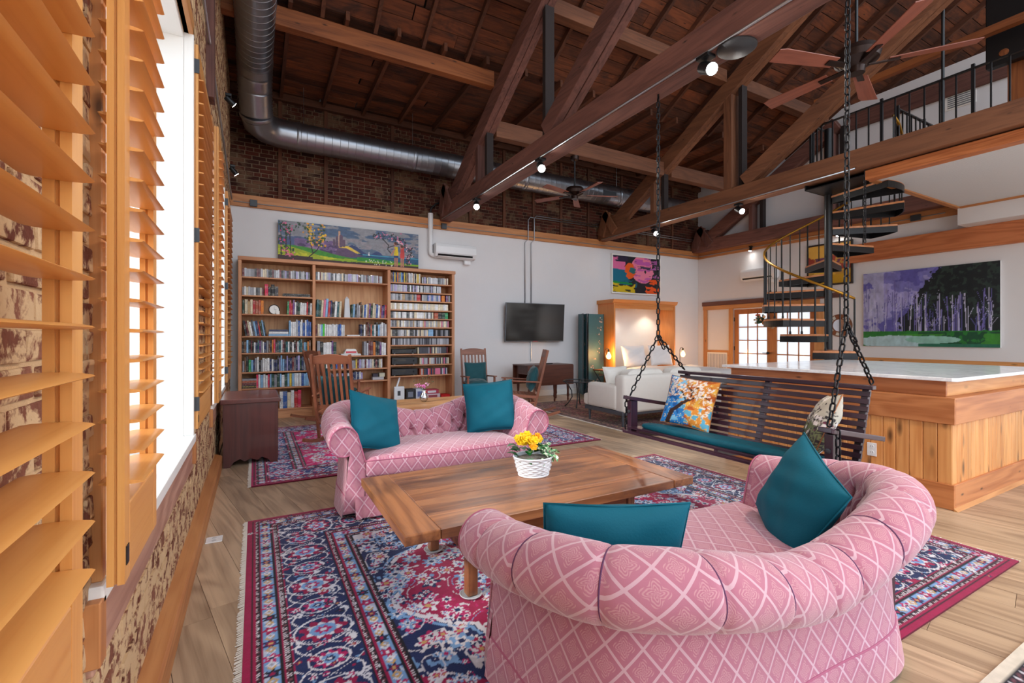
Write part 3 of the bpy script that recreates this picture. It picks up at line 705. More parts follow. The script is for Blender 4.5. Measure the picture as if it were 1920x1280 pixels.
spot_lamp('small black spot lamp on the right wall band seen through the staircase', (XR - 0.08, 5.35, 3.62), (-0.3, 0.0, -0.9), 2, 0.6)
spot_lamp('added out-of-view warm spot lamp on the near truss beam above the foreground sofa', (3.28, 0.35, 3.68), (-0.45, 0.2, -0.85), 55, 1.0, (1.0, 0.72, 0.46))  # unseen lamp, added to throw a warm key on the near sofa
spot_lamp('added out-of-view warm spot lamp on the near truss beam over the counter corner', (3.48, 0.75, 3.68), (0.5, 0.25, -0.8), 38, 1.0, (1.0, 0.72, 0.46))  # second unseen lamp, put in for warm light on the counter side
for x, y0, y1, lab in ((3.27, -1.2, 8.85, 'silver conduit along the lower edge of the near truss beam'), (7.345, 3.4, 8.85, 'silver conduit along the lower edge of the middle truss beam')):
    tag(MB().tube([(x, y0, 3.70), (x, y1, 3.70)], 0.011, 8).build('lamp_conduit', STEEL, smooth=True), lab, 'conduit')
tag(MB().lathe([(0.001, -0.02), (0.13, -0.015), (0.15, 0.0), (0.15, 0.012)], (3.40, 2.42, 3.67), 28).build('round_plate', DARKM, smooth='auto'), 'round grey plate under the near truss beam beside the brightest lamp', 'plate')

# ---------------------------------------------------------------- ceiling fans
BLADE = wood('fan_blade', (112, 58, 44), (158, 92, 72), axis='X', rough=0.4, streak=0.5)
BRONZE = plain('bronze', (52, 38, 34), 0.35, 0.7)
def fan(label, c, r, top, rot0, bw, nb):
    t = thing('ceiling_fan', label, 'ceiling fan', c)
    x, y, z = c; k = r / 0.8
    MB().tube([(x, y, z + 0.1 * k), (x, y, top)], 0.014, 10).build('rod', BLACKM, t)
    MB().lathe([(0.02, 0), (0.07, 0.03), (0.08, 0.09)], (x, y, top - 0.09), 20).build('canopy', BRONZE, t, smooth='auto')
    MB().lathe([(0.001, -0.10 * k), (0.06 * k, -0.10 * k), (0.065 * k, -0.05 * k), (0.10 * k, -0.03 * k), (0.16 * k, 0.0), (0.175 * k, 0.05 * k), (0.15 * k, 0.10 * k), (0.05 * k, 0.13 * k), (0.02, 0.14 * k)], c, 28).build('motor', BRONZE, t, smooth='auto')
    hw = bw / 2
    bl = MB().add([(0.22 * k, -hw * 0.75, -0.004), (r, -hw, -0.004), (r, hw * 0.8, -0.004), (r - 0.06 * k, hw, -0.004), (0.22 * k, hw * 0.75, -0.004), (0.22 * k, -hw * 0.75, 0.004), (r, -hw, 0.004), (r, hw * 0.8, 0.004), (r - 0.06 * k, hw, 0.004), (0.22 * k, hw * 0.75, 0.004)],
        [(4, 3, 2, 1, 0), (5, 6, 7, 8, 9)] + [(i, (i + 1) % 5, 5 + (i + 1) % 5, 5 + i) for i in range(5)]).mesh('blade', BLADE)
    ir = MB().bar((0.08 * k, 0, -0.012), (0.30 * k, 0, -0.012), 0.05 * k, 0.01).mesh('blade_iron', BRONZE)
    for i in range(nb):
        M = Matrix.Translation((0, 0, -0.03 * k)) @ Matrix.Rotation(rot0 + 2 * PI * i / nb, 4, 'Z') @ Matrix.Rotation(math.radians(12), 4, 'X')
        inst('blade', bl, t, mat4=M); inst('blade_iron', ir, t, mat4=M)
    return t
fan('brown five-blade ceiling fan hanging before the duct', (5.15, 6.96, 3.98), 0.80, 4.66, math.radians(-22), 0.13, 5)
fan('large reddish-brown ceiling fan at top right, before the loft railing', (5.28, 2.43, 4.10), 0.93, 6.5, math.radians(18), 0.17, 5)
# ---------------------------------------------------------------- bookcase
ORD = ['first', 'second', 'third', 'fourth', 'fifth', 'sixth', 'seventh', 'eighth', 'ninth', 'tenth', 'eleventh', 'twelfth', 'thirteenth', 'fourteenth', 'fifteenth', 'sixteenth', 'seventeenth', 'eighteenth', 'nineteenth', 'twentieth']
TENS = {2: 'twenty', 3: 'thirty', 4: 'forty', 5: 'fifty', 6: 'sixty', 7: 'seventy'}
def ordinal(n):
    if n <= 20: return ORD[n - 1]
    t, u = divmod(n, 10)
    return (TENS[t][:-1] + 'ieth') if u == 0 else TENS[t] + '-' + ORD[u - 1]
BKW = lambda ax: wood('bookcase_fir', (176, 112, 74), (220, 160, 116), axis=ax, rough=0.5, var=0.06, streak=0.7)
PLY = wood('bookcase_plywood', (198, 138, 92), (228, 176, 128), axis='Z', rough=0.55, var=0.0, streak=0.9)
bc = thing('bookcase', 'wide built-in wooden bookcase of three bays against the back wall', 'bookcase', (1.64, YB - 0.2, 0))
BF, BB = 8.62, YB - 0.004
BAYS = [(-0.187, 0.862), (0.908, 2.136), (2.192, 3.40)]
bx(-0.23, 3.46, BB - 0.012, BB, 0.12, 2.62).build('back_panel', PLY, bc)
for a, b in ((-0.235, -0.187), (0.862, 0.908), (2.136, 2.192), (3.40, 3.455)):
    bx(a, b, BF, BB - 0.012, 0.0, 2.58).build('side_panel', BKW('Z'), bc, bevel=0.003)
bx(-0.24, 3.47, BF - 0.015, BB, 2.58, 2.64).build('top', BKW('X'), bc, bevel=0.004)
bx(-0.187, 3.40, BF + 0.02, BF + 0.04, 0.0, 0.13).build('plinth', BKW('X'), bc)
SH_L = [2.31, 2.011, 1.711, 1.35, 1.077, 0.769, 0.504, 0.146]
SH_M = [2.315, 1.681, 1.35, 1.004, 0.773, 0.552, 0.146]
SH_R = [2.356, 2.183, 2.021, 1.848, 1.685, 1.523, 1.35, 1.187, 1.015, 0.812, 0.608, 0.146]
for (a, b), shs in zip(BAYS, (SH_L, SH_M, SH_R)):
    for z in shs: bx(a, b, BF + 0.005, BB - 0.012, z - 0.013, z + 0.010).build('shelf', BKW('X'), bc, bevel=0.002)

BOOKM = objcol('book_cover', 0.5, bands=0.6); CDM = objcol('cd_case', 0.35, bands=0.35, var=0.2, coat=0.2); PAGE = plain('book_pages', (226, 218, 200), 0.8)
CN = {'white': (232, 232, 232), 'cream': (222, 208, 178), 'grey': (150, 150, 156), 'silver': (190, 190, 196), 'black': (28, 28, 32), 'navy': (28, 44, 92), 'blue': (44, 92, 170), 'light blue': (140, 184, 222), 'teal': (20, 90, 98),
      'dark green': (24, 66, 52), 'green': (46, 150, 92), 'bright green': (80, 220, 60), 'red': (190, 36, 44), 'crimson': (214, 40, 84), 'maroon': (104, 30, 42), 'purple': (110, 56, 130), 'pink': (222, 120, 150), 'orange': (226, 130, 40),
      'yellow': (228, 196, 70), 'brown': (112, 74, 50), 'tan': (188, 156, 112), 'rust': (178, 84, 56), 'lavender': (172, 160, 204), 'dark grey': (74, 74, 82)}
def book_mesh(tk, h, d, kind):
    k = (round(tk, 3), round(h, 2), round(d, 2), kind)
    if k not in _bxc:
        if kind == 'cd': _bxc[k] = MB().box(-tk / 2, tk / 2, 0, d, 0, h).mesh('cd_case', CDM)
        else:
            m = MB(); c = 0.0025                                   # boards, rounded spine
            m.prism([(-tk / 2, d), (-tk / 2, 0.006), (-tk / 2 + 0.003, 0.001), (tk / 2 - 0.003, 0.001), (tk / 2, 0.006), (tk / 2, d), (tk / 2 - c, d), (tk / 2 - c, 0.008), (-tk / 2 + c, 0.008), (-tk / 2 + c, d)], 'z', 0, h)
            _bxc[k] = m.mesh('book', BOOKM)
            pk = k + ('p',); _bxc[pk] = MB().box(-tk / 2 + c, tk / 2 - c, 0.008, d - 0.006, 0.004, h - 0.004).mesh('pages', PAGE)
    return _bxc[k], _bxc.get(k + ('p',))
BAYN = ('left', 'middle', 'right'); cd_jobs = []; counts = {}
def put_book(bay, sh, x, z, tk, h, col, lean=0.0, kind='book', d=0.16):
    key = (bay, sh, kind); counts[key] = counts.get(key, 0) + 1; nn = counts[key]
    me, pg = book_mesh(tk, h, d, kind)
    what = 'cd case' if kind == 'cd' else 'book'
    lab = '%s %s, %s %s from left on %s shelf of %s bookcase bay' % (col, what, ordinal(nn), what if False else '', ordinal(sh + 1), BAYN[bay])
    lab = ' '.join(lab.split())
    y = BF + 0.03 + R.uniform(0, 0.02)
    if kind == 'cd': cd_jobs.append((me, (x, y, z), lean, col, lab, tk, h, d)); return
    o = link('book', me); o.location = (x, y, z + abs(math.sin(lean)) * tk / 2); o.rotation_euler = (0, lean, 0); o.color = C4(CN[col])
    tag(o, lab, 'book', 'books on the bookcase shelves')
    p = link('pages', pg, o); return o
def row(bay, sh, x0, x1, cols, h=(0.19, 0.25), tk=(0.02, 0.04), lean=0.0, kind='book', d=0.16):
    shs = (SH_L, SH_M, SH_R)[bay]; z = shs[sh] + 0.0105; lim = (shs[sh - 1] - 0.015 if sh else 2.575) - z - 0.012
    x = x0; i = 0
    while True:
        t = round(R.uniform(*tk), 3); hh = min(round(R.uniform(*h), 2), math.floor(lim * 100) / 100)
        ex = abs(math.sin(lean)) * hh
        if x + t + (ex if i == 0 else 0) > x1: break
        col = cols[i] if i < len(cols) and isinstance(cols, list) else R.choice(cols)
        cx = x + t / 2 + (ex if lean < 0 else 0)
        put_book(bay, sh, cx, z, t, hh, col, lean, kind, d)
        x += t / math.cos(lean) + 0.0015; i += 1
MIX = ('white', 'black', 'navy', 'blue', 'grey', 'cream', 'teal', 'maroon', 'red', 'white', 'silver', 'dark green')
CDS = ('silver', 'grey', 'dark grey', 'black', 'white', 'cream', 'silver', 'grey', 'lavender', 'maroon')
L0, L1 = BAYS[0]; M0, M1 = BAYS[1]; R0, R1 = BAYS[2]; CT = (0.022, 0.03)
row(0, 0, L0 + 0.01, L1 - 0.03, CDS, (0.13, 0.14), CT, kind='cd')
row(0, 1, L0 + 0.01, 0.13, CDS, (0.13, 0.14), CT, kind='cd')
row(0, 1, 0.14, 0.36, ['crimson', 'black', 'black', 'dark grey', 'navy'], (0.13, 0.19), (0.04, 0.06))
row(0, 2, L0 + 0.01, 0.13, ['dark green', 'cream', 'tan', 'cream', 'red', 'rust', 'rust', 'orange', 'tan'], (0.19, 0.23), (0.028, 0.045), d=0.17)
row(0, 2, 0.47, L1 - 0.005, ['green', 'crimson', 'red', 'purple', 'white', 'black', 'dark green', 'white', 'white', 'white', 'red', 'black', 'white', 'maroon'], (0.19, 0.25), (0.022, 0.035), 0.03)
row(0, 3, L0 + 0.01, 0.16, ['black', 'maroon', 'cream', 'white', 'dark grey', 'light blue', 'navy', 'red', 'dark green'], (0.22, 0.27), (0.022, 0.032), -0.16)
row(0, 3, 0.50, L1 - 0.005, ('white', 'light blue', 'white', 'blue', 'white', 'silver'), (0.23, 0.28), (0.018, 0.035))
row(0, 4, L0 - 0.0, L1 - 0.005, ('grey', 'brown', 'black', 'cream', 'black', 'black', 'purple', 'crimson', 'white', 'white', 'navy', 'light blue', 'orange', 'dark grey', 'maroon', 'teal'), (0.17, 0.22), (0.02, 0.034))
row(0, 5, L0 + 0.01, L1 - 0.005, ('black', 'grey', 'maroon', 'brown', 'navy', 'dark green', 'white', 'blue', 'navy', 'light blue', 'black', 'white', 'green', 'lavender', 'white'), (0.18, 0.26), (0.02, 0.034))
row(0, 6, 0.02, L1 - 0.005, ('orange', 'white', 'white', 'crimson', 'grey', 'dark green', 'light blue', 'crimson', 'yellow', 'navy', 'blue', 'white', 'green', 'white', 'navy', 'crimson'), (0.2, 0.235), (0.024, 0.045))
row(0, 7, 0.36, 0.74, ['white', 'blue', 'cream', 'white', 'red', 'crimson', 'white'], (0.25, 0.31), (0.045, 0.065), d=0.2)
row(1, 0, M0 + 0.01, M1 - 0.08, CDS, (0.13, 0.145), CT, kind='cd')
row(1, 1, M0 + 0.01, 1.36, ['teal', 'dark green', 'cream', 'pink', 'light blue', 'red', 'navy', 'black', 'white', 'teal', 'cream'], (0.25, 0.32), (0.028, 0.042), 0.06, d=0.18)
row(1, 1, 1.50, M1 - 0.01, ['dark green', 'light blue', 'black', 'grey', 'silver', 'brown', 'black', 'cream', 'blue', 'white', 'tan', 'purple', 'dark green', 'cream', 'cream', 'blue', 'white', 'rust', 'purple', 'navy', 'red', 'navy'], (0.21, 0.29), (0.022, 0.036), 0.05)
row(1, 2, M0 + 0.01, 1.42, ['maroon', 'cream', 'white', 'light blue', 'bright green', 'white', 'white', 'white', 'white', 'white', 'white', 'white', 'blue', 'blue', 'white', 'white', 'white'], (0.19, 0.215), (0.024, 0.034))
row(1, 2, 1.66, M1 - 0.005, ['navy', 'black', 'white', 'brown', 'maroon', 'black', 'rust', 'teal', 'white', 'black', 'light blue', 'silver', 'white', 'grey', 'white', 'white'], (0.19, 0.255), (0.024, 0.034))
row(1, 3, M0 + 0.03, 1.28, ['grey', 'black', 'white', 'white', 'white', 'purple', 'dark green', 'navy', 'cream'], (0.23, 0.27), (0.028, 0.055))
row(1, 3, 1.72, M1 - 0.01, ['grey', 'silver', 'maroon', 'maroon', 'orange', 'black', 'black', 'purple', 'white', 'white', 'black'], (0.22, 0.27), (0.028, 0.05))
row(1, 4, M0 + 0.02, 1.4, MIX, (0.14, 0.16), (0.02, 0.03))
row(1, 4, 1.45, M1 - 0.06, ('grey', 'white', 'white', 'maroon', 'yellow', 'black', 'cream', 'silver', 'silver', 'lavender'), (0.14, 0.165), (0.02, 0.04))
row(1, 5, M0 + 0.2, 1.72, ('white', 'silver', 'navy', 'lavender', 'white', 'black'), (0.14, 0.17), (0.022, 0.034))
row(2, 0, R0 + 0.01, 2.80, ['brown', 'brown', 'blue', 'yellow', 'navy', 'orange', 'blue', 'yellow', 'light blue', 'blue', 'navy', 'yellow', 'dark green', 'tan', 'brown', 'silver', 'white', 'silver', 'white', 'tan', 'white', 'black', 'cream'], (0.175, 0.19), (0.016, 0.026))
row(2, 0, 2.80, R1 - 0.05, CDS, (0.12, 0.13), CT, kind='cd')
row(2, 1, R0 + 0.01, 3.2, ('white', 'grey', 'black', 'silver', 'dark grey', 'silver', 'black', 'lavender', 'silver'), (0.125, 0.13), CT, kind='cd')
row(2, 2, R0 + 0.01, 2.70, ('grey', 'dark grey', 'silver', 'tan', 'grey'), (0.125, 0.13), CT, kind='cd')
row(2, 2, 2.70, 2.80, ['red'], (0.13, 0.135), (0.07, 0.075)); row(2, 2, 2.80, 3.2, ('silver', 'lavender', 'grey', 'blue', 'silver'), (0.125, 0.13), CT, kind='cd')
row(2, 2, 3.2, 3.28, ['orange'], (0.13, 0.135), (0.065, 0.07)); row(2, 2, 3.29, R1 - 0.01, ['purple', 'maroon', 'grey'], (0.12, 0.125), CT, kind='cd')
row(2, 3, R0 + 0.01, R1 - 0.05, ('cream', 'white', 'cream'), (0.12, 0.125), (0.03, 0.036), kind='cd')
row(2, 4, R0 + 0.01, 3.05, ('white', 'dark grey', 'white', 'white', 'black', 'silver', 'cream'), (0.12, 0.125), CT, kind='cd')
row(2, 4, 3.05, 3.34, ['rust', 'black', 'dark green', 'green'], (0.12, 0.125), (0.05, 0.09))
row(2, 5, R0 + 0.01, R1 - 0.03, ('white', 'grey', 'cream', 'dark grey', 'tan', 'silver', 'pink', 'cream'), (0.12, 0.125), CT, kind='cd')
row(2, 6, R0 + 0.01, 2.93, ('white', 'dark grey', 'silver', 'grey', 'cream', 'black'), (0.12, 0.125), CT, kind='cd')
row(2, 6, 2.93, 3.06, ['light blue'], (0.125, 0.13), (0.10, 0.11)); row(2, 6, 3.06, R1 - 0.02, ('grey', 'dark grey', 'black'), (0.12, 0.125), CT, kind='cd')
row(2, 7, R0 + 0.04, R1 - 0.03, ('grey', 'dark grey', 'grey', 'silver'), (0.12, 0.125), CT, kind='cd')
row(2, 8, 2.72, R1 - 0.05, ('dark grey', 'grey', 'dark grey', 'cream', 'maroon'), (0.12, 0.125), CT, kind='cd')
row(2, 9, 2.76, R1 - 0.05, ('grey', 'dark grey', 'silver', 'cream', 'maroon', 'pink'), (0.12, 0.125), CT, kind='cd')
row(2, 10, 2.76, R1 - 0.06, ('grey', 'dark grey', 'pink', 'navy', 'silver', 'rust'), (0.12, 0.125), CT, kind='cd')
cd_rest = MB(); cd_cols = []
for i, (me, loc, lean, col, lab, tk, h, d) in enumerate(cd_jobs):
    if i < 300:
        o = link('cd_case', me); o.location = loc; o.color = C4(CN[col]); tag(o, lab, 'cd case', 'cd cases on the bookcase shelves')
    else:
        cd_rest.box(loc[0] - tk / 2, loc[0] + tk / 2, loc[1], loc[1] + d, loc[2], loc[2] + h); cd_cols += [C4(CN[col])] * 6
if cd_rest.v:
    me = cd_rest.mesh('cd_row', attr_mat('cd_print', 0.4), recalc=False); ca = me.color_attributes.new('Col', 'FLOAT_COLOR', 'CORNER')
    ca.data.foreach_set('color', np.repeat(np.array(cd_cols, dtype=np.float32), 4, axis=0).ravel())
    o = link('cd_row', me); tag(o, 'cd cases filling the gaps between others on the right bookcase bay', 'cd case'); o['kind'] = 'stuff'
print('N CDs', len(cd_jobs), 'books', sum(v for k, v in counts.items() if k[2] == 'book'))
# lying books and small things on the shelves
def flat_book(label, x, z, wdt, dep, tk, col, y=None):
    o = MB().box(-wdt / 2, wdt / 2, 0, dep, 0, tk).mesh('book', BOOKM, bevel=0.002)
    b = link('book', o); b.location = (x, y or BF + 0.03, z); b.color = C4(CN[col]); tag(b, label, 'book', 'books on the bookcase shelves')
    link('pages', MB().box(-wdt / 2 - 0.001, wdt / 2 + 0.001, 0.004, dep - 0.004, tk * 0.15, tk * 0.85).mesh('pages', PAGE), b); return b
z = SH_L[1] + 0.0105
flat_book('black box-set book lying flat, second shelf of left bay', 0.62, z, 0.42, 0.2, 0.05, 'black')
z = SH_L[3] + 0.0105
for i, (c, w_) in enumerate((('light blue', 0.30), ('white', 0.29), ('navy', 0.28))): flat_book('%s book lying flat in the three-book pile on the fourth left-bay shelf' % c, 0.345, z + i * 0.037, w_, 0.2, 0.035, c)
flat_book('white book lying flat on the third shelf of the middle bay', 1.54, SH_M[2] + 0.0105, 0.22, 0.17, 0.022, 'white')
flat_book('white book lying under the red and white box, middle bay', 1.50, SH_M[3] + 0.0105, 0.34, 0.2, 0.03, 'white')
z = SH_L[6] + 0.0105
for i, (c, t_) in enumerate((('black', 0.05), ('maroon', 0.04), ('rust', 0.035), ('grey', 0.03))):
    b = flat_book('%s book lying in the dark pile behind the chest, left bay' % c, -0.08, z, 0.2, 0.2, t_ - 0.001, c); z += t_
def text(s, size, mat, parent, M, depth=0.0006):
    cu = bpy.data.curves.new('lettering', 'FONT'); cu.body = s; cu.size = size; cu.extrude = depth; cu.align_x = 'CENTER'; cu.align_y = 'CENTER'
    t = bpy.data.objects.new('tmp', cu); COL.objects.link(t); dg = bpy.context.evaluated_depsgraph_get()
    me = bpy.data.meshes.new_from_object(t.evaluated_get(dg)); bpy.data.objects.remove(t); me.materials.clear(); me.materials.append(mat); me.name = 'lettering'
    o = link('lettering', me, parent); o.matrix_basis = M; return o
SPINE = Matrix.Rotation(PI / 2, 4, 'X')
wb = [o for o in bpy.data.objects if o.name.startswith('book') and 'black book lying in the dark pile' in o.get('label', '')][0]
text('WORLD WAR II', 0.026, plain('gold_print', (214, 180, 60), 0.5), wb, Matrix.Translation((0, -0.001, 0.025)) @ SPINE)
fb = [o for o in bpy.data.objects if o.get('label', '').startswith('white book, first from left on eighth shelf of left')]
if fb: text('FISH', 0.055, plain('grey_print', (90, 100, 120), 0.5), fb[0], Matrix.Translation((0, -0.0005, 0.12)) @ SPINE @ Matrix.Rotation(-PI / 2, 4, 'Z'))
# clock, obelisk, small boxes
ck = thing('desk_clock', 'small round clock standing on the third shelf of the left bookcase bay', 'clock', (0.28, BF + 0.12, SH_L[2] + 0.0105))
c_ = Matrix.Translation((0.28, BF + 0.10, SH_L[2] + 0.09)) @ Matrix.Rotation(PI / 2, 4, 'X')
MB().lathe([(0.001, -0.02), (0.08, -0.02), (0.085, 0.0), (0.08, 0.02), (0.07, 0.012), (0.001, 0.012)], n=28).xf(c_).build('case', DARKM, ck, smooth='auto')
MB().lathe([(0.001, 0), (0.07, 0)], n=28, caps=False).xf(Matrix.Translation((0, -0.014, 0)) @ c_).build('dial', WINWHITE, ck)
h_ = MB(); h_.box(0.279, 0.281, BF + 0.083, BF + 0.084, SH_L[2] + 0.09, SH_L[2] + 0.14); h_.box(0.28, 0.315, BF + 0.083, BF + 0.084, SH_L[2] + 0.089, SH_L[2] + 0.092); h_.build('hands', BLACKM, ck)
bx(0.31, 0.36, BF + 0.06, BF + 0.07, SH_L[2] + 0.012, SH_L[2] + 0.07).build('small_card', WINWHITE, ck)
ob = thing('stone_obelisk', 'white marble obelisk between the books on the middle bay', 'obelisk', (1.44, BF + 0.12, SH_M[1] + 0.0105))
z = SH_M[1] + 0.0105; MARB = plain('marble', (206, 206, 210), 0.35, var=0.12)
MB().add([(1.44 + sx * a, BF + 0.12 + sy * a, z + zz) for zz, a in ((0, 0.052), (0.33, 0.034)) for sx, sy in ((-1, -1), (1, -1), (1, 1), (-1, 1))] + [(1.44, BF + 0.12, z + 0.38)],
    [(3, 2, 1, 0), (0, 1, 5, 4), (1, 2, 6, 5), (2, 3, 7, 6), (3, 0, 4, 7), (4, 5, 8), (5, 6, 8), (6, 7, 8), (7, 4, 8)]).build('shaft', MARB, ob)
bx(1.44 - 0.054, 1.44 + 0.054, BF + 0.066, BF + 0.174, z, z + 0.012).build('foot', MARB, ob)
z = SH_M[3] + 0.0405 + 0.001
rb = thing('toy_box', 'white and red tissue box on a white book, middle bookcase bay', 'box', (1.5, BF + 0.1, z))
MB().prism([(1.38, z), (1.62, z), (1.58, z + 0.085), (1.42, z + 0.085)], 'y', BF + 0.04, BF + 0.18).build('body', WINWHITE, rb, bevel=0.008)
bx(1.41, 1.59, BF + 0.037, BF + 0.041, z + 0.015, z + 0.045).build('red_print', plain('red_print', (220, 60, 80), 0.5), rb)
z = SH_M[5] + 0.0105
for i, (x, w_, h_, c) in enumerate(((1.98, 0.2, 0.05, (188, 186, 190)), (1.93, 0.09, 0.06, (60, 52, 66)), (2.05, 0.10, 0.07, (206, 200, 176)))):
    t = thing('card_box', ('%s small carton on the lower right of the middle bookcase bay' % ('flat grey', 'dark patterned', 'cream')[i]), 'box', (x, BF + 0.1, z if i == 0 else z + 0.0505))
    zz = t.location.z; bx(x - w_ / 2, x + w_ / 2, BF + 0.05, BF + 0.17, zz, zz + h_).build('carton', plain('carton_%d' % i, c, 0.6), t, bevel=0.002)
    bx(x - w_ / 2 - 0.001, x + w_ / 2 + 0.001, BF + 0.049, BF + 0.171, zz + h_ * 0.7, zz + h_ + 0.001).build('lid', plain('carton_lid_%d' % i, tuple(int(q * 0.9) for q in c), 0.6), t)
# hi-fi units
for i, (sh, h, lab) in enumerate(((8, 0.09, 'uppermost'), (9, 0.135, 'middle'), (10, 0.13, 'lowest'))):
    z = SH_R[sh] + 0.0105; x0, x1 = R0 + 0.03, R0 + 0.50 + 0.02 * (i > 0)
    t = thing('hifi_unit', 'black stereo component, %s of the three in the right bookcase bay' % lab, 'stereo', ((x0 + x1) / 2, BF + 0.1, z), 'black stereo units')
    bx(x0, x1, BF + 0.03, BB - 0.04, z + 0.012, z + h).build('body', plain('hifi_black', (20, 20, 24), 0.35), t, bevel=0.004)
    bx(x0 + 0.05, x0 + 0.26, BF + 0.026, BF + 0.03, z + h * 0.5, z + h * 0.8).build('display', plain('display_black', (8, 9, 14), 0.1), t)
    for xx in (x0 + 0.06, x1 - 0.06): MB().lathe([(0.018, 0), (0.018, 0.012)], (xx, BF + 0.07, z), 10).build('foot', STEEL, t)
    MB().lathe([(0.018, 0), (0.016, 0.02)], n=14).xf(Matrix.Translation((x1 - 0.07, BF + 0.03, z + h * 0.55)) @ Matrix.Rotation(PI / 2, 4, 'X')).build('knob', BLACKM, t)
    for k in range(5): bx(x0 + 0.06 + k * 0.035, x0 + 0.08 + k * 0.035, BF + 0.026, BF + 0.03, z + 0.03, z + 0.038).build('button', DARKM, t)
# things on the bay floor
z = SH_R[11] + 0.0105
rt = thing('internet_router', 'white upright router with a grey window, at the foot of the right bookcase bay', 'router', (2.36, BF + 0.1, z))
bx(2.27, 2.47, BF + 0.05, BF + 0.11, z, z + 0.26).build('body', ACW, rt, bevel=0.02)
bx(2.335, 2.39, BF + 0.047, BF + 0.051, z + 0.09, z + 0.18).build('window', DARKM, rt)
MB().bar((2.33, BF + 0.09, z + 0.25), (2.385, BF + 0.09, z + 0.43), 0.03, 0.012, up=(0, 1, 0)).build('cable_strip', ACW, rt)
for i, (x, w_, h_, dz, c, lab) in enumerate(((2.58, 0.16, 0.2, 0, (34, 34, 40), 'black speaker box behind the flower vase'), (2.76, 0.15, 0.2, 0, (196, 200, 214), 'grey printed box right of the flower vase'), (3.02, 0.3, 0.09, 0, (214, 190, 200), 'pinkish printed game box, lower one of the pair'), (3.0, 0.28, 0.08, 0.091, (188, 60, 84), 'red and blue printed game box, upper one of the pair'))):
    t = thing('game_box', lab + ' in the bookcase', 'box', (x, BF + 0.12, z + dz))
    bx(x - w_ / 2, x + w_ / 2, BF + 0.04, BF + 0.24, z + dz, z + dz + h_).build('carton', plain('game_carton_%d' % i, c, 0.5), t, bevel=0.003)
    bx(x - w_ * 0.3, x + w_ * 0.3, BF + 0.037, BF + 0.04, z + dz + h_ * 0.25, z + dz + h_ * 0.75).build('label_print', plain('game_print_%d' % i, ((120, 124, 140), (90, 100, 150), (150, 60, 70), (226, 220, 226))[i], 0.5), t)
rd = tag(bx(3.2, 3.38, BF + 0.05, BF + 0.25, z, z + 0.06).build('red_box', plain('bright_red', (214, 30, 34), 0.5), bevel=0.004), 'low bright red box at the foot of the right bookcase bay', 'box')

# ---------------------------------------------------------------- television
tv = thing('television', 'large black flat television on the white back wall', 'television', (5.45, YB - 0.1, 1.24))
TVR = Matrix.Translation((5.47, YB - 0.16, 1.665)) @ Matrix.Rotation(math.radians(-2), 4, 'Z') @ Matrix.Rotation(math.radians(4), 4, 'X')
def tvp(m): return m.xf(TVR)
tvp(bx(-0.745, 0.745, -0.01, 0.04, -0.425, 0.425)).build('housing', plain('tv_grey', (96, 98, 104), 0.35, 0.5), tv, bevel=0.006)
tvp(bx(-0.732, 0.732, -0.0135, -0.009, -0.405, 0.412)).build('screen', plain('tv_screen', (10, 10, 12), 0.12, spec=0.6, var=0), tv)
tvp(bx(-0.06, 0.06, -0.014, -0.008, -0.421, -0.411)).build('logo_plate', plain('tv_red', (190, 40, 60), 0.4), tv)
m_ = bx(5.3, 5.6, YB - 0.125, YB, 1.5, 1.85); m_.build('wall_mount', BLACKM, tv)

# ---------------------------------------------------------------- drop-leaf table below the television
GT = lambda ax: wood('drop_leaf_walnut', (62, 30, 22), (104, 56, 40), axis=ax, rough=0.35, var=0.05)
gt = thing('drop_leaf_table', 'dark walnut drop-leaf table with turned legs below the television', 'table', (5.35, 8.3, 0))
bx(4.72, 5.86, 7.98, 8.55, 0.755, 0.778).build('top', GT('X'), gt, bevel=0.006)
bx(4.74, 5.86, 7.955, 7.975, 0.36, 0.768).build('leaf', GT('X'), gt, bevel=0.005)
bx(4.74, 5.86, 8.555, 8.575, 0.36, 0.768).build('leaf', GT('X'), gt, bevel=0.005)
bx(4.80, 5.80, 8.06, 8.50, 0.58, 0.755).build('apron', GT('X'), gt)
TL = [(0.012, 0), (0.02, 0.05), (0.015, 0.08), (0.026, 0.12), (0.022, 0.2), (0.03, 0.36), (0.034, 0.40), (0.034, 0.75)]
for x in (4.83, 5.44, 5.78):
    for y in (8.05, 8.5):
        if x == 5.44 and y > 8.2: continue
        MB().lathe(TL, (x, y, 0), 12).build('leg', GT('Z'), gt, smooth='auto')
tag(bx(5.3, 5.5, 8.2, 8.32, 0.778, 0.795).build('tv_box', BLACKM, bevel=0.006), 'small flat black box on the drop-leaf table', 'box')

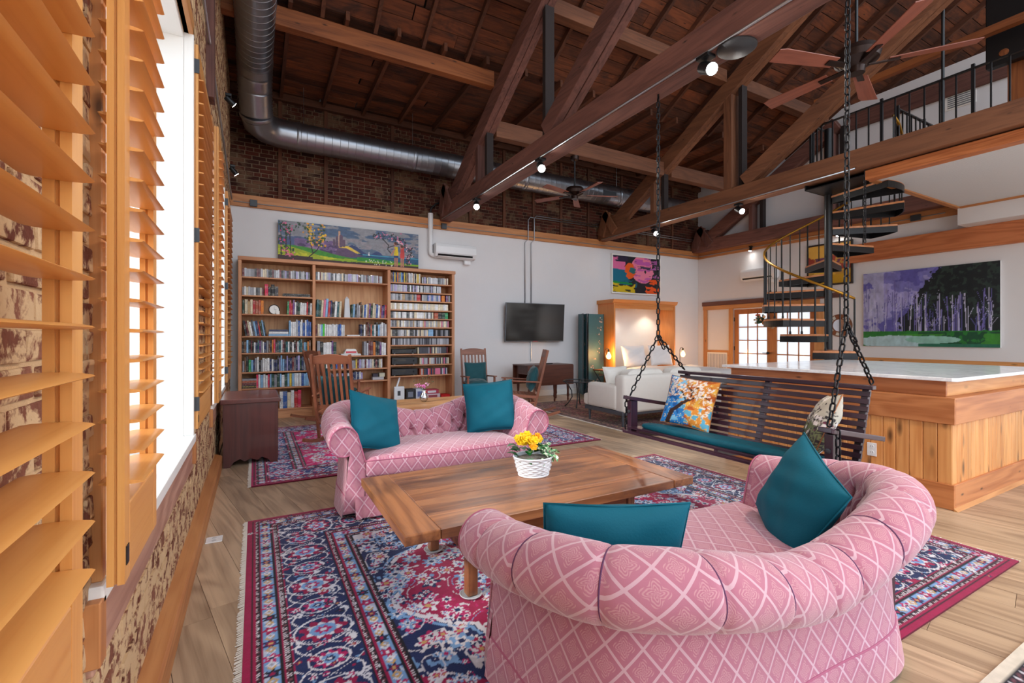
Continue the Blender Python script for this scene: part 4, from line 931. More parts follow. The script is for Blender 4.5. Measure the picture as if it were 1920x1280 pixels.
# ---------------------------------------------------------------- folding screen with blossoms
SCR = plain('screen_teal', (58, 100, 108), 0.5, var=0.12); BLO = plain('blossom_print', (206, 176, 160), 0.6); TWG = plain('twig_print', (120, 90, 64), 0.6)
fs = thing('folding_screen', 'dark teal folding screen painted with pale cherry blossoms, folded against the wall', 'screen', (6.95, 8.75, 0))
for i, (xa, ya, xb, yb) in enumerate(((6.60, 8.60, 6.72, 8.92), (6.76, 8.92, 6.72, 8.62), (6.74, 8.60, 7.27, 8.68))):
    a, b = Vector((xa, ya, 0)), Vector((xb, yb, 0)); L = (b - a).length; dr = (b - a).normalized(); nm = Vector((dr.y, -dr.x, 0))
    pn_ = MB().bar(a + Vector((0, 0, 0.95)), b + Vector((0, 0, 0.95)), 0.02, 1.86).build('panel', SCR, fs, bevel=0.004)
    fr = MB()
    for e in (a + dr * 0.006, b - dr * 0.006): fr.bar(e + Vector((0, 0, 0.02)), e + Vector((0, 0, 1.885)), 0.026, 0.014, up=dr)
    fr.build('panel_edge', plain('screen_edge', (22, 34, 42), 0.5), fs)
    rr_ = random.Random(i + 3)
    for cl in range(9 if L > 0.3 else 5):
        base = a + dr * (L * rr_.uniform(0.25, 0.85)) + Vector((0, 0, 0.3 + 0.18 * cl * (1 if L > 0.3 else 1.7)))
        if base.z > 1.8: continue
        m = MB(); tw = MB(); p0 = base; ang = rr_.uniform(0.2, 1.2)
        tp = [base + nm * 0.013 + (dr * math.cos(ang) * s - Vector((0, 0, math.sin(ang) * s * 0.6))) * 0.05 for s in range(-2, 3)]
        tp = [p for p in tp if 0.01 < (p - a).dot(dr) < L - 0.01]
        for k in range(rr_.randint(3, 7)):
            c = base + nm * 0.0125 + dr * rr_.uniform(-0.07, 0.07) + Vector((0, 0, rr_.uniform(-0.06, 0.06))); rad = rr_.uniform(0.012, 0.026)
            if not 0.03 < (c - a).dot(dr) < L - 0.03: continue
            m.add([c] + [c + (dr * math.cos(q) + Vector((0, 0, math.sin(q)))) * rad * (0.75 + 0.25 * math.cos(5 * q)) for q in [2 * PI * j / 15 for j in range(15)]], [(0, 1 + j, 1 + (j + 1) % 15) for j in range(15)])
        if m.v: m.build('blossom', BLO, pn_)
        if len(tp) > 1: tw.tube(tp, 0.003, 5).build('twig', TWG, pn_)

# ---------------------------------------------------------------- wall bed, bed, pillows
MUR = lambda ax: wood('wall_bed_maple', (190, 116, 56), (222, 150, 84), axis=ax, rough=0.4, var=0.04, streak=0.3)
mb = thing('wall_bed_cabinet', 'tall honey maple wall-bed cabinet with a lit white recess', 'cabinet', (8.35, 8.7, 0))
mx0, mx1, my0 = 7.36, 9.40, 8.42
bx(mx0, mx0 + 0.05, my0, YB - 0.003, 0, 2.16).build('side_panel', MUR('Z'), mb, bevel=0.004)
bx(mx1 - 0.05, mx1, my0, YB - 0.003, 0, 2.16).build('side_panel', MUR('Z'), mb, bevel=0.004)
bx(mx0 + 0.05, mx1 - 0.05, my0, YB - 0.003, 2.10, 2.16).build('top_panel', MUR('X'), mb)
MB().prism([(my0 + 0.02, 2.14), (my0 - 0.02, 2.16), (my0 - 0.05, 2.23), (YB - 0.003, 2.23), (YB - 0.003, 2.14)], 'x', mx0 - 0.04, mx1 + 0.04).build('cornice', MUR('X'), mb)
bx(mx0 + 0.05, mx1 - 0.05, YB - 0.02, YB - 0.003, 0, 2.10).build('back_panel', WINWHITE, mb)
bx(mx0 + 0.05, mx1 - 0.05, my0 + 0.02, my0 + 0.04, 2.02, 2.10).build('valance', MUR('X'), mb)
for x in (7.62, 8.9):
    MB().lathe([(0.03, 0), (0.045, -0.02), (0.04, -0.024), (0.001, -0.024)], (x, my0 + 0.18, 2.10), 16).build('puck_light', emit('puck_face', (255, 236, 210), 14.0), mb)
    add_light('puck_light_glow', 'SPOT', (x, my0 + 0.18, 2.06), 7, (1, 0.85, 0.66), rot=(math.radians(12), 0, 0), spot=math.radians(110), radius=0.03)
LINEN = plain('white_linen', (236, 234, 236), 0.8, var=0.03, bump=0.15, bscale=12, sheen=0.2)
bd = thing('bed', 'white made bed folded down from the wall-bed cabinet', 'bed', (8.36, 7.7, 0))
bx(7.44, 9.32, 6.75, 8.4, 0.10, 0.30).build('bed_frame', MUR('Y'), bd, bevel=0.006)
for x in (7.55, 9.2): bx(x - 0.03, x + 0.03, 6.85, 6.91, 0, 0.1).build('leg', MUR('Z'), bd)
def soft_box(x0, x1, y0, y1, z0, z1, r, wob=0.006, nx=26, ny=22, seed=1):
    """rounded, slightly rumpled cushion or mattress"""
    rr_ = random.Random(seed); m = MB(); ph = [rr_.uniform(0, 6) for _ in range(6)]
    hx, hy, hz = (x1 - x0) / 2, (y1 - y0) / 2, (z1 - z0) / 2; cx, cy, cz = (x0 + x1) / 2, (y0 + y1) / 2, (z0 + z1) / 2
    def sup(t, e): return math.copysign(abs(t) ** e, t)
    vs = []; NU, NV = nx * 2, 14; e1 = 0.28; e2 = max(0.18, min(0.9, r / min(hz, hx, hy) * 0.55))
    for j in range(NV + 1):
        b = -PI / 2 + PI * j / NV
        for i in range(NU):
            a = 2 * PI * i / NU
            x = sup(math.cos(b), e2) * sup(math.cos(a), e1); y = sup(math.cos(b), e2) * sup(math.sin(a), e1); zz = sup(math.sin(b), e2)
            d = wob * (math.sin(5 * x + ph[0] + 3 * y) + math.sin(9 * y + ph[1] - 4 * x) + 0.6 * math.sin(14 * x + 11 * y + ph[2]))
            vs.append((cx + hx * x * (1 + d * 0.5), cy + hy * y * (1 + d * 0.5), cz + hz * zz + (d if zz > 0 else 0)))
    fs = [(j * NU + i, j * NU + (i + 1) % NU, (j + 1) * NU + (i + 1) % NU, (j + 1) * NU + i) for j in range(NV) for i in range(NU)]
    return m.add(vs, fs)
soft_box(7.42, 9.34, 6.72, 8.42, 0.28, 0.56, 0.08).build('mattress', LINEN, bd, smooth=True)
soft_box(7.30, 9.46, 6.60, 8.2, 0.30, 0.66, 0.12, 0.012, seed=4).build('duvet', LINEN, bd, smooth=True)

def pillow_mb(wd, ht, th, n=26, pinch=0.06, seed=0, sag=0.0):
    """square pillow lying in XZ, thickness along Y, centred"""
    m = MB(); rr_ = random.Random(seed); ph = [rr_.uniform(0, 6.3) for _ in range(4)]; vs = []; fs = []
    for s in (-1, 1):
        for j in range(n + 1):
            for i in range(n + 1):
                u, v = -1 + 2 * i / n, -1 + 2 * j / n
                k = max(0, (1 - abs(u) ** 2.6)) ** 0.55 * max(0, (1 - abs(v) ** 2.6)) ** 0.55
                x = u * wd / 2 * (1 - pinch * (1 - v * v) * abs(u)); zz = v * ht / 2 * (1 - pinch * (1 - u * u) * abs(v))
                wr = 0.022 * th * (math.sin(7 * u + 5 * v + ph[0]) + math.sin(11 * v - 6 * u + ph[1])) * k
                vs.append((x, s * (th / 2 * k + 0.002) + wr, zz - sag * k * (1 - v) * 0.5))
    N = (n + 1) ** 2
    for s in (0, 1):
        for j in range(n):
            for i in range(n):
                q = [s * N + j * (n + 1) + i, s * N + j * (n + 1) + i + 1, s * N + (j + 1) * (n + 1) + i + 1, s * N + (j + 1) * (n + 1) + i]
                fs.append(tuple(q) if s == 0 else tuple(q[::-1]))
    rim = [i for i in range(n + 1)] + [j * (n + 1) + n for j in range(1, n + 1)] + [n * (n + 1) + i for i in range(n - 1, -1, -1)] + [j * (n + 1) for j in range(n - 1, 0, -1)]
    for a, b in zip(rim, rim[1:] + rim[:1]): fs.append((b, a, a + N, b + N))
    return m.add(vs, fs)
def cushion(name, label, cat, mat, wd, ht, th, loc, rot, group=None, tagpos=True, seed=0):
    """rot: euler; the pillow's back rests towards +Y before rotation"""
    t = thing(name, label, cat, (0, 0, 0), group)
    pillow_mb(wd, ht, th, seed=seed).build('cover', mat, t, smooth=True)
    e = wd / 2; h = ht / 2
    rim = [(-e, 0, -h), (0, 0, -h * 0.94), (e, 0, -h), (e * 0.94, 0, 0), (e, 0, h), (0, 0, h * 0.94), (-e, 0, h), (-e * 0.94, 0, 0)]
    MB().tube([Vector(p) * 0.995 for p in rim], 0.004, 6, closed=True).build('piping', mat, t, smooth=True)
    if tagpos: bx(e * 0.93, e * 0.93 + 0.018, -0.003, 0.001, -h * 0.35, -h * 0.35 + 0.03).build('care_tag', WINWHITE, t)
    t.location = loc; t.rotation_euler = rot; return t
for i, (x, lab) in enumerate(((7.86, 'left white pillow standing at the bed head'), (8.72, 'right white pillow standing at the bed head'))):
    cushion('bed_pillow', lab, 'pillow', LINEN, 0.72, 0.5, 0.2, (x, 8.28, 0.90), (math.radians(-14), 0, 0), 'white bed pillows', False, seed=i)

# ---------------------------------------------------------------- bedside tables and lamps
NS = wood('bedside_wood', (92, 50, 30), (140, 84, 54), axis='X', rough=0.5)
def bedside(label, x, y):
    t = thing('bedside_table', label, 'bedside table', (x, y, 0), 'bedside tables')
    bx(x - 0.24, x + 0.24, y - 0.2, y + 0.2, 0.57, 0.60).build('top', NS, t, bevel=0.005)
    for sx in (-1, 1):
        for sy in (-1, 1):
            MB().bar((x + sx * 0.22, y + sy * 0.18, 0.57), (x + sx * 0.08, y + sy * 0.1, 0.3), 0.02, 0.02).build('leg', BLACKM, t)
            MB().bar((x + sx * 0.08, y + sy * 0.1, 0.3), (x + sx * 0.2, y + sy * 0.16, 0.0), 0.02, 0.02).build('leg', BLACKM, t)
    bx(x - 0.12, x + 0.12, y - 0.12, y + 0.12, 0.28, 0.30).build('lower_shelf', NS, t)
bedside('small wooden bedside table left of the wall bed', 7.08, 8.35); bedside('small wooden bedside table right of the wall bed', 9.75, 8.45)
@cached
def bulbglass(name):
    t = NT(name); return t.set((1, 0.86, 0.62, 1), 0.03, trans=1.0, emis=(255, 190, 110), estr=1.2)
def edison(label, x, y, z, e):
    t = thing('bedside_lamp', label, 'lamp', (x, y, z), 'exposed-bulb bedside lamps')
    bx(x - 0.09, x + 0.09, y - 0.06, y + 0.06, z, z + 0.025).build('base', BLACKM, t, bevel=0.005)
    MB().tube([(x - 0.06, y, z + 0.02), (x - 0.06, y, z + 0.42), (x - 0.045, y, z + 0.455), (x - 0.02, y, z + 0.47), (x + 0.03, y, z + 0.47), (x + 0.05, y, z + 0.45)], 0.008, 8).build('pole', BLACKM, t, smooth=True)
    MB().lathe([(0.012, 0), (0.024, -0.01), (0.026, -0.06)], (x + 0.05, y, z + 0.455), 14).build('socket', BLACKM, t, smooth='auto')
    MB().lathe([(0.018, 0), (0.03, -0.03), (0.055, -0.08), (0.06, -0.11), (0.045, -0.15), (0.001, -0.17)], (x + 0.05, y, z + 0.395), 18).build('bulb', bulbglass('amber_bulb'), t, smooth=True)
    MB().tube([(x + 0.05, y, z + 0.37), (x + 0.04, y, z + 0.33), (x + 0.06, y, z + 0.30), (x + 0.05, y, z + 0.27)], 0.006, 6).build('filament', emit('filament', (255, 170, 70), 50.0), t)
    add_light('bedside_lamp_glow', 'POINT', (x + 0.05, y - 0.1, z + 0.31), e, (1.0, 0.52, 0.18), radius=0.06)
edison('glowing bulb lamp on the left bedside table', 7.14, 8.4, 0.60, 12); edison('glowing bulb lamp on the right bedside table', 9.66, 8.45, 0.60, 10)

# ---------------------------------------------------------------- white sofa
WF = plain('cream_upholstery', (226, 222, 216), 0.85, var=0.03, bump=0.15, bscale=90, sheen=0.3)
ws = thing('white_sofa', 'cream white upholstered sofa with grey legs, seen from behind beside the swing', 'sofa', (5.8, 5.7, 0))
wx0, wx1, wy0, wy1 = 4.72, 6.95, 5.2, 6.15
GL = plain('grey_leg', (86, 92, 102), 0.4, 0.4)
bx(wx0 + 0.01, wx1 - 0.01, wy0 + 0.02, wy1 - 0.03, 0.17, 0.23).build('base_frame', GL, ws, bevel=0.006)
for x in (wx0 + 0.06, wx1 - 0.06):
    for y in (wy0 + 0.07, wy1 - 0.1): MB().tube([(x, y, 0), (x, y, 0.18)], [0.014, 0.026], 10).build('leg', GL, ws, smooth='auto')
def soft(x0, x1, y0, y1, z0, z1, r): return MB().box(x0, x1, y0, y1, z0, z1), r
for nm_, a in (('arm', (wx0, wx0 + 0.2, wy0 + 0.16, wy1 - 0.1, 0.23, 0.61)), ('arm', (wx1 - 0.2, wx1, wy0 + 0.16, wy1 - 0.1, 0.23, 0.61)), ('back', (wx0 + 0.02, wx1 - 0.02, wy0, wy0 + 0.22, 0.20, 0.76)), ('seat_base', (wx0 + 0.2, wx1 - 0.2, wy0 + 0.2, wy1 - 0.06, 0.23, 0.33))):
    bx(*a).build(nm_, WF, ws, bevel=0.05 if nm_ != 'seat_base' else 0.01, smooth=True)
soft_box(wx0 + 0.02, wx0 + 0.22, wy1 - 0.14, wy1 + 0.02, 0.23, 0.42, 0.06, 0.0).build('arm_front', WF, ws, smooth=True)
for i in range(2):
    a = wx0 + 0.21 + i * 0.91
    soft_box(a, a + 0.9, wy0 + 0.22, wy1 - 0.02, 0.33, 0.47, 0.05, 0.004, seed=i).build('seat_cushion', WF, ws, smooth=True)
    soft_box(a + 0.08, a + 0.86, wy0 + 0.2, wy0 + 0.42, 0.46, 0.83, 0.09, 0.006, seed=i + 5).build('back_cushion', WF, ws, smooth=True)
cushion('white_cushion', 'white loose cushion leaning at the left end of the cream sofa', 'cushion', WF, 0.5, 0.42, 0.16, (5.1, 5.75, 0.66), (math.radians(-20), 0, 0), None, False, seed=8)

# small glass-topped iron table
gl = thing('glass_side_table', 'small glass-topped side table with curved dark iron legs behind the cream sofa', 'table', (5.45, 7.25, 0))
MB().lathe([(0.001, 0), (0.30, 0), (0.31, 0.006), (0.30, 0.012), (0.001, 0.012)], (5.45, 7.25, 0.50), 28).build('glass_top', glass('table_glass'), gl, smooth='auto')
MB().tube([(5.45 + 0.29 * math.cos(a), 7.25 + 0.29 * math.sin(a), 0.488) for a in [2 * PI * k / 24 for k in range(24)]], 0.012, 8, closed=True).build('rim', DARKM, gl, smooth=True)
for k in range(4):
    a = PI / 4 + PI / 2 * k; c, s = math.cos(a), math.sin(a)
    MB().tube([(5.45 + c * r_, 7.25 + s * r_, z_) for r_, z_ in ((0.28, 0.48), (0.2, 0.42), (0.13, 0.3), (0.12, 0.18), (0.2, 0.05), (0.26, 0.0))], 0.011, 8).build('leg', DARKM, gl, smooth=True)
# ---------------------------------------------------------------- painted grids (rugs, canvases)
class Canvas:
    """colours on the vertices of a grid; w x h metres, origin lower left"""
    def __init__(s, w, h, res):
        s.w, s.h = w, h; s.nx, s.ny = int(w / res) + 1, int(h / res) + 1
        s.X, s.Y = np.meshgrid(np.linspace(0, w, s.nx), np.linspace(0, h, s.ny)); s.C = np.zeros((s.ny, s.nx, 3)); s.rng = np.random.default_rng(5)
    def put(s, mask, col, a=1.0):
        c = np.array(srgb(col)); m = (np.clip(mask.astype(float), 0, 1) * a)[..., None]; s.C = s.C * (1 - m) + c * m
    def noise(s, sx, sy, seed, oct=3):
        out = 0; amp = 1; tot = 0
        for o in range(oct):
            g = np.random.default_rng(seed * 13 + o); nx, ny = int(s.w / sx * 2 ** o) + 3, int(s.h / sy * 2 ** o) + 3; G = g.random((ny, nx))
            fx, fy = s.X / sx * 2 ** o, s.Y / sy * 2 ** o; ix, iy = fx.astype(int), fy.astype(int); tx, ty = fx - ix, fy - iy
            tx, ty = tx * tx * (3 - 2 * tx), ty * ty * (3 - 2 * ty)
            out = out + amp * ((G[iy, ix] * (1 - tx) + G[iy, ix + 1] * tx) * (1 - ty) + (G[iy + 1, ix] * (1 - tx) + G[iy + 1, ix + 1] * tx) * ty); tot += amp; amp *= 0.5
        return out / tot
    def poly(s, pts):
        m = np.zeros(s.X.shape, bool); n = len(pts)
        for i in range(n):
            (x0, y0), (x1, y1) = pts[i], pts[(i + 1) % n]
            if y0 == y1: continue
            m ^= ((s.Y < y0) != (s.Y < y1)) & (s.X < (x1 - x0) * (s.Y - y0) / (y1 - y0) + x0)
        return m
    def ell(s, cx, cy, rx, ry): return ((s.X - cx) / rx) ** 2 + ((s.Y - cy) / ry) ** 2 < 1
    def line(s, x0, y0, x1, y1, r):
        d = np.array([x1 - x0, y1 - y0]); L = (d ** 2).sum() + 1e-9; t = np.clip(((s.X - x0) * d[0] + (s.Y - y0) * d[1]) / L, 0, 1)
        return np.hypot(s.X - x0 - t * d[0], s.Y - y0 - t * d[1]) < r
    def local(s, cx, cy, r, fn):
        """run fn only on the window of the grid around (cx, cy)"""
        i0, i1 = max(0, int((cx - r) / s.w * (s.nx - 1))), min(s.nx, int((cx + r) / s.w * (s.nx - 1)) + 2); j0, j1 = max(0, int((cy - r) / s.h * (s.ny - 1))), min(s.ny, int((cy + r) / s.h * (s.ny - 1)) + 2)
        if i1 <= i0 or j1 <= j0: return
        sub = Canvas.__new__(Canvas); sub.X, sub.Y, sub.C, sub.w, sub.h = s.X[j0:j1, i0:i1], s.Y[j0:j1, i0:i1], s.C[j0:j1, i0:i1], s.w, s.h
        fn(sub); s.C[j0:j1, i0:i1] = sub.C
    def flower(s, cx, cy, r, c1, c2, c3, n=6, ph=0.0):
        def f(q):
            rr = np.hypot(q.X - cx, q.Y - cy); a = np.arctan2(q.Y - cy, q.X - cx) + ph
            q.put(rr < r * (0.78 + 0.22 * np.cos(n * a)), c1); q.put(rr < r * 0.62 * (0.75 + 0.25 * np.cos(n * a + 1.5)), c2); q.put(rr < r * 0.26, c3)
        s.local(cx, cy, r * 1.05, f)
    def mesh(s, name, mat, z=None, thick=0.0, plane='xy'):
        ix = np.arange(s.nx * s.ny).reshape(s.ny, s.nx); q = np.stack([ix[:-1, :-1], ix[:-1, 1:], ix[1:, 1:], ix[1:, :-1]], -1).reshape(-1, 4)
        zz = np.zeros_like(s.X) if z is None else z
        V = np.stack([s.X, s.Y, zz], -1).reshape(-1, 3) if plane == 'xy' else np.stack([s.X, zz, s.Y], -1).reshape(-1, 3)
        me = bpy.data.meshes.new(name); me.vertices.add(len(V)); me.vertices.foreach_set('co', V.ravel().astype(np.float32))
        me.loops.add(q.size); me.loops.foreach_set('vertex_index', q.ravel().astype(np.int32)); me.polygons.add(len(q)); me.polygons.foreach_set('loop_start', np.arange(0, q.size, 4, dtype=np.int32))
        me.update(calc_edges=True); ca = me.color_attributes.new('Col', 'FLOAT_COLOR', 'POINT')
        ca.data.foreach_set('color', np.concatenate([s.C.reshape(-1, 3), np.ones((s.nx * s.ny, 1))], 1).astype(np.float32).ravel()); me.materials.append(mat); return me
CR, NV, LB, IV, BK, MG, GO = (146, 12, 66), (20, 36, 82), (112, 152, 198), (206, 204, 212), (18, 16, 28), (170, 24, 92), (186, 150, 96)
RUGM = attr_mat('rug_pile', 0.95, bump=0.5, bscale=220, sheen=0.15, spec=0.1)
def persian(w, h, res, seed, red=CR, navy=NV, lb=LB, iv=IV, field=CR, bands=1.0, full=False):
    c = Canvas(w, h, res); X, Y = c.X, c.Y; rg = np.random.default_rng(seed); rp = random.Random(seed)
    dx, dy = np.minimum(X, w - X), np.minimum(Y, h - Y); d = np.minimum(dx, dy); side = dx < dy; s = np.where(side, Y, X)
    S = lambda a: a * bands
    c.put(d >= 0, red)
    def zig(a, b):
        c.put((d > S(a)) & (d < S(b)), iv); t = (d - S(a)) / (S(b) - S(a)); k = np.abs(((s / 0.03) % 1) - 0.5) * 2
        c.put((d > S(a)) & (d < S(b)) & (np.abs(t - k) < 0.28), BK); c.put((d > S(a)) & (d < S(b)) & (np.abs(t - (1 - k)) < 0.16), (104, 60, 70))
        for e in (a, b): c.put(np.abs(d - S(e)) < 0.005, BK); c.put(np.abs(d - S(e) - 0.009) < 0.004, red)
    c.put(d > S(0.085), lb); c.put(d > S(0.23), navy); c.put(d > S(0.61), lb); c.put(d > S(0.77), navy)
    n1 = c.noise(0.05, 0.05, seed + 1, 2)
    c.put((d > S(0.085)) & (d < S(0.19)) & (n1 > 0.66), iv, 0.6); c.put((d > S(0.66)) & (d < S(0.76)) & (n1 > 0.64), iv, 0.6)
    zig(0.045, 0.085); zig(0.185, 0.23); zig(0.60, 0.645); zig(0.75, 0.795)
    # motifs along the bands
    def along(off, step, fn):
        o = S(off); k = 0; t = o + step / 2
        while t < w - o: fn(t, o, k, 0); fn(t, h - o, k, 0); t += step; k += 1
        t = o + step / 2; k = 0
        while t < h - o: fn(o, t, k, 1); fn(w - o, t, k, 1); t += step; k += 1
    cyc = [(red, MG, iv), (BK, navy, red), (MG, iv, navy), (navy, red, GO)]
    def small(x, y, k, v):
        a, b, e = cyc[k % 4]; c.flower(x, y, 0.034, a, b, e, 5 + k % 2, k)
        for sg in (-1, 1):
            xx, yy = (x + sg * 0.045, y) if v == 0 else (x, y + sg * 0.045)
            c.local(xx, yy, 0.03, lambda q: q.put(np.abs(np.abs(q.X - xx) + np.abs(q.Y - yy) - 0.016) < 0.006, GO if k % 2 else iv))
    along(0.137, 0.105, small); along(0.70, 0.105, small)
    # navy main border: scrolling vines and palmettes
    m = (d > S(0.24)) & (d < S(0.59)); t = d - S(0.415); P = 0.44
    for ph, amp in ((0.0, 0.12), (PI, 0.12), (PI / 2, 0.15), (-PI / 2, 0.15)):
        c.put(m & (np.abs(t - amp * np.sin(2 * PI * s / P + ph)) < 0.0042), iv)
    n2 = c.noise(0.035, 0.035, seed + 2, 2); n3 = c.noise(0.05, 0.05, seed + 3, 2)
    c.put(m & (n2 > 0.74), iv); c.put(m & (n3 > 0.78), red); c.put(m & (n2 < 0.2), lb)
    def palm(x, y, k, v):
        big = k % 2 == 0; R_ = 0.088 if big else 0.058
        def f(q):
            a, b = (q.X - x, q.Y - y) if v else (q.Y - y, q.X - x)
            rr = np.hypot(a / 1.25, b); an = np.arctan2(b, a)
            q.put(np.abs(rr - R_ * 1.12) < 0.0038, iv)
            q.put(rr < R_ * (0.85 + 0.15 * np.cos(9 * an)), red if big else MG); q.put(rr < R_ * 0.72 * (0.85 + 0.15 * np.cos(7 * an + 1)), iv); q.put(rr < R_ * 0.52, lb); q.put(rr < R_ * 0.34 * (0.8 + 0.2 * np.cos(6 * an)), MG if big else navy); q.put(rr < R_ * 0.13, iv)
        c.local(x, y, 0.16, f)
    along(0.415, 0.22, palm)
    for _ in range(int((w + h) * 60 * bands)):
        e = rp.uniform(S(0.26), S(0.58)); u = rp.random() * 2 * (w + h)
        if u < w: x, y = u, e
        elif u < 2 * w: x, y = u - w, h - e
        elif u < 2 * w + h: x, y = e, u - 2 * w
        else: x, y = w - e, u - 2 * w - h
        a, b, g = rp.choice(cyc); c.flower(x, y, rp.uniform(0.012, 0.026), iv if rp.random() < 0.4 else a, b, g, 5, rp.uniform(0, 6))
    # field with lobed medallion
    fld = d > S(0.80); cx, cy = w / 2, h / 2; a = np.arctan2((Y - cy) / h, (X - cx) / w); q = np.hypot((X - cx) / (w / 2 - S(0.8)), (Y - cy) / (h / 2 - S(0.8)))
    lob = (2.0 if full else 0.90) + 0.09 * np.abs(np.sin(6 * a)) + 0.03 * np.sin(12 * a + 1)
    c.put(fld, navy); c.put(fld & (n3 > 0.72), lb); c.put(fld & (q > 1.28), iv)
    c.put(fld & (np.abs(q - 1.28) < 0.02), red); c.put(fld & (q < lob), field); c.put(fld & (np.abs(q - lob) < 0.012), iv); c.put(fld & (np.abs(q - lob - 0.025) < 0.008), lb)
    v1 = c.noise(0.17, 0.17, seed + 5, 2); c.put(fld & (np.abs(v1 - 0.5) < 0.012), iv, 0.85); c.put(fld & (np.abs(v1 - 0.62) < 0.010), lb, 0.9)
    c.put(fld & (n2 > 0.78), iv, 0.9); c.put(fld & (n2 < 0.15), MG, 0.9)
    for _ in range(int(w * h * 75)):
        x, y = rp.uniform(S(0.82), w - S(0.82)), rp.uniform(S(0.82), h - S(0.82)); r_ = rp.choice((0.02, 0.03, 0.045, 0.06))
        p = rp.choice(((iv, lb, MG), (lb, iv, navy), (iv, MG, GO), (navy, iv, red), (MG, iv, navy))); c.flower(x, y, r_, *p, n=rp.choice((5, 6, 8)), ph=rp.uniform(0, 6))
    c.C *= (0.9 + 0.2 * c.noise(0.02, 0.02, seed + 9, 1))[..., None]
    return c
def fringe(parent, x, y0, y1, z, sgn, mat, n, L=0.03):
    m = MB(); rr_ = random.Random(3)
    for i in range(n):
        y = y0 + (y1 - y0) * (i + 0.5) / n; j = rr_.uniform(-0.006, 0.006); l = L * rr_.uniform(0.7, 1.1)
        m.add([(x, y - 0.004, z), (x, y + 0.004, z), (x + sgn * l, y + 0.003 + j, 0.002), (x + sgn * l, y - 0.003 + j, 0.002), (x, y, z + 0.003), (x + sgn * l, y + j, 0.005)], [(0, 3, 5, 4), (1, 4, 5, 2), (0, 1, 2, 3), (2, 5, 3)])
    o = m.build('fringe', mat, parent); o['kind'] = 'stuff'
def rug(label, x0, x1, y0, y1, canvas, th=0.011, fr=True, wave=0.0):
    t = thing('rug', label, 'rug', (x0, y0, 0))
    me = canvas.mesh('pile', RUGM, np.full_like(canvas.X, th)); o = link('pile', me, t)
    bx(x0 + 0.001, x1 - 0.001, y0 + 0.001, y1 - 0.001, 0.0005, th - 0.0005).build('backing', plain('rug_edge', (96, 14, 40), 0.95), t)
    if fr:
        FM = plain('rug_fringe', (206, 198, 188), 0.95)
        fringe(t, x0, y0, y1, th * 0.7, -1, FM, int((y1 - y0) / 0.011)); fringe(t, x1, y0, y1, th * 0.7, 1, FM, int((y1 - y0) / 0.011))
    return t
rug('large crimson and navy medallion rug under the coffee table', -0.045, 4.0, 0.98, 3.89, persian(4.045, 2.91, 0.0066, 11, bands=0.77))
rug('magenta and blue patterned rug under the rocking chairs', -0.03, 3.96, 4.78, 7.7, persian(3.99, 2.92, 0.0115, 23, red=(178, 14, 92), navy=(40, 66, 130), lb=(150, 184, 220), iv=(216, 218, 230), field=(206, 24, 110), bands=0.62, full=True))
rug('dark red and brown worn rug under the cream sofa', 4.6, 7.3, 5.0, 8.05, persian(2.7, 3.05, 0.016, 37, red=(112, 62, 58), navy=(92, 34, 44), lb=(122, 84, 74), iv=(150, 118, 100), field=(116, 22, 42)))
rug('pale-edged blue rug at the lower right corner of the picture', 1.6, 4.9, -0.9, 0.71, persian(3.3, 1.61, 0.012, 41, red=(206, 196, 180), navy=(34, 52, 90), lb=(120, 160, 196)), fr=False)

# ---------------------------------------------------------------- canvases
PAINT = attr_mat('oil_paint', 0.45, bump=0.25, bscale=120, spec=0.4)
def hang(label, cat_mesh, c, M, edge, depth=0.03, frame=None, fw=0.03):
    """canvas in local XZ, picture facing -Y; M places its lower left corner"""
    t = thing('painting', label, 'painting', (0, 0, 0))
    o = link('picture', c.mesh('picture', PAINT, np.full_like(c.X, -depth - 0.001), plane='xz'), t)
    bx(0, c.w, -depth, 0, 0, c.h).build('stretcher', edge, t)
    if frame:
        f = MB()
        for a in ((-fw, 0, -fw, c.h + fw), (c.w, c.w + fw, -fw, c.h + fw), (0, c.w, -fw, 0), (0, c.w, c.h, c.h + fw)): MB().box(a[0], a[1], -depth - 0.012, 0, a[2], a[3]).build('frame_side', frame, t, bevel=0.003)
    t.matrix_world = M; t.location = M.to_translation(); t.rotation_euler = M.to_euler(); return t
# seaside landscape above the bookcase
c = Canvas(2.46, 0.68, 0.0085); X, Y = c.X, c.Y; n = c.noise(0.35, 0.09, 3, 4); n2 = c.noise(0.1, 0.05, 4, 3)
c.put(Y >= 0, (92, 110, 136)); c.put(n > 0.52, (140, 140, 148)); c.put((Y > 0.5) & (n < 0.5), (74, 96, 128)); c.put((Y > 0.3) & (Y < 0.46) & (n2 > 0.5), (150, 142, 150))
c.put((Y < 0.30 + 0.10 * np.sin(X * 2.1 + 1) * (X < 0.8) + 0.05 * n2) & (X < 0.75), (74, 88, 130))
c.put(Y < 0.14 + 0.20 * np.exp(-((X - 1.22) / 0.22) ** 2) + 0.12 * np.exp(-((X - 1.68) / 0.12) ** 2) + 0.03 * n2, (52, 66, 116)); c.put((Y < 0.215), (24, 84, 124)); c.put((Y < 0.215) & (n2 > 0.55), (20, 62, 104)); c.put((np.abs(Y - 0.2) < 0.008) & (X > 1.4), (80, 160, 190))
c.put((Y < 0.36 + 0.05 * n2) & (X > 0.25) & (X < 1.02) & (Y > 0.12), (112, 86, 132)); c.put((Y < 0.36) & (X > 0.3) & (X < 1.0) & (n2 > 0.55), (150, 116, 150)); c.put((Y < 0.34) & (X > 0.3) & (X < 1.0) & (n2 < 0.36), (72, 50, 92))
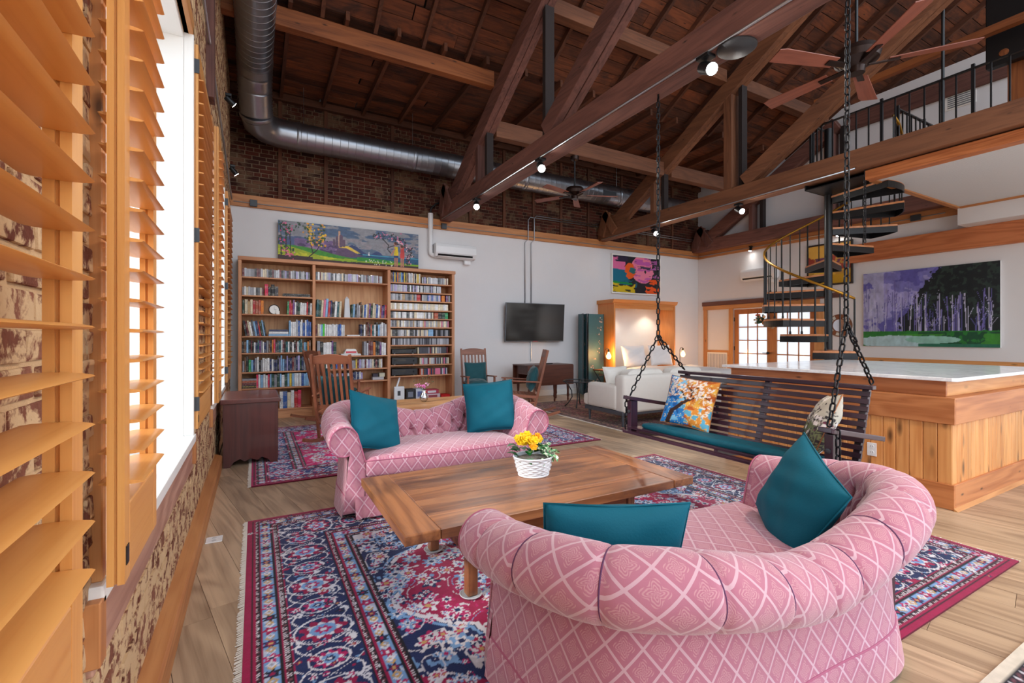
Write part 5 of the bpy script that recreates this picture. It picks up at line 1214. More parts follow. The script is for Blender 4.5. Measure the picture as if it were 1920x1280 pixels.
c.put(c.poly([(0.9, 0.1), (0.98, 0.36), (1.1, 0.34), (1.3, 0.2), (1.42, 0.18), (1.3, 0.14)]), (92, 66, 100)); c.put(c.poly([(0.98, 0.33), (1.14, 0.34), (1.36, 0.22), (1.3, 0.21), (1.12, 0.29), (0.98, 0.29)]), (226, 190, 70))
for x, y0_, y1_, r_ in ((0.99, 0.33, 0.58, 0.016), (1.02, 0.33, 0.5, 0.03), (0.95, 0.33, 0.48, 0.02), (1.07, 0.33, 0.43, 0.02), (0.90, 0.33, 0.42, 0.02)): c.put(c.line(x, y0_, x, y1_, r_), (206, 160, 128) if r_ < 0.018 else (96, 74, 96))
c.put(Y < 0.235 - 0.09 * (X - 0.3) + 0.03 * np.sin(X * 4), (56, 136, 30)); c.put(Y < 0.20 - 0.13 * (X - 0.3) + 0.03 * np.sin(X * 5 + 1), (158, 174, 16)); c.put((Y < 0.16 - 0.1 * (X - 0.3)) & (n2 > 0.55), (196, 196, 30))
c.put((Y < 0.12 + 0.03 * np.sin(X * 3 + 3.4)) & (X > 1.3), (40, 140, 50)); c.put((Y < 0.075 + 0.02 * n2) & (X > 0.9), (140, 176, 20)); c.put(Y < 0.045 + 0.035 * (X < 0.55) + 0.02 * n2, (58, 28, 30))
rp = random.Random(4)
def blossoms(pts, leaf, cols, spread, n_, r0):
    for (x, y) in pts:
        for _ in range(n_):
            xx, yy = x + rp.gauss(0, spread), y + rp.gauss(0, spread); r_ = rp.uniform(0.5, 1.2) * r0; col = leaf if rp.random() < 0.62 else rp.choice(cols)
            c.local(xx, yy, r_, lambda q: q.put(np.hypot(q.X - xx, q.Y - yy) < r_, col))
for a in ((0.12, 0.06, 0.12, 0.66), (0.05, 0.05, 0.04, 0.6), (0.2, 0.08, 0.18, 0.5), (0.45, 0.05, 0.62, 0.22), (0.62, 0.22, 0.74, 0.5), (0.55, 0.15, 0.5, 0.4), (1.93, 0.26, 1.86, 0.34), (1.86, 0.34, 1.88, 0.42), (1.88, 0.42, 1.78, 0.52), (1.88, 0.38, 2.08, 0.46)): c.put(c.line(*a, 0.008), (34, 24, 26))
blossoms([(0.06, 0.6), (0.12, 0.5), (0.07, 0.36), (0.12, 0.22), (0.15, 0.1), (0.16, 0.56)], (28, 62, 34), ((206, 60, 120), (226, 110, 150)), 0.04, 22, 0.016)
blossoms([(0.3, 0.62)], (28, 62, 34), ((206, 60, 120),), 0.05, 8, 0.016); blossoms([(0.48, 0.6), (0.5, 0.5), (0.53, 0.38), (0.66, 0.6), (0.72, 0.45), (0.68, 0.34)], (40, 74, 30), ((232, 190, 40), (226, 150, 40)), 0.045, 20, 0.018)
blossoms([(1.64, 0.56), (1.78, 0.58), (1.95, 0.58), (2.06, 0.55), (2.14, 0.5), (2.22, 0.42), (2.27, 0.34), (2.28, 0.26), (2.26, 0.18), (2.24, 0.1)], (44, 40, 44), ((226, 140, 170), (206, 110, 150), (236, 190, 200)), 0.035, 18, 0.014)
for x, shirt, pants, top in ((2.02, (226, 196, 20), (24, 56, 110), 0.50), (2.14, (206, 64, 60), (206, 64, 60), 0.45)):
    c.put(c.line(x - 0.02, 0.04, x - 0.02, 0.2, 0.016), (196, 130, 106)); c.put(c.line(x + 0.02, 0.04, x + 0.02, 0.2, 0.016), (186, 120, 98)); c.put(c.poly([(x - 0.045, 0.19), (x + 0.045, 0.19), (x + 0.045, 0.25), (x - 0.045, 0.25)]), pants)
    c.put(c.poly([(x - 0.04, 0.23), (x + 0.045, 0.23), (x + 0.035, 0.40), (x - 0.03, 0.40)]), shirt); c.put(c.ell(x - 0.015, top - 0.045, 0.028, 0.036), (196, 130, 106)); c.put(c.ell(x - 0.005, top - 0.03, 0.03, 0.03), (86, 46, 34))
c.put(c.line(1.93, 0.24, 2.0, 0.36, 0.012), (196, 130, 106)); c.put(c.poly([(1.5, 0.19), (1.53, 0.19), (1.515, 0.26)]), (240, 240, 240))
for _ in range(26): c.put(c.ell(rp.uniform(1.45, 1.95), rp.uniform(0.03, 0.12), 0.01, 0.01), (226, 230, 200))
c.C *= (0.72 + 0.56 * c.noise(0.05, 0.03, 31, 3))[..., None]
EDGE = plain('canvas_edge', (60, 66, 84), 0.7); WEDGE = plain('white_canvas_edge', (226, 226, 226), 0.7)
hang('wide seaside landscape painting with blossoms and two figures, standing on the bookcase', None, c, Matrix.Translation((0.345, YB - 0.075, 2.665)), EDGE)
# bright abstract
c = Canvas(1.62, 0.92, 0.014); X, Y = c.X, c.Y; n = c.noise(0.5, 0.06, 8, 3); n2 = c.noise(0.3, 0.05, 9, 3); o_ = 0.10 * (n - 0.5); W2 = X + o_ * 1.2; H2 = Y + o_ * 0.5 + 0.12 * (X - 0.8) * 0.4
c.put(Y >= 0, (26, 26, 36)); c.put((W2 < 0.42) & (H2 > 0.48), (230, 110, 160)); c.put((W2 < 0.5) & (H2 > 0.74) & (n2 < 0.5), (40, 30, 60)); c.put((W2 < 0.55) & (H2 > 0.18) & (H2 < 0.55), (0, 108, 136)); c.put((W2 > 0.3) & (W2 < 0.8) & (H2 < 0.32) & (H2 > 0.1) & (n2 > 0.48), (10, 96, 120))
c.put((np.hypot((W2 - 1.0) / 0.38, (H2 - 0.62) / 0.36) < 1), (240, 130, 160)); c.put((np.hypot((W2 - 1.0) / 0.36, (H2 - 0.62) / 0.34) < 1) & (n2 > 0.62), (200, 90, 170)); c.put((np.hypot((W2 - 1.0) / 0.36, (H2 - 0.6) / 0.3) < 1) & (n > 0.66), (60, 50, 80))
c.put((np.hypot((W2 - 0.58) / 0.17, (H2 - 0.55) / 0.2) < 1), (240, 96, 20)); c.put((np.hypot((W2 - 0.66) / 0.1, (H2 - 0.56) / 0.09) < 1), (40, 106, 110)); c.put((W2 > 1.12) & (H2 < 0.40) & (n2 < 0.62), (242, 86, 16)); c.put((W2 < 0.74) & (H2 < 0.20) & (n2 > 0.34), (216, 186, 20)); c.put((W2 < 0.6) & (H2 < 0.2) & (n2 > 0.62), (60, 56, 20)); c.put((W2 < 0.65) & (H2 < 0.25) & (H2 > 0.2), (10, 140, 60)); c.put((W2 > 1.25) & (H2 > 0.45) & (n2 > 0.63), (170, 90, 160)); c.put(c.ell(1.1, 0.56, 0.035, 0.04), (16, 16, 24))
hang('bright pink, orange and teal abstract painting above the wall bed', None, c, Matrix.Translation((7.80, YB - 0.003, 2.47)), WEDGE, frame=WINWHITE, fw=0.035)
# birch wood
TR = Matrix.Rotation(-PI / 2, 4, 'Z')
c = Canvas(2.0, 1.46, 0.0105); X, Y = c.X, c.Y; n = c.noise(0.4, 0.3, 12, 4); n2 = c.noise(0.06, 0.06, 13, 3)
c.put(Y >= 0, (122, 120, 190)); c.put(n > 0.5, (160, 156, 212)); c.put((n < 0.4), (96, 92, 168)); c.put((X < 0.35) & (n > 0.35), (176, 176, 206), 0.7)
edge = 0.58 + 0.55 * np.clip((Y - 0.35), 0, 1.2) ** 1.0 + 0.14 * (n2 - 0.5); c.put((X > 0.62 + 0.62 * np.clip(Y - 0.55, 0, 1) + 0.2 * (n2 - 0.5)) & (Y > 0.22), (22, 30, 34)); c.put((X > 0.66 + 0.62 * np.clip(Y - 0.5, 0, 1)) & (Y > 0.5) & (n2 > 0.58), (40, 56, 52))
rp = random.Random(9)
for _ in range(90):
    x = rp.uniform(0.03, 1.97); h0 = rp.uniform(0.8, 1.35) if x < 0.8 else rp.uniform(0.5, 1.05); b = rp.uniform(-0.04, 0.04); col = rp.choice(((156, 150, 200), (186, 186, 214), (112, 104, 172), (90, 88, 150)))
    c.put(c.line(x, 0.25, x + b, h0, rp.uniform(0.003, 0.007)), col); c.put(c.line(x + b * 0.6, h0 * 0.7, x + rp.uniform(-0.08, 0.08), h0 * 0.95, 0.003), col)
c.put(Y < 0.28 + 0.02 * n2, (40, 120, 50)); c.put((Y < 0.27) & (X > 0.9) & (n2 > 0.4), (26, 78, 50)); c.put((Y < 0.24) & (n > 0.5), (70, 150, 50), 0.7); c.put(np.hypot((X - 0.55) / 0.65, (Y - 0.09) / 0.12) < 1 + 0.2 * (n2 - 0.5), (170, 200, 206)); c.put(np.hypot((X - 1.1) / 0.4, (Y - 0.13) / 0.07) < 1, (140, 190, 176)); c.put((Y < 0.06) & (X > 0.9), (40, 110, 86))
c.C *= (0.75 + 0.5 * c.noise(0.05, 0.09, 32, 3))[..., None]
hang('large painting of pale birch trunks before a dark wood on the right-hand wall', None, c, Matrix.Translation((XR - 0.003, 4.89, 1.165)) @ TR, WEDGE, 0.05)
# autumn picture behind the stairs
c = Canvas(0.85, 0.85, 0.02); X, Y = c.X, c.Y; n = c.noise(0.2, 0.12, 21, 3); c.put(Y >= 0, (186, 140, 60)); c.put(n > 0.55, (214, 172, 70)); c.put((Y > 0.55), (226, 176, 80)); c.put((Y > 0.3) & (Y < 0.62) & (n > 0.46), (150, 62, 50)); c.put((Y > 0.3) & (Y < 0.58) & (n < 0.4), (104, 60, 90)); c.put((Y < 0.2) & (n > 0.5), (196, 150, 30))
hang('golden autumn field painting in a dark frame behind the spiral staircase', None, c, Matrix.Translation((XR - 0.003, 5.98, 2.5)) @ TR, EDGE, frame=plain('dark_frame', (44, 32, 28), 0.5), fw=0.035)
# round mirror, wall grille, dried flowers on the door
mr = thing('round_mirror', 'round wall mirror with a segmented brown and mirrored rim behind the staircase', 'mirror', (XR - 0.02, 5.35, 1.59))
MR = Matrix.Translation((XR - 0.003, 5.35, 1.59)) @ Matrix.Rotation(-PI / 2, 4, 'Y')
MB().lathe([(0.001, 0), (0.24, 0), (0.24, 0.02), (0.22, 0.024), (0.001, 0.018)], n=36).xf(MR).build('backing', plain('mirror_rim', (120, 72, 44), 0.4), mr)
MB().lathe([(0.001, 0.022), (0.13, 0.022)], n=36, caps=False).xf(MR).build('mirror_glass', plain('mirror_silver', (230, 232, 236), 0.04, 1.0, var=0), mr)
for k in range(16):
    a0, a1 = 2 * PI * (k + 0.1) / 16, 2 * PI * (k + 0.9) / 16
    MB().prism([(r_ * math.cos(a), r_ * math.sin(a)) for r_, a in ((0.155, a0), (0.222, a0), (0.222, a1), (0.155, a1))], 'z', 0.02, 0.028).xf(MR).build('rim_tile', plain('tile_light', (206, 204, 196), 0.15) if k % 3 else plain('tile_dark', (132, 76, 44), 0.3), mr)
gr = thing('return_air_grille', 'white return-air grille low on the right-hand wall beside the doors', 'grille', (XR, 8.38, 0.3))
bx(XR - 0.015, XR, 8.05, 8.68, 0.30, 0.93).build('frame', WINWHITE, gr, bevel=0.003)
for i in range(12): bx(XR - 0.022, XR - 0.014, 8.09 + i * 0.0475, 8.115 + i * 0.0475, 0.34, 0.89).build('slat', plain('grille_grey', (176, 176, 186), 0.6), gr)
for a in ((XR - 0.03, XR, 8.0, 8.05, 0.26, 0.99), (XR - 0.03, XR, 8.05, 8.68, 0.93, 0.99)): bx(*a).build('surround', W_case('Y'), gr, bevel=0.003)
fb_ = thing('door_bouquet', 'wicker cone of dried flowers hanging on the french doors', 'flowers', (XR - 0.06, 6.86, 1.6))
ax_ = Vector((0, -0.7, -0.42)).normalized(); p0 = Vector((XR - 0.09, 6.98, 1.72))
MB().tube([p0, p0 + ax_ * 0.26], [0.085, 0.06], 14).build('wicker_cone', plain('wicker', (150, 112, 76), 0.8, bump=0.6, bscale=60), fb_, smooth='auto')
lf = MB(); rp = random.Random(2)
for _ in range(60):
    d_ = (-ax_ + Vector((rp.uniform(-0.6, 0.25), rp.uniform(-0.8, 0.8), rp.uniform(-0.8, 0.8)))).normalized(); L_ = rp.uniform(0.1, 0.26); s_ = d_.cross(Vector((1, 0.2, 0))).normalized() * 0.016
    lf.add([p0, p0 + d_ * L_ * 0.6 + s_, p0 + d_ * L_, p0 + d_ * L_ * 0.6 - s_, p0 + d_ * L_ * 0.6 + Vector((-0.006, 0, 0))], [(0, 1, 4), (1, 2, 4), (2, 3, 4), (3, 0, 4)])
lf.build('leaves', plain('dried_leaf', (44, 70, 44), 0.7, var=0.3), fb_)
for i in range(9):
    q = p0 - ax_ * rp.uniform(0.06, 0.2) + Vector((-0.05, rp.uniform(-0.1, 0.1), rp.uniform(-0.12, 0.1))); MB().ball(q, rp.uniform(0.022, 0.036), 10, 6).build('flower', plain(('peach', 'coral', 'ivory')[i % 3] + '_flower', ((232, 190, 150), (220, 110, 84), (232, 220, 200))[i % 3], 0.8), fb_, smooth=True)
# ---------------------------------------------------------------- rocking chairs
RW = lambda ax: wood('rocker_wood', (108, 58, 38), (160, 98, 70), axis=ax, rough=0.45, var=0.08)
def rocking_chair(label):
    t = thing('rocking_chair', label, 'rocking chair', (0, 0, 0), 'wooden rocking chairs around the low table')
    for s in (-1, 1):
        x = s * 0.235
        rk = [(x, -0.40 + 1.05 * k / 14, 0.022 + 0.10 * ((k / 14 - 0.42) / 0.58) ** 2) for k in range(15)]
        m = MB()
        for p, q in zip(rk[:-1], rk[1:]): m.bar(p, q, 0.03, 0.04)
        m.build('rocker', RW('Y'), t)
        MB().bar((x, 0.20, 0.05), (s * 0.235, 0.45, 1.12), 0.032, 0.042, up=(0, 1, 0)).build('back_post', RW('Z'), t, bevel=0.006)
        MB().bar((s * 0.245, -0.23, 0.05), (s * 0.245, -0.23, 0.62), 0.036, 0.036, up=(0, 1, 0)).build('front_leg', RW('Z'), t, bevel=0.005)
        MB().bar((s * 0.25, -0.29, 0.635), (s * 0.245, 0.33, 0.60), 0.06, 0.022).build('arm', RW('Y'), t, bevel=0.006)
        for z_ in (0.15, 0.25): MB().bar((x, -0.23, z_), (x, 0.23 + z_ * 0.2, z_ + 0.02), 0.018, 0.02).build('side_rung', RW('Y'), t)
        MB().bar((x, -0.24, 0.40), (x, 0.28, 0.36), 0.03, 0.045).build('seat_rail', RW('Y'), t)
    cr = MB(); pts = [(-0.225 + 0.45 * k / 10) for k in range(11)]
    lo = [(x, 1.0) for x in pts]; hi = [(x, 1.09 + 0.035 * math.cos(PI * x / 0.5)) for x in pts][::-1]
    cr.prism(lo + hi, 'y', -0.012, 0.012).xf(Matrix.Translation((0, 0.425, 0)) @ Matrix(((1, 0, 0, 0), (0, 1, 0.235, -0.247), (0, 0, 1, 0), (0, 0, 0, 1))))
    cr.build('crest_rail', RW('X'), t, bevel=0.004)
    MB().bar((-0.22, 0.285, 0.46), (0.22, 0.285, 0.46), 0.026, 0.05).build('lower_back_rail', RW('X'), t)
    for k in range(6):
        x = -0.165 + 0.066 * k; MB().bar((x, 0.287, 0.47), (x, 0.425, 1.02), 0.03, 0.012, up=(0, 1, 0)).build('back_slat', RW('Z'), t)
    for y, z_ in ((-0.23, 0.20), (-0.23, 0.34), (0.25, 0.25)): MB().bar((-0.235, y, z_), (0.235, y, z_), 0.02, 0.02).build('rung', RW('X'), t)
    for k in range(9):
        y = -0.23 + 0.06 * k; MB().bar((-0.235, y, 0.415 - 0.077 * (y + 0.24)), (0.235, y, 0.415 - 0.077 * (y + 0.24)), 0.048, 0.014).build('seat_slat', RW('X'), t)
    return t
rc = rocking_chair('wooden rocking chair seen from behind, nearest the pink sofa')
def yaw_of(fx, fy): return math.atan2(fx, -fy)      # model faces -Y
CH = [((1.02, 6.45), (0.48, 0.876)), ((1.18, 8.02), (0.93, 0.36)), ((3.62, 7.86), (-0.2, -0.98)), ((3.86, 6.76), (-0.90, 0.43))]
LABS = ['wooden rocking chair seen from behind, nearest the pink sofa', 'wooden rocking chair at far left, turned sideways before the bookcase', 'wooden rocking chair facing the camera between bookcase and television', 'wooden rocking chair in profile, tilted, left of the cream sofa']
rc.location = CH[0][0] + (0.012,); rc.rotation_euler = (0, 0, yaw_of(*CH[0][1])); TEAL2 = plain('dark_teal_cloth', (0, 74, 82), 0.75, var=0.05, bump=0.1, bscale=120, sheen=0.3)
for (p, f), l in zip(CH[1:], LABS[1:]): dup(rc, p + (0.012 if l != LABS[2] else 0.0,), yaw_of(*f), l)
def on_chair(i, lx, ly, lz, tilt, label, wd=0.42, ht=0.42, th=0.14, flat=False, seed=0, spin=0.0):
    (px, py), f = CH[i]; a = yaw_of(*f); M = Matrix.Translation((px, py, 0)) @ Matrix.Rotation(a, 4, 'Z') @ Matrix.Translation((lx, ly, lz)) @ Matrix.Rotation(tilt, 4, 'X') @ Matrix.Rotation(spin, 4, 'Y')
    cushion('teal_cushion', label, 'cushion', TEAL2, wd, ht, th, M.to_translation(), M.to_euler(), 'dark teal cushions', False, seed)
BT = math.radians(-14)
on_chair(0, 0.02, 0.235, 0.655, BT, 'dark teal cushion behind the slats of the chair seen from behind', seed=1)
on_chair(1, 0.0, 0.24, 0.655, BT, 'dark teal cushion on the back of the far left rocking chair', seed=2); on_chair(1, 0.0, -0.04, 0.49, math.radians(-88), 'dark teal cushion lying on the seat of the far left rocking chair', seed=3)
on_chair(2, 0.0, 0.22, 0.66, BT, 'dark teal cushion standing against the chair facing the camera', seed=4); on_chair(2, -0.04, -0.06, 0.50, math.radians(-84), 'dark teal cushion lying on the seat of the chair facing the camera', seed=5)
on_chair(3, 0.0, 0.22, 0.66, BT, 'dark teal cushion in the rocking chair seen in profile', th=0.17, seed=6)

# ---------------------------------------------------------------- low table with a silver vase
LT = lambda ax: wood('low_table_oak', (158, 106, 64), (206, 156, 108), axis=ax, rough=0.4)
lt = thing('low_table', 'long low wooden table behind the pink sofa, before the bookcase', 'table', (2.1, 6.2, 0))
for k in range(4): bx(1.5, 2.78, 5.82 + k * 0.2, 6.018 + k * 0.2, 0.415, 0.45).build('top_plank', LT('X'), lt, bevel=0.003)
for x in (1.6, 2.68):
    for y in (5.92, 6.52): bx(x - 0.03, x + 0.03, y - 0.03, y + 0.03, 0.011, 0.415).build('leg', LT('Z'), lt, bevel=0.003)
for y in (5.92, 6.52): bx(1.63, 2.65, y - 0.012, y + 0.012, 0.33, 0.415).build('apron', LT('X'), lt)
va = thing('silver_vase', 'small silver vase of pink flowers on the low table', 'vase', (2.05, 6.25, 0.45))
MB().lathe([(0.03, 0), (0.055, 0.03), (0.06, 0.06), (0.04, 0.11), (0.022, 0.14), (0.03, 0.16)], (2.05, 6.25, 0.45), 18).build('body', plain('polished_silver', (200, 202, 208), 0.1, 1.0), va, smooth=True)
rp = random.Random(8)
for i in range(7):
    a = rp.uniform(0, 6.3); r_ = rp.uniform(0.03, 0.11); q = Vector((2.05 + r_ * math.cos(a), 6.25 + r_ * math.sin(a), 0.45 + rp.uniform(0.19, 0.27)))
    MB().tube([(2.05, 6.25, 0.59), q], 0.002, 5).build('stem', plain('stem_green', (70, 110, 60), 0.6), va)
    m = MB()
    for k in range(5):
        b = 2 * PI * k / 5; v = Vector((math.cos(b), math.sin(b) * 0.6, math.sin(b) * 0.8)) * 0.034; m.add([q, q + v * 0.7 + Vector((0.01, 0, 0.008)), q + v, q + v * 0.7 - Vector((0.01, 0, 0.008)), q + v * 0.55 + Vector((0, -0.012, 0))], [(0, 1, 4), (1, 2, 4), (2, 3, 4), (3, 0, 4)])
    m.build('flower', plain('orchid_pink', (226, 110, 186) if i % 2 else (232, 170, 206), 0.6), va)
rp = random.Random(18); fz = MB()
for i in range(14):
    a = rp.uniform(0, 6.3); q = (2.05 + 0.2 * math.cos(a) * rp.random() ** 0.5, 6.25 + 0.2 * math.sin(a), 0.45 + rp.uniform(0.26, 0.36)); fz.tube([(2.05, 6.25, 0.6), q], 0.0012, 4); fz.ball(q, 0.008, 6, 4)
fz.build('fine_twigs', plain('twig_green', (84, 90, 56), 0.7), va)

# ---------------------------------------------------------------- dark chest below the far window
CHW = lambda ax: wood('mahogany_chest', (62, 26, 24), (98, 48, 42), axis=ax, rough=0.32, var=0.04, coat=0.2)
ch = thing('wooden_chest', 'dark mahogany chest with an overhanging lid below the far shutters', 'chest', (-0.03, 6.0, 0))
def scallop(a, b): 
    L = b - a; return [(a, 0), (a + 0.06, 0), (a + 0.09, 0.05), (a + 0.15, 0.08), (a + 0.19, 0.05), (a + L * 0.5, 0.075), (b - 0.19, 0.05), (b - 0.15, 0.08), (b - 0.09, 0.05), (b - 0.06, 0), (b, 0)]
for y in (5.62, 6.42): MB().prism(scallop(-0.285, 0.215) + [(0.215, 0.66), (-0.285, 0.66)], 'y', y - 0.012, y + 0.012).build('end_panel', CHW('Z'), ch)
for x in (-0.28, 0.21): MB().prism([(5.632, 0.05), (6.408, 0.05), (6.408, 0.66), (5.632, 0.66)], 'x', x - 0.01, x + 0.01).build('side_panel', CHW('Y'), ch)
MB().prism([(-0.31, 0.655), (0.245, 0.655), (0.245, 0.68), (0.225, 0.70), (-0.31, 0.705)], 'y', 5.585, 6.46).build('lid', CHW('Y'), ch, bevel=0.006)
bx(-0.27, 0.2, 5.64, 6.4, 0.10, 0.12).build('bottom_board', CHW('Y'), ch)

# ---------------------------------------------------------------- big coffee table
CTW = lambda ax: wood('old_pine_table', (92, 48, 28), (172, 112, 70), axis=ax, rough=0.33, var=0.12, streak=0.8, bump=0.2, wear=(70, 44, 40), wamt=0.6, coat=0.15)
ct = thing('coffee_table', 'large low coffee table of old worn pine planks between the pink sofas', 'coffee table', (1.515, 2.54, 0))
tx0, tx1, ty0, ty1, tz = 0.585, 2.45, 2.05, 3.03, 0.46
for a, b in ((tx0, tx0 + 0.17), (tx1 - 0.17, tx1)): bx(a, b, ty0, ty1, tz - 0.05, tz).build('breadboard_end', CTW('Y'), ct, bevel=0.006)
yy = [ty0, 2.24, 2.47, 2.66, 2.86, ty1]
for a, b in zip(yy[:-1], yy[1:]): bx(tx0 + 0.172, tx1 - 0.172, a + 0.001, b - 0.001, tz - 0.05, tz - R.uniform(0, 0.0015)).build('top_plank', CTW('X'), ct, bevel=0.003)
for x in (0.98, 2.06):
    for y in (2.22, 2.80):
        bx(x - 0.028, x + 0.028, y - 0.028, y + 0.028, 0.02, tz - 0.05).build('leg', CTW('Z'), ct, bevel=0.004)
        MB().lathe([(0.048, 0), (0.06, 0.012), (0.056, 0.014), (0.044, 0.006), (0.001, 0.006)], (x, y, 0.0115), 20).build('caster_cup', plain('cup_grey', (186, 190, 196), 0.3), ct, smooth='auto')
OAKR = wood('apron_oak', (110, 58, 28), (176, 108, 58), axis='X', rough=0.4, streak=1.0)
for y in (2.20, 2.82): bx(1.03, 2.01, y - 0.015, y + 0.015, 0.22, tz - 0.05).build('apron', OAKR, ct)
for x in (0.97, 2.07): bx(x - 0.012, x + 0.012, 2.27, 2.76, 0.22, tz - 0.05).build('apron', OAKR, ct)

# white basket of flowers
BX_, BY_, BZ_ = 1.58, 2.58, tz
bk_ = thing('flower_basket', 'white woven basket with yellow begonias and variegated leaves on the coffee table', 'flower basket', (BX_, BY_, BZ_))
WICK = plain('white_wicker', (226, 230, 236), 0.6, var=0.04)
m = MB(); NR, NS_ = 9, 44
vs = []
for j in range(NR * 4 + 1):
    t_ = j / (NR * 4); r_ = 0.098 + 0.032 * t_ ** 0.8
    for i in range(NS_):
        a = 2 * PI * i / NS_; bump_ = 0.0035 * math.sin(t_ * NR * PI * 2) * 0.5 + 0.004 * math.cos(a * 11 + PI * int(t_ * NR)) ; vs.append((BX_ + (r_ + bump_) * math.cos(a), BY_ + (r_ + bump_) * math.sin(a) * 0.92, BZ_ + 0.004 + 0.115 * t_))
m.add(vs, [(j * NS_ + i, j * NS_ + (i + 1) % NS_, (j + 1) * NS_ + (i + 1) % NS_, (j + 1) * NS_ + i) for j in range(NR * 4) for i in range(NS_)] + [tuple(range(NS_ - 1, -1, -1))]).build('basket_weave', WICK, bk_, smooth=True)
for z_, r_ in ((0.12, 0.131), (0.005, 0.099)): MB().tube([(BX_ + r_ * math.cos(a), BY_ + r_ * 0.92 * math.sin(a), BZ_ + z_) for a in [2 * PI * k / 30 for k in range(30)]], 0.0055, 8, closed=True).build('rim', WICK, bk_, smooth=True)
MB().lathe([(0.001, 0.11), (0.1, 0.108), (0.126, 0.10)], (BX_, BY_, BZ_), 24, 1, 0.92).build('moss', plain('grey_moss', (130, 124, 116), 0.95, var=0.3, bump=1.0, bscale=80), bk_)
rp = random.Random(12)
def leaf(c, d, L, wdt, up=Vector((0, 0, 1)), curl=0.2):
    d = d.normalized(); s_ = d.cross(up).normalized() * wdt; n_ = s_.cross(d).normalized()
    return [c, c + d * L * 0.35 + s_ * 0.9 + n_ * L * 0.10, c + d * L * 0.7 + s_ * 0.8 + n_ * L * 0.05, c + d * L - n_ * L * curl, c + d * L * 0.7 - s_ * 0.8 + n_ * L * 0.05, c + d * L * 0.35 - s_ * 0.9 + n_ * L * 0.10, c + d * L * 0.5 - n_ * 0.0 + n_ * L * 0.03], [(0, 1, 6), (1, 2, 6), (2, 3, 6), (3, 4, 6), (4, 5, 6), (5, 0, 6)]
G1 = plain('begonia_leaf', (24, 92, 40), 0.4, var=0.3); 
@cached
def varieg(name):
    t = NT(name); n = t.noise(t.coords(scale=(1, 1, 1)), 55, 2); return t.set(t.ramp(n, [(0.46, (70, 150, 90)), (0.54, (226, 236, 206))]), 0.45)
VG = varieg('variegated_leaf'); YF = plain('begonia_yellow', (252, 204, 22), 0.55, var=0.15); OF = plain('begonia_gold', (248, 170, 20), 0.55, var=0.15)
fc = Vector((BX_ - 0.035, BY_ + 0.02, BZ_ + 0.11))
for i in range(22):
    a = rp.uniform(0, 6.3); p = fc + Vector((0.06 * math.cos(a), 0.05 * math.sin(a), rp.uniform(0, 0.08))); v, f = leaf(p, Vector((math.cos(a), math.sin(a), rp.uniform(-0.2, 0.7))), rp.uniform(0.05, 0.085), 0.028); MB().add(v, f).build('leaf', G1, bk_, smooth=True)
for i in range(20):
    a = rp.uniform(0, 6.3); r_ = rp.uniform(0.0, 0.085); p = fc + Vector((r_ * math.cos(a), r_ * math.sin(a), 0.12 + rp.uniform(-0.02, 0.035) - r_ * 0.2)); m = MB(); tilt_ = Vector((rp.uniform(-0.5, 0.3), -0.7, rp.uniform(0.2, 0.8))).normalized(); sx_ = tilt_.cross(Vector((0, 0, 1))).normalized(); sy_ = sx_.cross(tilt_)
    for ring_, (n_, R0_, h0) in enumerate(((6, 0.030, 0.0), (5, 0.021, 0.008), (3, 0.012, 0.013))):
        for k in range(n_):
            b = 2 * PI * k / n_ + ring_; d_ = sx_ * math.cos(b) + sy_ * math.sin(b); e_ = tilt_.cross(d_); c0 = p + tilt_ * h0 * 0.5
            m.add([c0, c0 + d_ * R0_ * 0.6 + e_ * R0_ * 0.5 + tilt_ * h0, c0 + d_ * R0_ + tilt_ * (h0 + 0.004), c0 + d_ * R0_ * 0.6 - e_ * R0_ * 0.5 + tilt_ * h0], [(0, 1, 2, 3)])
    m.build('flower', YF if i % 4 else OF, bk_)
vc = Vector((BX_ + 0.06, BY_ - 0.03, BZ_ + 0.115))
for i in range(26):
    a = rp.uniform(-2.2, 1.8); p = vc + Vector((rp.uniform(-0.05, 0.05), rp.uniform(-0.05, 0.04), rp.uniform(0, 0.06))); v, f = leaf(p, Vector((math.cos(a), math.sin(a), rp.uniform(-0.5, 0.8))), rp.uniform(0.05, 0.08), 0.02, curl=0.35); MB().add(v, f).build('variegated_leaf', VG, bk_, smooth=True)

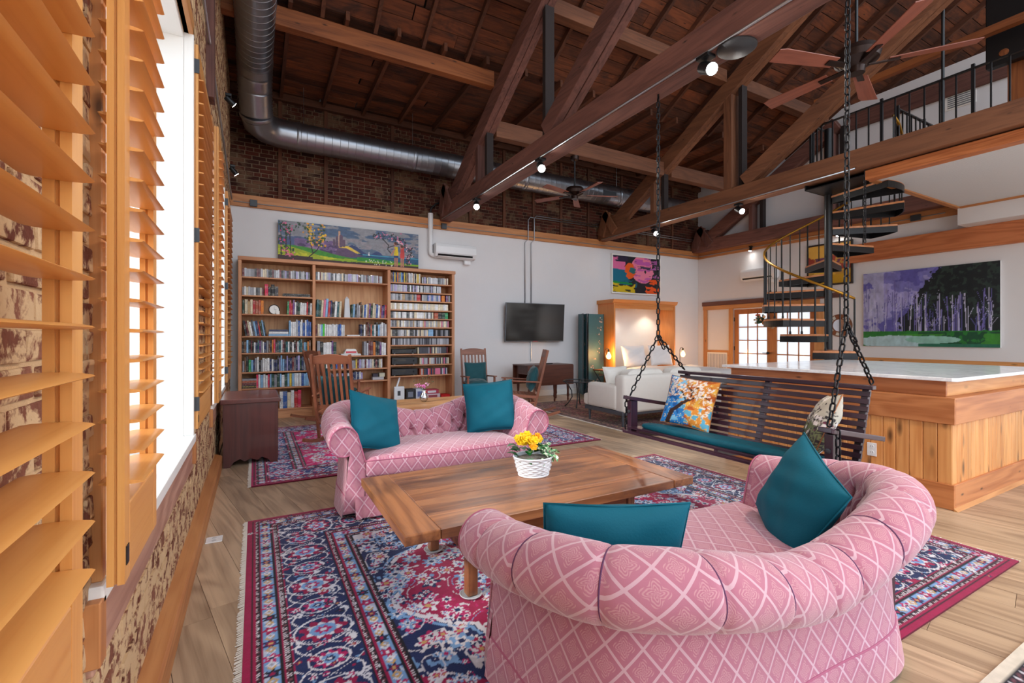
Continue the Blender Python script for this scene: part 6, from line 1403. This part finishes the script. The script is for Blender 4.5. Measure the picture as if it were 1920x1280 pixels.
# ---------------------------------------------------------------- pink serpentine sofas
@cached
def damask(name, scale=0.105):
    t = NT(name); uv = t.n('ShaderNodeUVMap', uv_map='UVMap'); sx = t.n('ShaderNodeSeparateXYZ'); t.l(uv.outputs[0], sx.inputs[0])
    u = t.math('DIVIDE', sx.outputs[0], scale); v = t.math('DIVIDE', sx.outputs[1], scale * 1.25)
    p = t.math('ADD', u, v); q = t.math('SUBTRACT', u, v)
    def tri(x): return t.math('ABSOLUTE', t.math('SUBTRACT', t.math('FRACT', x), 0.5))
    ln = t.math('GREATER_THAN', t.math('MAXIMUM', tri(p), tri(q)), 0.452)
    cp = t.math('SUBTRACT', t.math('FRACT', p), 0.5); cq = t.math('SUBTRACT', t.math('FRACT', q), 0.5)
    r = t.math('SQRT', t.math('ADD', t.math('MULTIPLY', cp, cp), t.math('MULTIPLY', cq, cq))); an = t.math('ARCTAN2', cp, cq)
    pet = t.math('MULTIPLY', t.math('COSINE', t.math('MULTIPLY', an, 4)), 0.07)
    orn = t.math('SINE', t.math('ADD', t.math('MULTIPLY', t.math('ADD', r, pet), 62), t.math('MULTIPLY', t.math('SINE', t.math('MULTIPLY', an, 8)), 1.6)))
    om = t.math('MULTIPLY', t.math('GREATER_THAN', orn, 0.1), t.math('LESS_THAN', t.math('ADD', r, pet), 0.33))
    base = t.mix(t.noise(t.coords(), 9, 3), C4((170, 100, 122)), C4((190, 122, 140)))
    c = t.mix(t.math('MULTIPLY', om, 0.55), base, C4((208, 160, 162))); c = t.mix(t.math('MULTIPLY', ln, 0.75), c, C4((214, 180, 190)))
    t.bump(t.math('ADD', t.math('MULTIPLY', om, 0.8), t.math('ADD', ln, t.math('MULTIPLY', t.noise(t.coords(), 500, 2), 0.4))), 0.25, 0.002)
    t.set(c, 0.8, spec=0.25, sheen=0.4); return t.m
DAM = damask('pink_damask')
def uv_surface(name, P, UV, mat, parent, closed_u=False, smooth=True, flip=False):
    """P: rows x cols of points, UV the same shape of (u, v) in metres"""
    nr, nc = len(P), len(P[0]); me = bpy.data.meshes.new(name); vs = [tuple(p) for r in P for p in r]
    fs = [(j * nc + i, j * nc + i + 1, (j + 1) * nc + i + 1, (j + 1) * nc + i) for j in range(nr - 1) for i in range(nc - 1)]
    if flip: fs = [f[::-1] for f in fs]
    me.from_pydata(vs, [], fs); uvl = me.uv_layers.new(name='UVMap'); flat = [q for r in UV for q in r]
    uvl.data.foreach_set('uv', np.array([flat[l.vertex_index] for l in me.loops], dtype=np.float32).ravel())
    if smooth: me.polygons.foreach_set('use_smooth', [True] * len(me.polygons))
    me.materials.append(mat); return link(name, me, parent)
def catmull(pts, n):
    out = []; P_ = [pts[0]] + pts + [pts[-1]]
    for i in range(1, len(P_) - 2):
        for k in range(n):
            t = k / n; a, b, c, d = [np.array(P_[i + j - 1]) for j in range(4)]
            out.append(0.5 * ((2 * b) + (-a + c) * t + (2 * a - 5 * b + 4 * c - d) * t * t + (-a + 3 * b - 3 * c + d) * t ** 3))
    out.append(np.array(pts[-1])); return out
def pink_sofa(label):
    """faces -Y; origin on the floor at its centre"""
    t = thing('pink_sofa', label, 'sofa', (0, 0, 0), 'pink damask serpentine sofas')
    half = [(0.845, -0.36, 0.70), (0.85, -0.20, 0.72), (0.85, 0.02, 0.765), (0.78, 0.24, 0.795), (0.61, 0.345, 0.785), (0.40, 0.37, 0.735), (0.18, 0.36, 0.675), (0.0, 0.355, 0.655)]
    path = catmull([(-x, y, z) for x, y, z in half] + [(x, y, z) for x, y, z in half[::-1][1:]], 20)
    N = len(path); S = [0]
    for a, b in zip(path[:-1], path[1:]): S.append(S[-1] + math.hypot(b[0] - a[0], b[1] - a[1]))
    T = S[-1]; r = 0.112; rollP, rollUV, outP, outUV = [], [], [], []
    seams = [T * f for f in (0.045, 0.13, 0.215, 0.30, 0.385, 0.47, 0.53, 0.615, 0.70, 0.785, 0.87, 0.955)]
    ends = []
    for i, p in enumerate(path):
        a, b = path[max(i - 1, 0)], path[min(i + 1, N - 1)]; tx, ty = b[0] - a[0], b[1] - a[1]; l = math.hypot(tx, ty); nx, ny = -ty / l, tx / l     # outward is left of travel (start at left arm front, going back)
        Ht = p[2]; sec = []; s = S[i]; gr = min(abs(s - q) for q in seams); gv = 0.010 * math.exp(-(gr / 0.008) ** 2) + 0.004 * math.exp(-(gr / 0.03) ** 2)
        zc = Ht - r
        for k in range(25):                                                # roll from its underside outwards, over the top, to the inside
            an = math.radians(-112 + 285 * k / 24); g = gv if -60 < math.degrees(an) < 120 else gv * 0.4
            sec.append((0.035 + (r - g) * math.cos(an), zc + (r - g) * math.sin(an)))
        e = min(S[i], T - S[i]); deep = 0.40
        for k in range(1, 15):                                             # buttoned inside, down to the seat
            f = k / 14; z = zc - 0.02 + (deep - (zc - 0.02)) * f; o = -0.088 - 0.05 * f
            d = 0.0
            if e > 0.35:
                for rown, rz in enumerate((zc - 0.05, zc - 0.17)):
                    uu = ((s - T / 2) / 0.145 + (0.5 if rown else 0)) ; du = (uu - round(uu)) * 0.145; d += 0.05 * math.exp(-(du / 0.026) ** 2 - ((z - rz) / 0.028) ** 2)
                uu = (s - T / 2) / 0.145; du = (uu - round(uu)) * 0.145
                if z > zc - 0.06: d += 0.022 * math.exp(-(du / 0.012) ** 2)
                for q_ in (-1, 1):
                    w_ = (s - T / 2) / 0.145 + q_ * (z - (zc - 0.05)) / 0.24; dd = (w_ - round(w_)) * 0.145
                    if zc - 0.18 < z <= zc - 0.05: d += 0.020 * math.exp(-(dd / 0.012) ** 2)
                d -= 0.018
            sec.append((o + d, z))
        L = 0; rowp, rowu = [], []
        for k, (o, z) in enumerate(sec):
            if k: L += math.hypot(o - sec[k - 1][0], z - sec[k - 1][1])
            rowp.append((p[0] + nx * o, p[1] + ny * o, z)); rowu.append((s * 1.0, L))
        rollP.append(rowp); rollUV.append(rowu)
        rowp, rowu = [], []; L = 0; prev = None
        for o, z in ((0.045, 0.03), (0.035, 0.10), (0.028, 0.175), (0.020, 0.18), (0.012, 0.3), (0.006, 0.42), (0.0, zc - r + 0.0), (-0.02, zc - r + 0.03)):
            if prev: L += math.hypot(o - prev[0], z - prev[1])
            prev = (o, z); o2 = o + (0.006 * math.sin(s * 9) if z < 0.17 else 0)
            rowp.append((p[0] + nx * o2, p[1] + ny * o2, z)); rowu.append((s, L))
        outP.append(rowp); outUV.append(rowu)
        if i in (0, N - 1): ends.append((p, (nx, ny), (tx / l, ty / l), sec, rowp))
    uv_surface('rolled_back_and_arms', rollP, rollUV, DAM, t)
    uv_surface('outside_panel', outP, outUV, DAM, t, flip=True)
    SEAMM = plain('purple_seam', (96, 54, 92), 0.8)
    for q in seams:                                                         # gathered seams over the roll
        i = min(range(N), key=lambda k: abs(S[k] - q)); MB().tube([rollP[i][k] for k in range(5, 23)], [0.0012 + 0.0022 * math.sin(PI * k / 17) for k in range(18)], 6).build('roll_seam', SEAMM, t, smooth=True)
    for ei, (p, nrm, tg, sec, op) in enumerate(ends):                      # padded arm fronts
        sg = -1 if ei == 0 else 1
        ring_ = [(o, z) for o, z in sec] + [(-0.13, 0.05), (0.04, 0.05), (0.03, 0.17), (0.008, 0.32), (-0.005, sec[0][1] - 0.01)]
        cx_, cz_ = sum(o for o, z in ring_) / len(ring_), sum(z for o, z in ring_) / len(ring_); P_, U_ = [], []
        for f, fw in ((1.0, 0.0), (0.985, 0.018), (0.93, 0.028), (0.88, 0.022), (0.5, 0.032), (0.0, 0.034)):
            P_.append([(p[0] + nrm[0] * (cx_ + (o - cx_) * f) + tg[0] * fw * sg, p[1] + nrm[1] * (cx_ + (o - cx_) * f) + tg[1] * fw * sg, cz_ + (z - cz_) * f) for o, z in ring_ + ring_[:1]])
            U_.append([(cx_ + (o - cx_) * f, cz_ + (z - cz_) * f) for o, z in ring_ + ring_[:1]])
        uv_surface('arm_front', P_, U_, DAM, t, flip=(ei == 1))
        wl_ = [(p[0] + nrm[0] * (cx_ + (o - cx_) * 0.955) + tg[0] * 0.03 * sg, p[1] + nrm[1] * (cx_ + (o - cx_) * 0.955) + tg[1] * 0.03 * sg, cz_ + (z - cz_) * 0.955) for o, z in sec[:38]]
        MB().tube(wl_, 0.005, 6).build('welt', plain('pink_welt', (176, 96, 122), 0.8), t, smooth=True)
    # seat cushion: outline follows the inside of the back
    inner = [(rp_[-1][0], rp_[-1][1]) for rp_ in rollP]; front = [(x, -0.40 - 0.05 * math.cos(PI * x / 1.5)) for x in [0.72 - 1.44 * k / 30 for k in range(31)]]
    outl = [q for q in inner if q[1] > -0.32] + front; outl = [(x * 0.995, y - 0.006) for x, y in outl]; cxx, cyy = 0.0, -0.08
    P_, U_ = [], []
    for f, z in ((0.0, 0.478), (0.3, 0.476), (0.6, 0.47), (0.85, 0.46), (0.95, 0.45), (0.985, 0.435), (0.992, 0.428), (1.0, 0.415), (1.0, 0.33), (0.985, 0.315), (0.9, 0.312), (0.0, 0.312)):
        P_.append([(cxx + (x - cxx) * f, cyy + (y - cyy) * f, z) for x, y in outl + outl[:1]]); U_.append([(cxx + (x - cxx) * f, cyy + (y - cyy) * f + (0.45 - z if z < 0.44 else 0)) for x, y in outl + outl[:1]])
    uv_surface('seat_cushion', P_, U_, DAM, t, flip=True)
    MB().tube([(x, y, 0.432) for x, y in front], 0.005, 6).build('cushion_welt', plain('pink_welt', (176, 96, 122), 0.8), t, smooth=True)
    P_ = [[(x, y + 0.012 - 0.0 * k, z) for x, y in front] for k, z in enumerate((0.315, 0.25, 0.175))]; U_ = [[(x, z) for x, y in front] for z in (0.315, 0.25, 0.175)]
    uv_surface('front_rail', P_, U_, DAM, t, flip=True)
    fx = [0.80 - 1.60 * k / 60 for k in range(61)]
    def fy(x, z): return -0.405 - 0.04 * math.cos(PI * x / 1.6) - (0.02 if z < 0.1 else 0.0) - (0.03 * math.exp(-((abs(x) - 0.78) / 0.02) ** 2) + 0.02 * math.exp(-(x / 0.02) ** 2)) * (1 if z < 0.1 else 0.3)
    P_ = [[(x, fy(x, z), z) for x in fx] for z in (0.18, 0.17, 0.10, 0.03)]; U_ = [[(x, z) for x in fx] for z in (0.18, 0.17, 0.10, 0.03)]
    uv_surface('skirt', P_, U_, DAM, t, flip=True)
    MB().tube([outP[i][3] for i in range(0, N, 2)], 0.005, 6).build('skirt_welt', plain('pink_welt', (176, 96, 122), 0.8), t, smooth=True)
    for k in range(-8, 9):                                                  # buttons
        for rown, dz in enumerate((0.05, 0.17)):
            s = T / 2 + (k + (0.5 if rown else 0)) * 0.145
            if not 0.4 < s < T - 0.4: continue
            i = min(range(N), key=lambda q: abs(S[q] - s)); zc = path[i][2] - r; rowp = rollP[i]; p = min(rowp[25:], key=lambda q: abs(q[2] - (zc - dz)))
            MB().ball(p, 0.011, 8, 6).build('button', plain('pink_button', (190, 112, 136), 0.7), t, smooth=True)
    bx(-0.78, 0.78, -0.36, 0.30, 0.012, 0.31).build('inner_frame', plain('sofa_dark', (70, 40, 48), 0.9), t)
    return t
s1 = pink_sofa('pink damask sofa with curved buttoned back, beyond the coffee table'); s1.location = (1.39, 3.92, 0.004)
s2 = dup(s1, (1.675, 1.28, 0.004), PI, 'pink damask sofa in the foreground, its rolled back to the camera')
s1.scale = (0.94, 1, 1); s2.scale = (1, 1, 0.955)
# teal pillows
TEAL = plain('teal_cloth', (0, 92, 112), 0.7, var=0.04, bump=0.12, bscale=150, spec=0.25)
def pil(label, loc, rz, tilt, spin, wd=0.47, th=0.17, seed=0):
    M = Matrix.Translation(loc) @ Matrix.Rotation(rz, 4, 'Z') @ Matrix.Rotation(tilt, 4, 'X') @ Matrix.Rotation(spin, 4, 'Y')
    return cushion('teal_pillow', label, 'pillow', TEAL, wd, wd, th, M.to_translation(), M.to_euler(), 'teal pillows on the pink sofas', True, seed)
pil('teal pillow leaning in the left corner of the far pink sofa', (0.85, 3.82, 0.665), math.radians(30), math.radians(-26), math.radians(18), seed=1)
pil('teal pillow leaning in the right corner of the far pink sofa', (1.93, 3.93, 0.70), math.radians(-22), math.radians(-20), math.radians(-5), seed=2)
pil('teal pillow standing low behind the near pink sofa back, left one', (1.10, 1.27, 0.55), math.radians(-27), math.radians(16), math.radians(0.5), wd=0.5, seed=3)
pil('teal pillow standing upright in the right corner of the near pink sofa', (2.17, 1.24, 0.60), math.radians(238), math.radians(-20), math.radians(22), seed=4)
# ---------------------------------------------------------------- porch swing on chains
SWD = lambda ax: wood('swing_dark', (40, 22, 34), (64, 36, 50), axis=ax, rough=0.3, var=0.1, coat=0.3)
sw = thing('porch_swing', 'dark stained slatted porch swing hanging on black chains from the truss', 'swing', (3.42, 2.45, 0.38))
SY0, SY1 = 1.62, 3.30
rec = math.radians(8)
for k in range(7):                                     # seat slats, sloping back
    x = 3.14 + k * 0.075; z = 0.49 - 0.13 * (x - 3.14)
    MB().bar((x, SY0, z), (x, SY1 + 0.06, z), 0.06, 0.02).build('seat_slat', SWD('Y'), sw, bevel=0.003)
MB().bar((3.085, SY0 - 0.02, 0.455), (3.085, SY1 + 0.08, 0.455), 0.05, 0.022).build('front_rail', SWD('Y'), sw, bevel=0.003)
def bpt(h): return (3.60 + 0.16 * h / 0.55, 0.42 + h)      # x, z up the reclined back
for k in range(10):
    x, z = bpt(0.06 + 0.052 * k); MB().bar((x, SY0 + 0.02, z), (x, SY1, z), 0.016, 0.036, up=(0.28, 0, 1)).build('back_slat', SWD('Y'), sw, bevel=0.002)
x, z = bpt(0.575); MB().bar((x - 0.005, SY0, z), (x - 0.005, SY1 + 0.02, z), 0.05, 0.03).build('top_rail', SWD('Y'), sw, bevel=0.004)
for y in (SY0 + 0.06, (SY0 + SY1) / 2 - 0.06, SY1 - 0.06):
    a, b = bpt(-0.06), bpt(0.56); MB().bar((a[0] + 0.028, y, a[1]), (b[0] + 0.028, y, b[1]), 0.045, 0.035, up=(1, 0, 0)).build('back_stile', SWD('Z'), sw, bevel=0.003)
    MB().bar((3.12, y, 0.46), (3.64, y, 0.40), 0.035, 0.05).build('seat_support', SWD('X'), sw)
for y in (SY0 - 0.03, SY1 + 0.05):
    MB().bar((3.08, y, 0.775), (3.74, y, 0.655), 0.085, 0.034).build('arm', SWD('X'), sw, bevel=0.005)
    MB().bar((3.16, y, 0.44), (3.16, y, 0.745), 0.05, 0.085, up=(1, 0, 0)).build('arm_post', SWD('Z'), sw, bevel=0.005)
    MB().lathe([(0.017, 0), (0.017, 0.012), (0.008, 0.014)], n=10).xf(Matrix.Translation((3.12, y, 0.64)) @ Matrix.Rotation(-PI / 2, 4, 'Y')).build('bolt', DARKM, sw)
CHN = plain('black_chain', (30, 30, 33), 0.35, 0.7)
lk = MB(); LL, LWd = 0.038, 0.0145
lp_ = [(LWd * math.cos(a), 0, LWd * math.sin(a) + (LL - LWd) * (1 if math.sin(a) > 0 else -1) * (0.55)) for a in [2 * PI * k / 14 + 0.001 for k in range(14)]]
lk.tube(lp_, 0.006, 6, closed=True); LINK = lk.mesh('chain_link', CHN, smooth=True); LP = 0.052
def chain(a, b, parent, n=None):
    a, b = Vector(a), Vector(b); L = (b - a).length; n = n or int(round(L / LP)); d = (b - a).normalized(); q = Vector((0, 0, 1)).rotation_difference(d).to_matrix().to_4x4()
    off = Vector(parent.location)
    for k in range(n):
        p = a + d * (L * (k + 0.5) / n) - off
        inst('chain_link', LINK, parent, mat4=Matrix.Translation(p) @ q @ Matrix.Rotation(PI / 2 * (k % 2) + 0.4, 4, 'Z') @ Matrix.Diagonal((1, 1, L / n / LP, 1)))
for (y, zj, yf) in ((3.255, 1.36, SY1 + 0.05), (1.615, 1.44, SY0 - 0.03)):
    top = (3.40, y, 3.66); J = (3.42, y + 0.02, zj); MB().tube([(3.40, y, 3.72), (3.40, y, 3.64)], 0.009, 8).build('eye_bolt', BLACKM, sw)
    chain(top, J, sw); xr_, zr_ = bpt(0.58)
    chain(J, (3.13, yf, 0.79), sw); chain(J, (xr_ + 0.03, yf - (0.06 if yf > 2 else -0.06), zr_ + 0.02), sw)
    chain((3.13, yf + (0.05 if yf > 2 else -0.05), 0.78), (3.13, yf + (0.05 if yf > 2 else -0.05), 0.46), sw)
    chain((J[0], J[1], J[2] - 0.01), (J[0] + 0.05, J[1] - 0.03, J[2] - 0.13), sw)
cushs = thing('swing_cushion', 'long teal patterned seat pad on the porch swing', 'cushion', (3.35, 2.46, 0.49))
pad = soft_box(3.14, 3.56, SY0 + 0.04, SY1 - 0.02, -0.035, 0.035, 0.03, 0.003, nx=40)
pad.xf(Matrix.Translation((0, 0, 0.515)) @ Matrix(((1, 0, 0, 0), (0, 1, 0, 0), (-0.13, 0, 1, 0.13 * 3.2), (0, 0, 0, 1))))
pad.build('pad', plain('teal_damask', (0, 70, 86), 0.6, var=0.35, bump=0.3, bscale=60, spec=0.25), cushs, smooth=True)
# tree cushion and flower cushion: print on the cover
def printed(name, label, wd, th, fn, M, seed):
    t = thing(name, label, 'cushion', (0, 0, 0)); n = 64; mb_ = pillow_mb(wd, wd, th, n=n, seed=seed)
    me = mb_.mesh('cover', attr_mat('printed_cloth', 0.75, bump=0.3, bscale=90), smooth=True, recalc=False)
    c = Canvas(1, 1, 1.0 / n); assert c.nx == n + 1; fn(c); col = np.concatenate([c.C.reshape(-1, 3)] * 2, 0)
    ca = me.color_attributes.new('Col', 'FLOAT_COLOR', 'POINT'); ca.data.foreach_set('color', np.concatenate([col, np.ones((len(col), 1))], 1).astype(np.float32).ravel())
    link('cover', me, t); e = wd / 2
    MB().tube([(-e, 0, -e), (0, 0, -e * 0.94), (e, 0, -e), (e * 0.94, 0, 0), (e, 0, e), (0, 0, e * 0.94), (-e, 0, e), (-e * 0.94, 0, 0)], 0.004, 6, closed=True).build('piping', plain('cushion_edge', (150, 96, 60), 0.7), t, smooth=True)
    t.location = M.to_translation(); t.rotation_euler = M.to_euler(); return t
def tree_print(c):
    X, Y = c.X, c.Y; n = c.noise(0.09, 0.09, 3, 2); n2 = c.noise(0.3, 0.3, 6, 2)
    c.put(Y >= 0, (40, 120, 190)); c.put(X + Y * 0.3 + 0.5 * (n2 - 0.5) > 0.55, (206, 130, 50)); c.put(n > 0.62, (120, 180, 214)); c.put((n > 0.55) & (X > 0.5), (226, 170, 70)); c.put((n < 0.32) & (X > 0.5), (176, 84, 30)); c.put((n < 0.3) & (X < 0.5), (26, 84, 150)); c.put((n > 0.5) & (n < 0.53), (226, 206, 150)); c.put((X > 0.45) & (Y < 0.4) & (n > 0.58), (90, 160, 190))
    rp = random.Random(5)
    for a in ((0.16, 0.0, 0.24, 0.25, 0.05), (0.24, 0.25, 0.42, 0.42, 0.038), (0.42, 0.42, 0.58, 0.55, 0.028), (0.58, 0.55, 0.56, 0.75, 0.018), (0.58, 0.55, 0.8, 0.64, 0.016), (0.5, 0.48, 0.36, 0.68, 0.015), (0.56, 0.7, 0.44, 0.82, 0.012), (0.57, 0.68, 0.7, 0.84, 0.012), (0.8, 0.64, 0.92, 0.6, 0.01)): c.put(c.line(*a), (52, 32, 30))
    for _ in range(230):
        x = rp.uniform(0.03, 0.97); y = rp.uniform(0.55, 0.98) - 0.35 * max(0, abs(x - 0.5) - 0.3) * rp.random() * 2
        if x > 0.78 and rp.random() < 0.5: y = rp.uniform(0.2, 0.6)
        a = rp.uniform(0, 3.14); c.put(c.line(x, y, x + 0.03 * math.cos(a), y + 0.03 * math.sin(a), 0.012), (226, 214, 206) if rp.random() < 0.8 else (196, 150, 120))
def blossom_print(c):
    X, Y = c.X, c.Y; n = c.noise(0.1, 0.1, 13, 3); rp = random.Random(3)
    c.put(Y >= 0, (196, 190, 176)); c.put(Y < 0.35 + 0.2 * n, (112, 120, 84)); c.put((np.abs(n - 0.5) < 0.03), (52, 46, 50)); c.put((np.abs(n - 0.62) < 0.025), (70, 60, 60)); c.put((X > 0.3) & (Y < 0.6) & (n < 0.42), (44, 34, 42))
    for _ in range(45): c.put(c.ell(rp.random(), rp.random(), 0.034, 0.034), (230, 222, 220)); 
    for _ in range(30): c.put(c.ell(rp.random(), rp.random(), 0.014, 0.014), (120, 60, 80))
def sM(loc, rz, tilt, spin): return Matrix.Translation(loc) @ Matrix.Rotation(rz, 4, 'Z') @ Matrix.Rotation(tilt, 4, 'X') @ Matrix.Rotation(spin, 4, 'Y')
printed('tree_cushion', 'blue and orange cushion printed with a blossoming tree, left on the swing', 0.46, 0.15, tree_print, sM((3.50, 2.97, 0.745), math.radians(-72), math.radians(-20), math.radians(6)), 2)
printed('blossom_cushion', 'green and dark cushion printed with white blossoms, right on the swing', 0.45, 0.15, blossom_print, sM((3.44, 1.80, 0.74), math.radians(-146), math.radians(-22), math.radians(-8)), 4)
# spare chain hanging from the middle truss
hc = thing('hanging_chain', 'short black chain hanging from the middle truss beside the staircase', 'chain', (7.46, 3.3, 3.6))
MB().tube([(7.46, 3.33, 3.70), (7.46, 3.33, 3.58)], 0.009, 8).build('eye_bolt', BLACKM, hc); chain((7.46, 3.33, 3.60), (7.46, 3.33, 2.66), hc)

# ---------------------------------------------------------------- bar counter
KP = lambda ax: wood('knotty_pine', (196, 122, 62), (232, 170, 106), axis=ax, rough=0.38, var=0.1, knots=0.9, streak=0.6)
FAS = lambda ax: wood('counter_fascia', (164, 92, 48), (208, 136, 84), axis=ax, rough=0.4, var=0.08, streak=0.9, knots=0.3)
cn = thing('bar_counter', 'large pine-panelled bar counter with a white stone worktop', 'counter', (5.9, 2.5, 0))
cx0, cy0, cx1, cy1 = 4.76, 1.53, 7.2, 3.50
bx(cx0 + 0.012, cx1, cy0 + 0.012, cy1, 0, 0.862).build('carcass', KP('Z'), cn); bx(cx0 + 0.08, cx1, cy0 + 0.08, cy1, 0.862, 1.0).build('upper_carcass', KP('Z'), cn)
def plank_row(n_, axis):
    a0, a1 = (cy0, cy1) if axis == 'Y' else (cx0, cx1); a = a0
    k = 0
    while a < a1 - 0.02:
        b = min(a + 0.092, a1)
        if axis == 'Y': bx(cx0, cx0 + 0.014, a + 0.0015, b - 0.0015, 0.18, 0.68).build('panel_board', KP('Z'), cn, bevel=0.004)
        else: bx(a + 0.0015, b - 0.0015, cy0, cy0 + 0.014, 0.18, 0.68).build('panel_board', KP('Z'), cn, bevel=0.004)
        a = b; k += 1
plank_row(0, 'Y'); plank_row(0, 'X')
for nm_, z0, z1, o in (('skirting_board', 0.0, 0.195, 0.018), ('lower_fascia', 0.665, 0.865, 0.022), ('upper_fascia', 0.872, 1.0, -0.055)):
    bx(cx0 - o, cx0 - o + 0.02, cy0 - o, cy1, z0, z1).build(nm_, FAS('Y'), cn, bevel=0.003); bx(cx0 - o + 0.021, cx1, cy0 - o, cy0 - o + 0.02, z0, z1).build(nm_, FAS('X') if nm_ != 'upper_fascia' else KP('X'), cn, bevel=0.003)
bx(cx0 - 0.022, cx0 + 0.06, cy0 - 0.022, cy1, 0.862, 0.872).build('ledge', FAS('Y'), cn); bx(cx0 + 0.06, cx1, cy0 - 0.022, cy0 + 0.06, 0.862, 0.872).build('ledge', FAS('X'), cn)
MB().prism([(cy0 - 0.045, 0), (cy0 - 0.018, 0), (cy0 - 0.018, 0.02)], 'x', cx0 - 0.03, cx1).build('quarter_round', W_case('X'), cn)
top_ = [(cx0 - 0.04 + 0.03, cy0 - 0.04), (cx1, cy0 - 0.04), (cx1, cy1 + 0.05), (cx0 - 0.04, cy1 + 0.05), (cx0 - 0.04, cy0 - 0.01), (cx0 - 0.03, cy0 - 0.03)]
@cached
def quartz(name):
    t = NT(name); n = t.noise(t.coords(), 2.2, 6, 0.6, 1.2); return t.set(t.ramp(n, [(0.44, (244, 244, 246)), (0.5, (228, 228, 232)), (0.55, (246, 246, 248))]), 0.12, spec=0.3)
WT = tag(MB().prism(top_, 'z', 1.0, 1.03).build('stone_worktop', quartz('white_quartz'), bevel=0.004), 'white polished stone worktop lying on the pine bar counter', 'worktop')
def outlet(label, M, parent_wall=None):
    t = thing('power_outlet', label, 'outlet', (0, 0, 0)); bx(-0.036, 0.036, -0.006, 0, -0.058, 0.058).build('plate', ACW, t, bevel=0.002)
    for z_ in (-0.026, 0.026):
        so = MB().lathe([(0.018, 0), (0.018, 0.003)], n=16).xf(Matrix.Translation((0, -0.006, z_)) @ Matrix.Rotation(PI / 2, 4, 'X')).build('socket', ACW, t)
        for x_ in (-0.007, 0.007): bx(x_ - 0.0012, x_ + 0.0012, -0.0098, -0.009, z_ - 0.004, z_ + 0.007).build('slot', BLACKM, so)
    t.location = M.to_translation(); t.rotation_euler = M.to_euler()
outlet('white double power outlet on the pine counter below the swing arm', Matrix.Translation((cx0 - 0.0005, 2.07, 0.36)) @ Matrix.Rotation(-PI / 2, 4, 'Z'))
fo = thing('floor_outlet', 'white outlet plate set in the floor beside the left skirting board', 'outlet', (-0.237, 3.67, 0))
bx(-0.285, -0.19, 3.62, 3.72, 0.0, 0.006).build('plate', ACW, fo, bevel=0.002)
for y in (3.645, 3.69): MB().lathe([(0.014, 0), (0.014, 0.0075)], (-0.237, y, 0), 14).build('socket', plain('socket_grey', (196, 198, 200), 0.5), fo)

ws.location.z += 0.0115; gl.location.z += 0.0115; [o for o in bpy.data.objects if o.name == 'white_cushion'][0].location.z += 0.0115
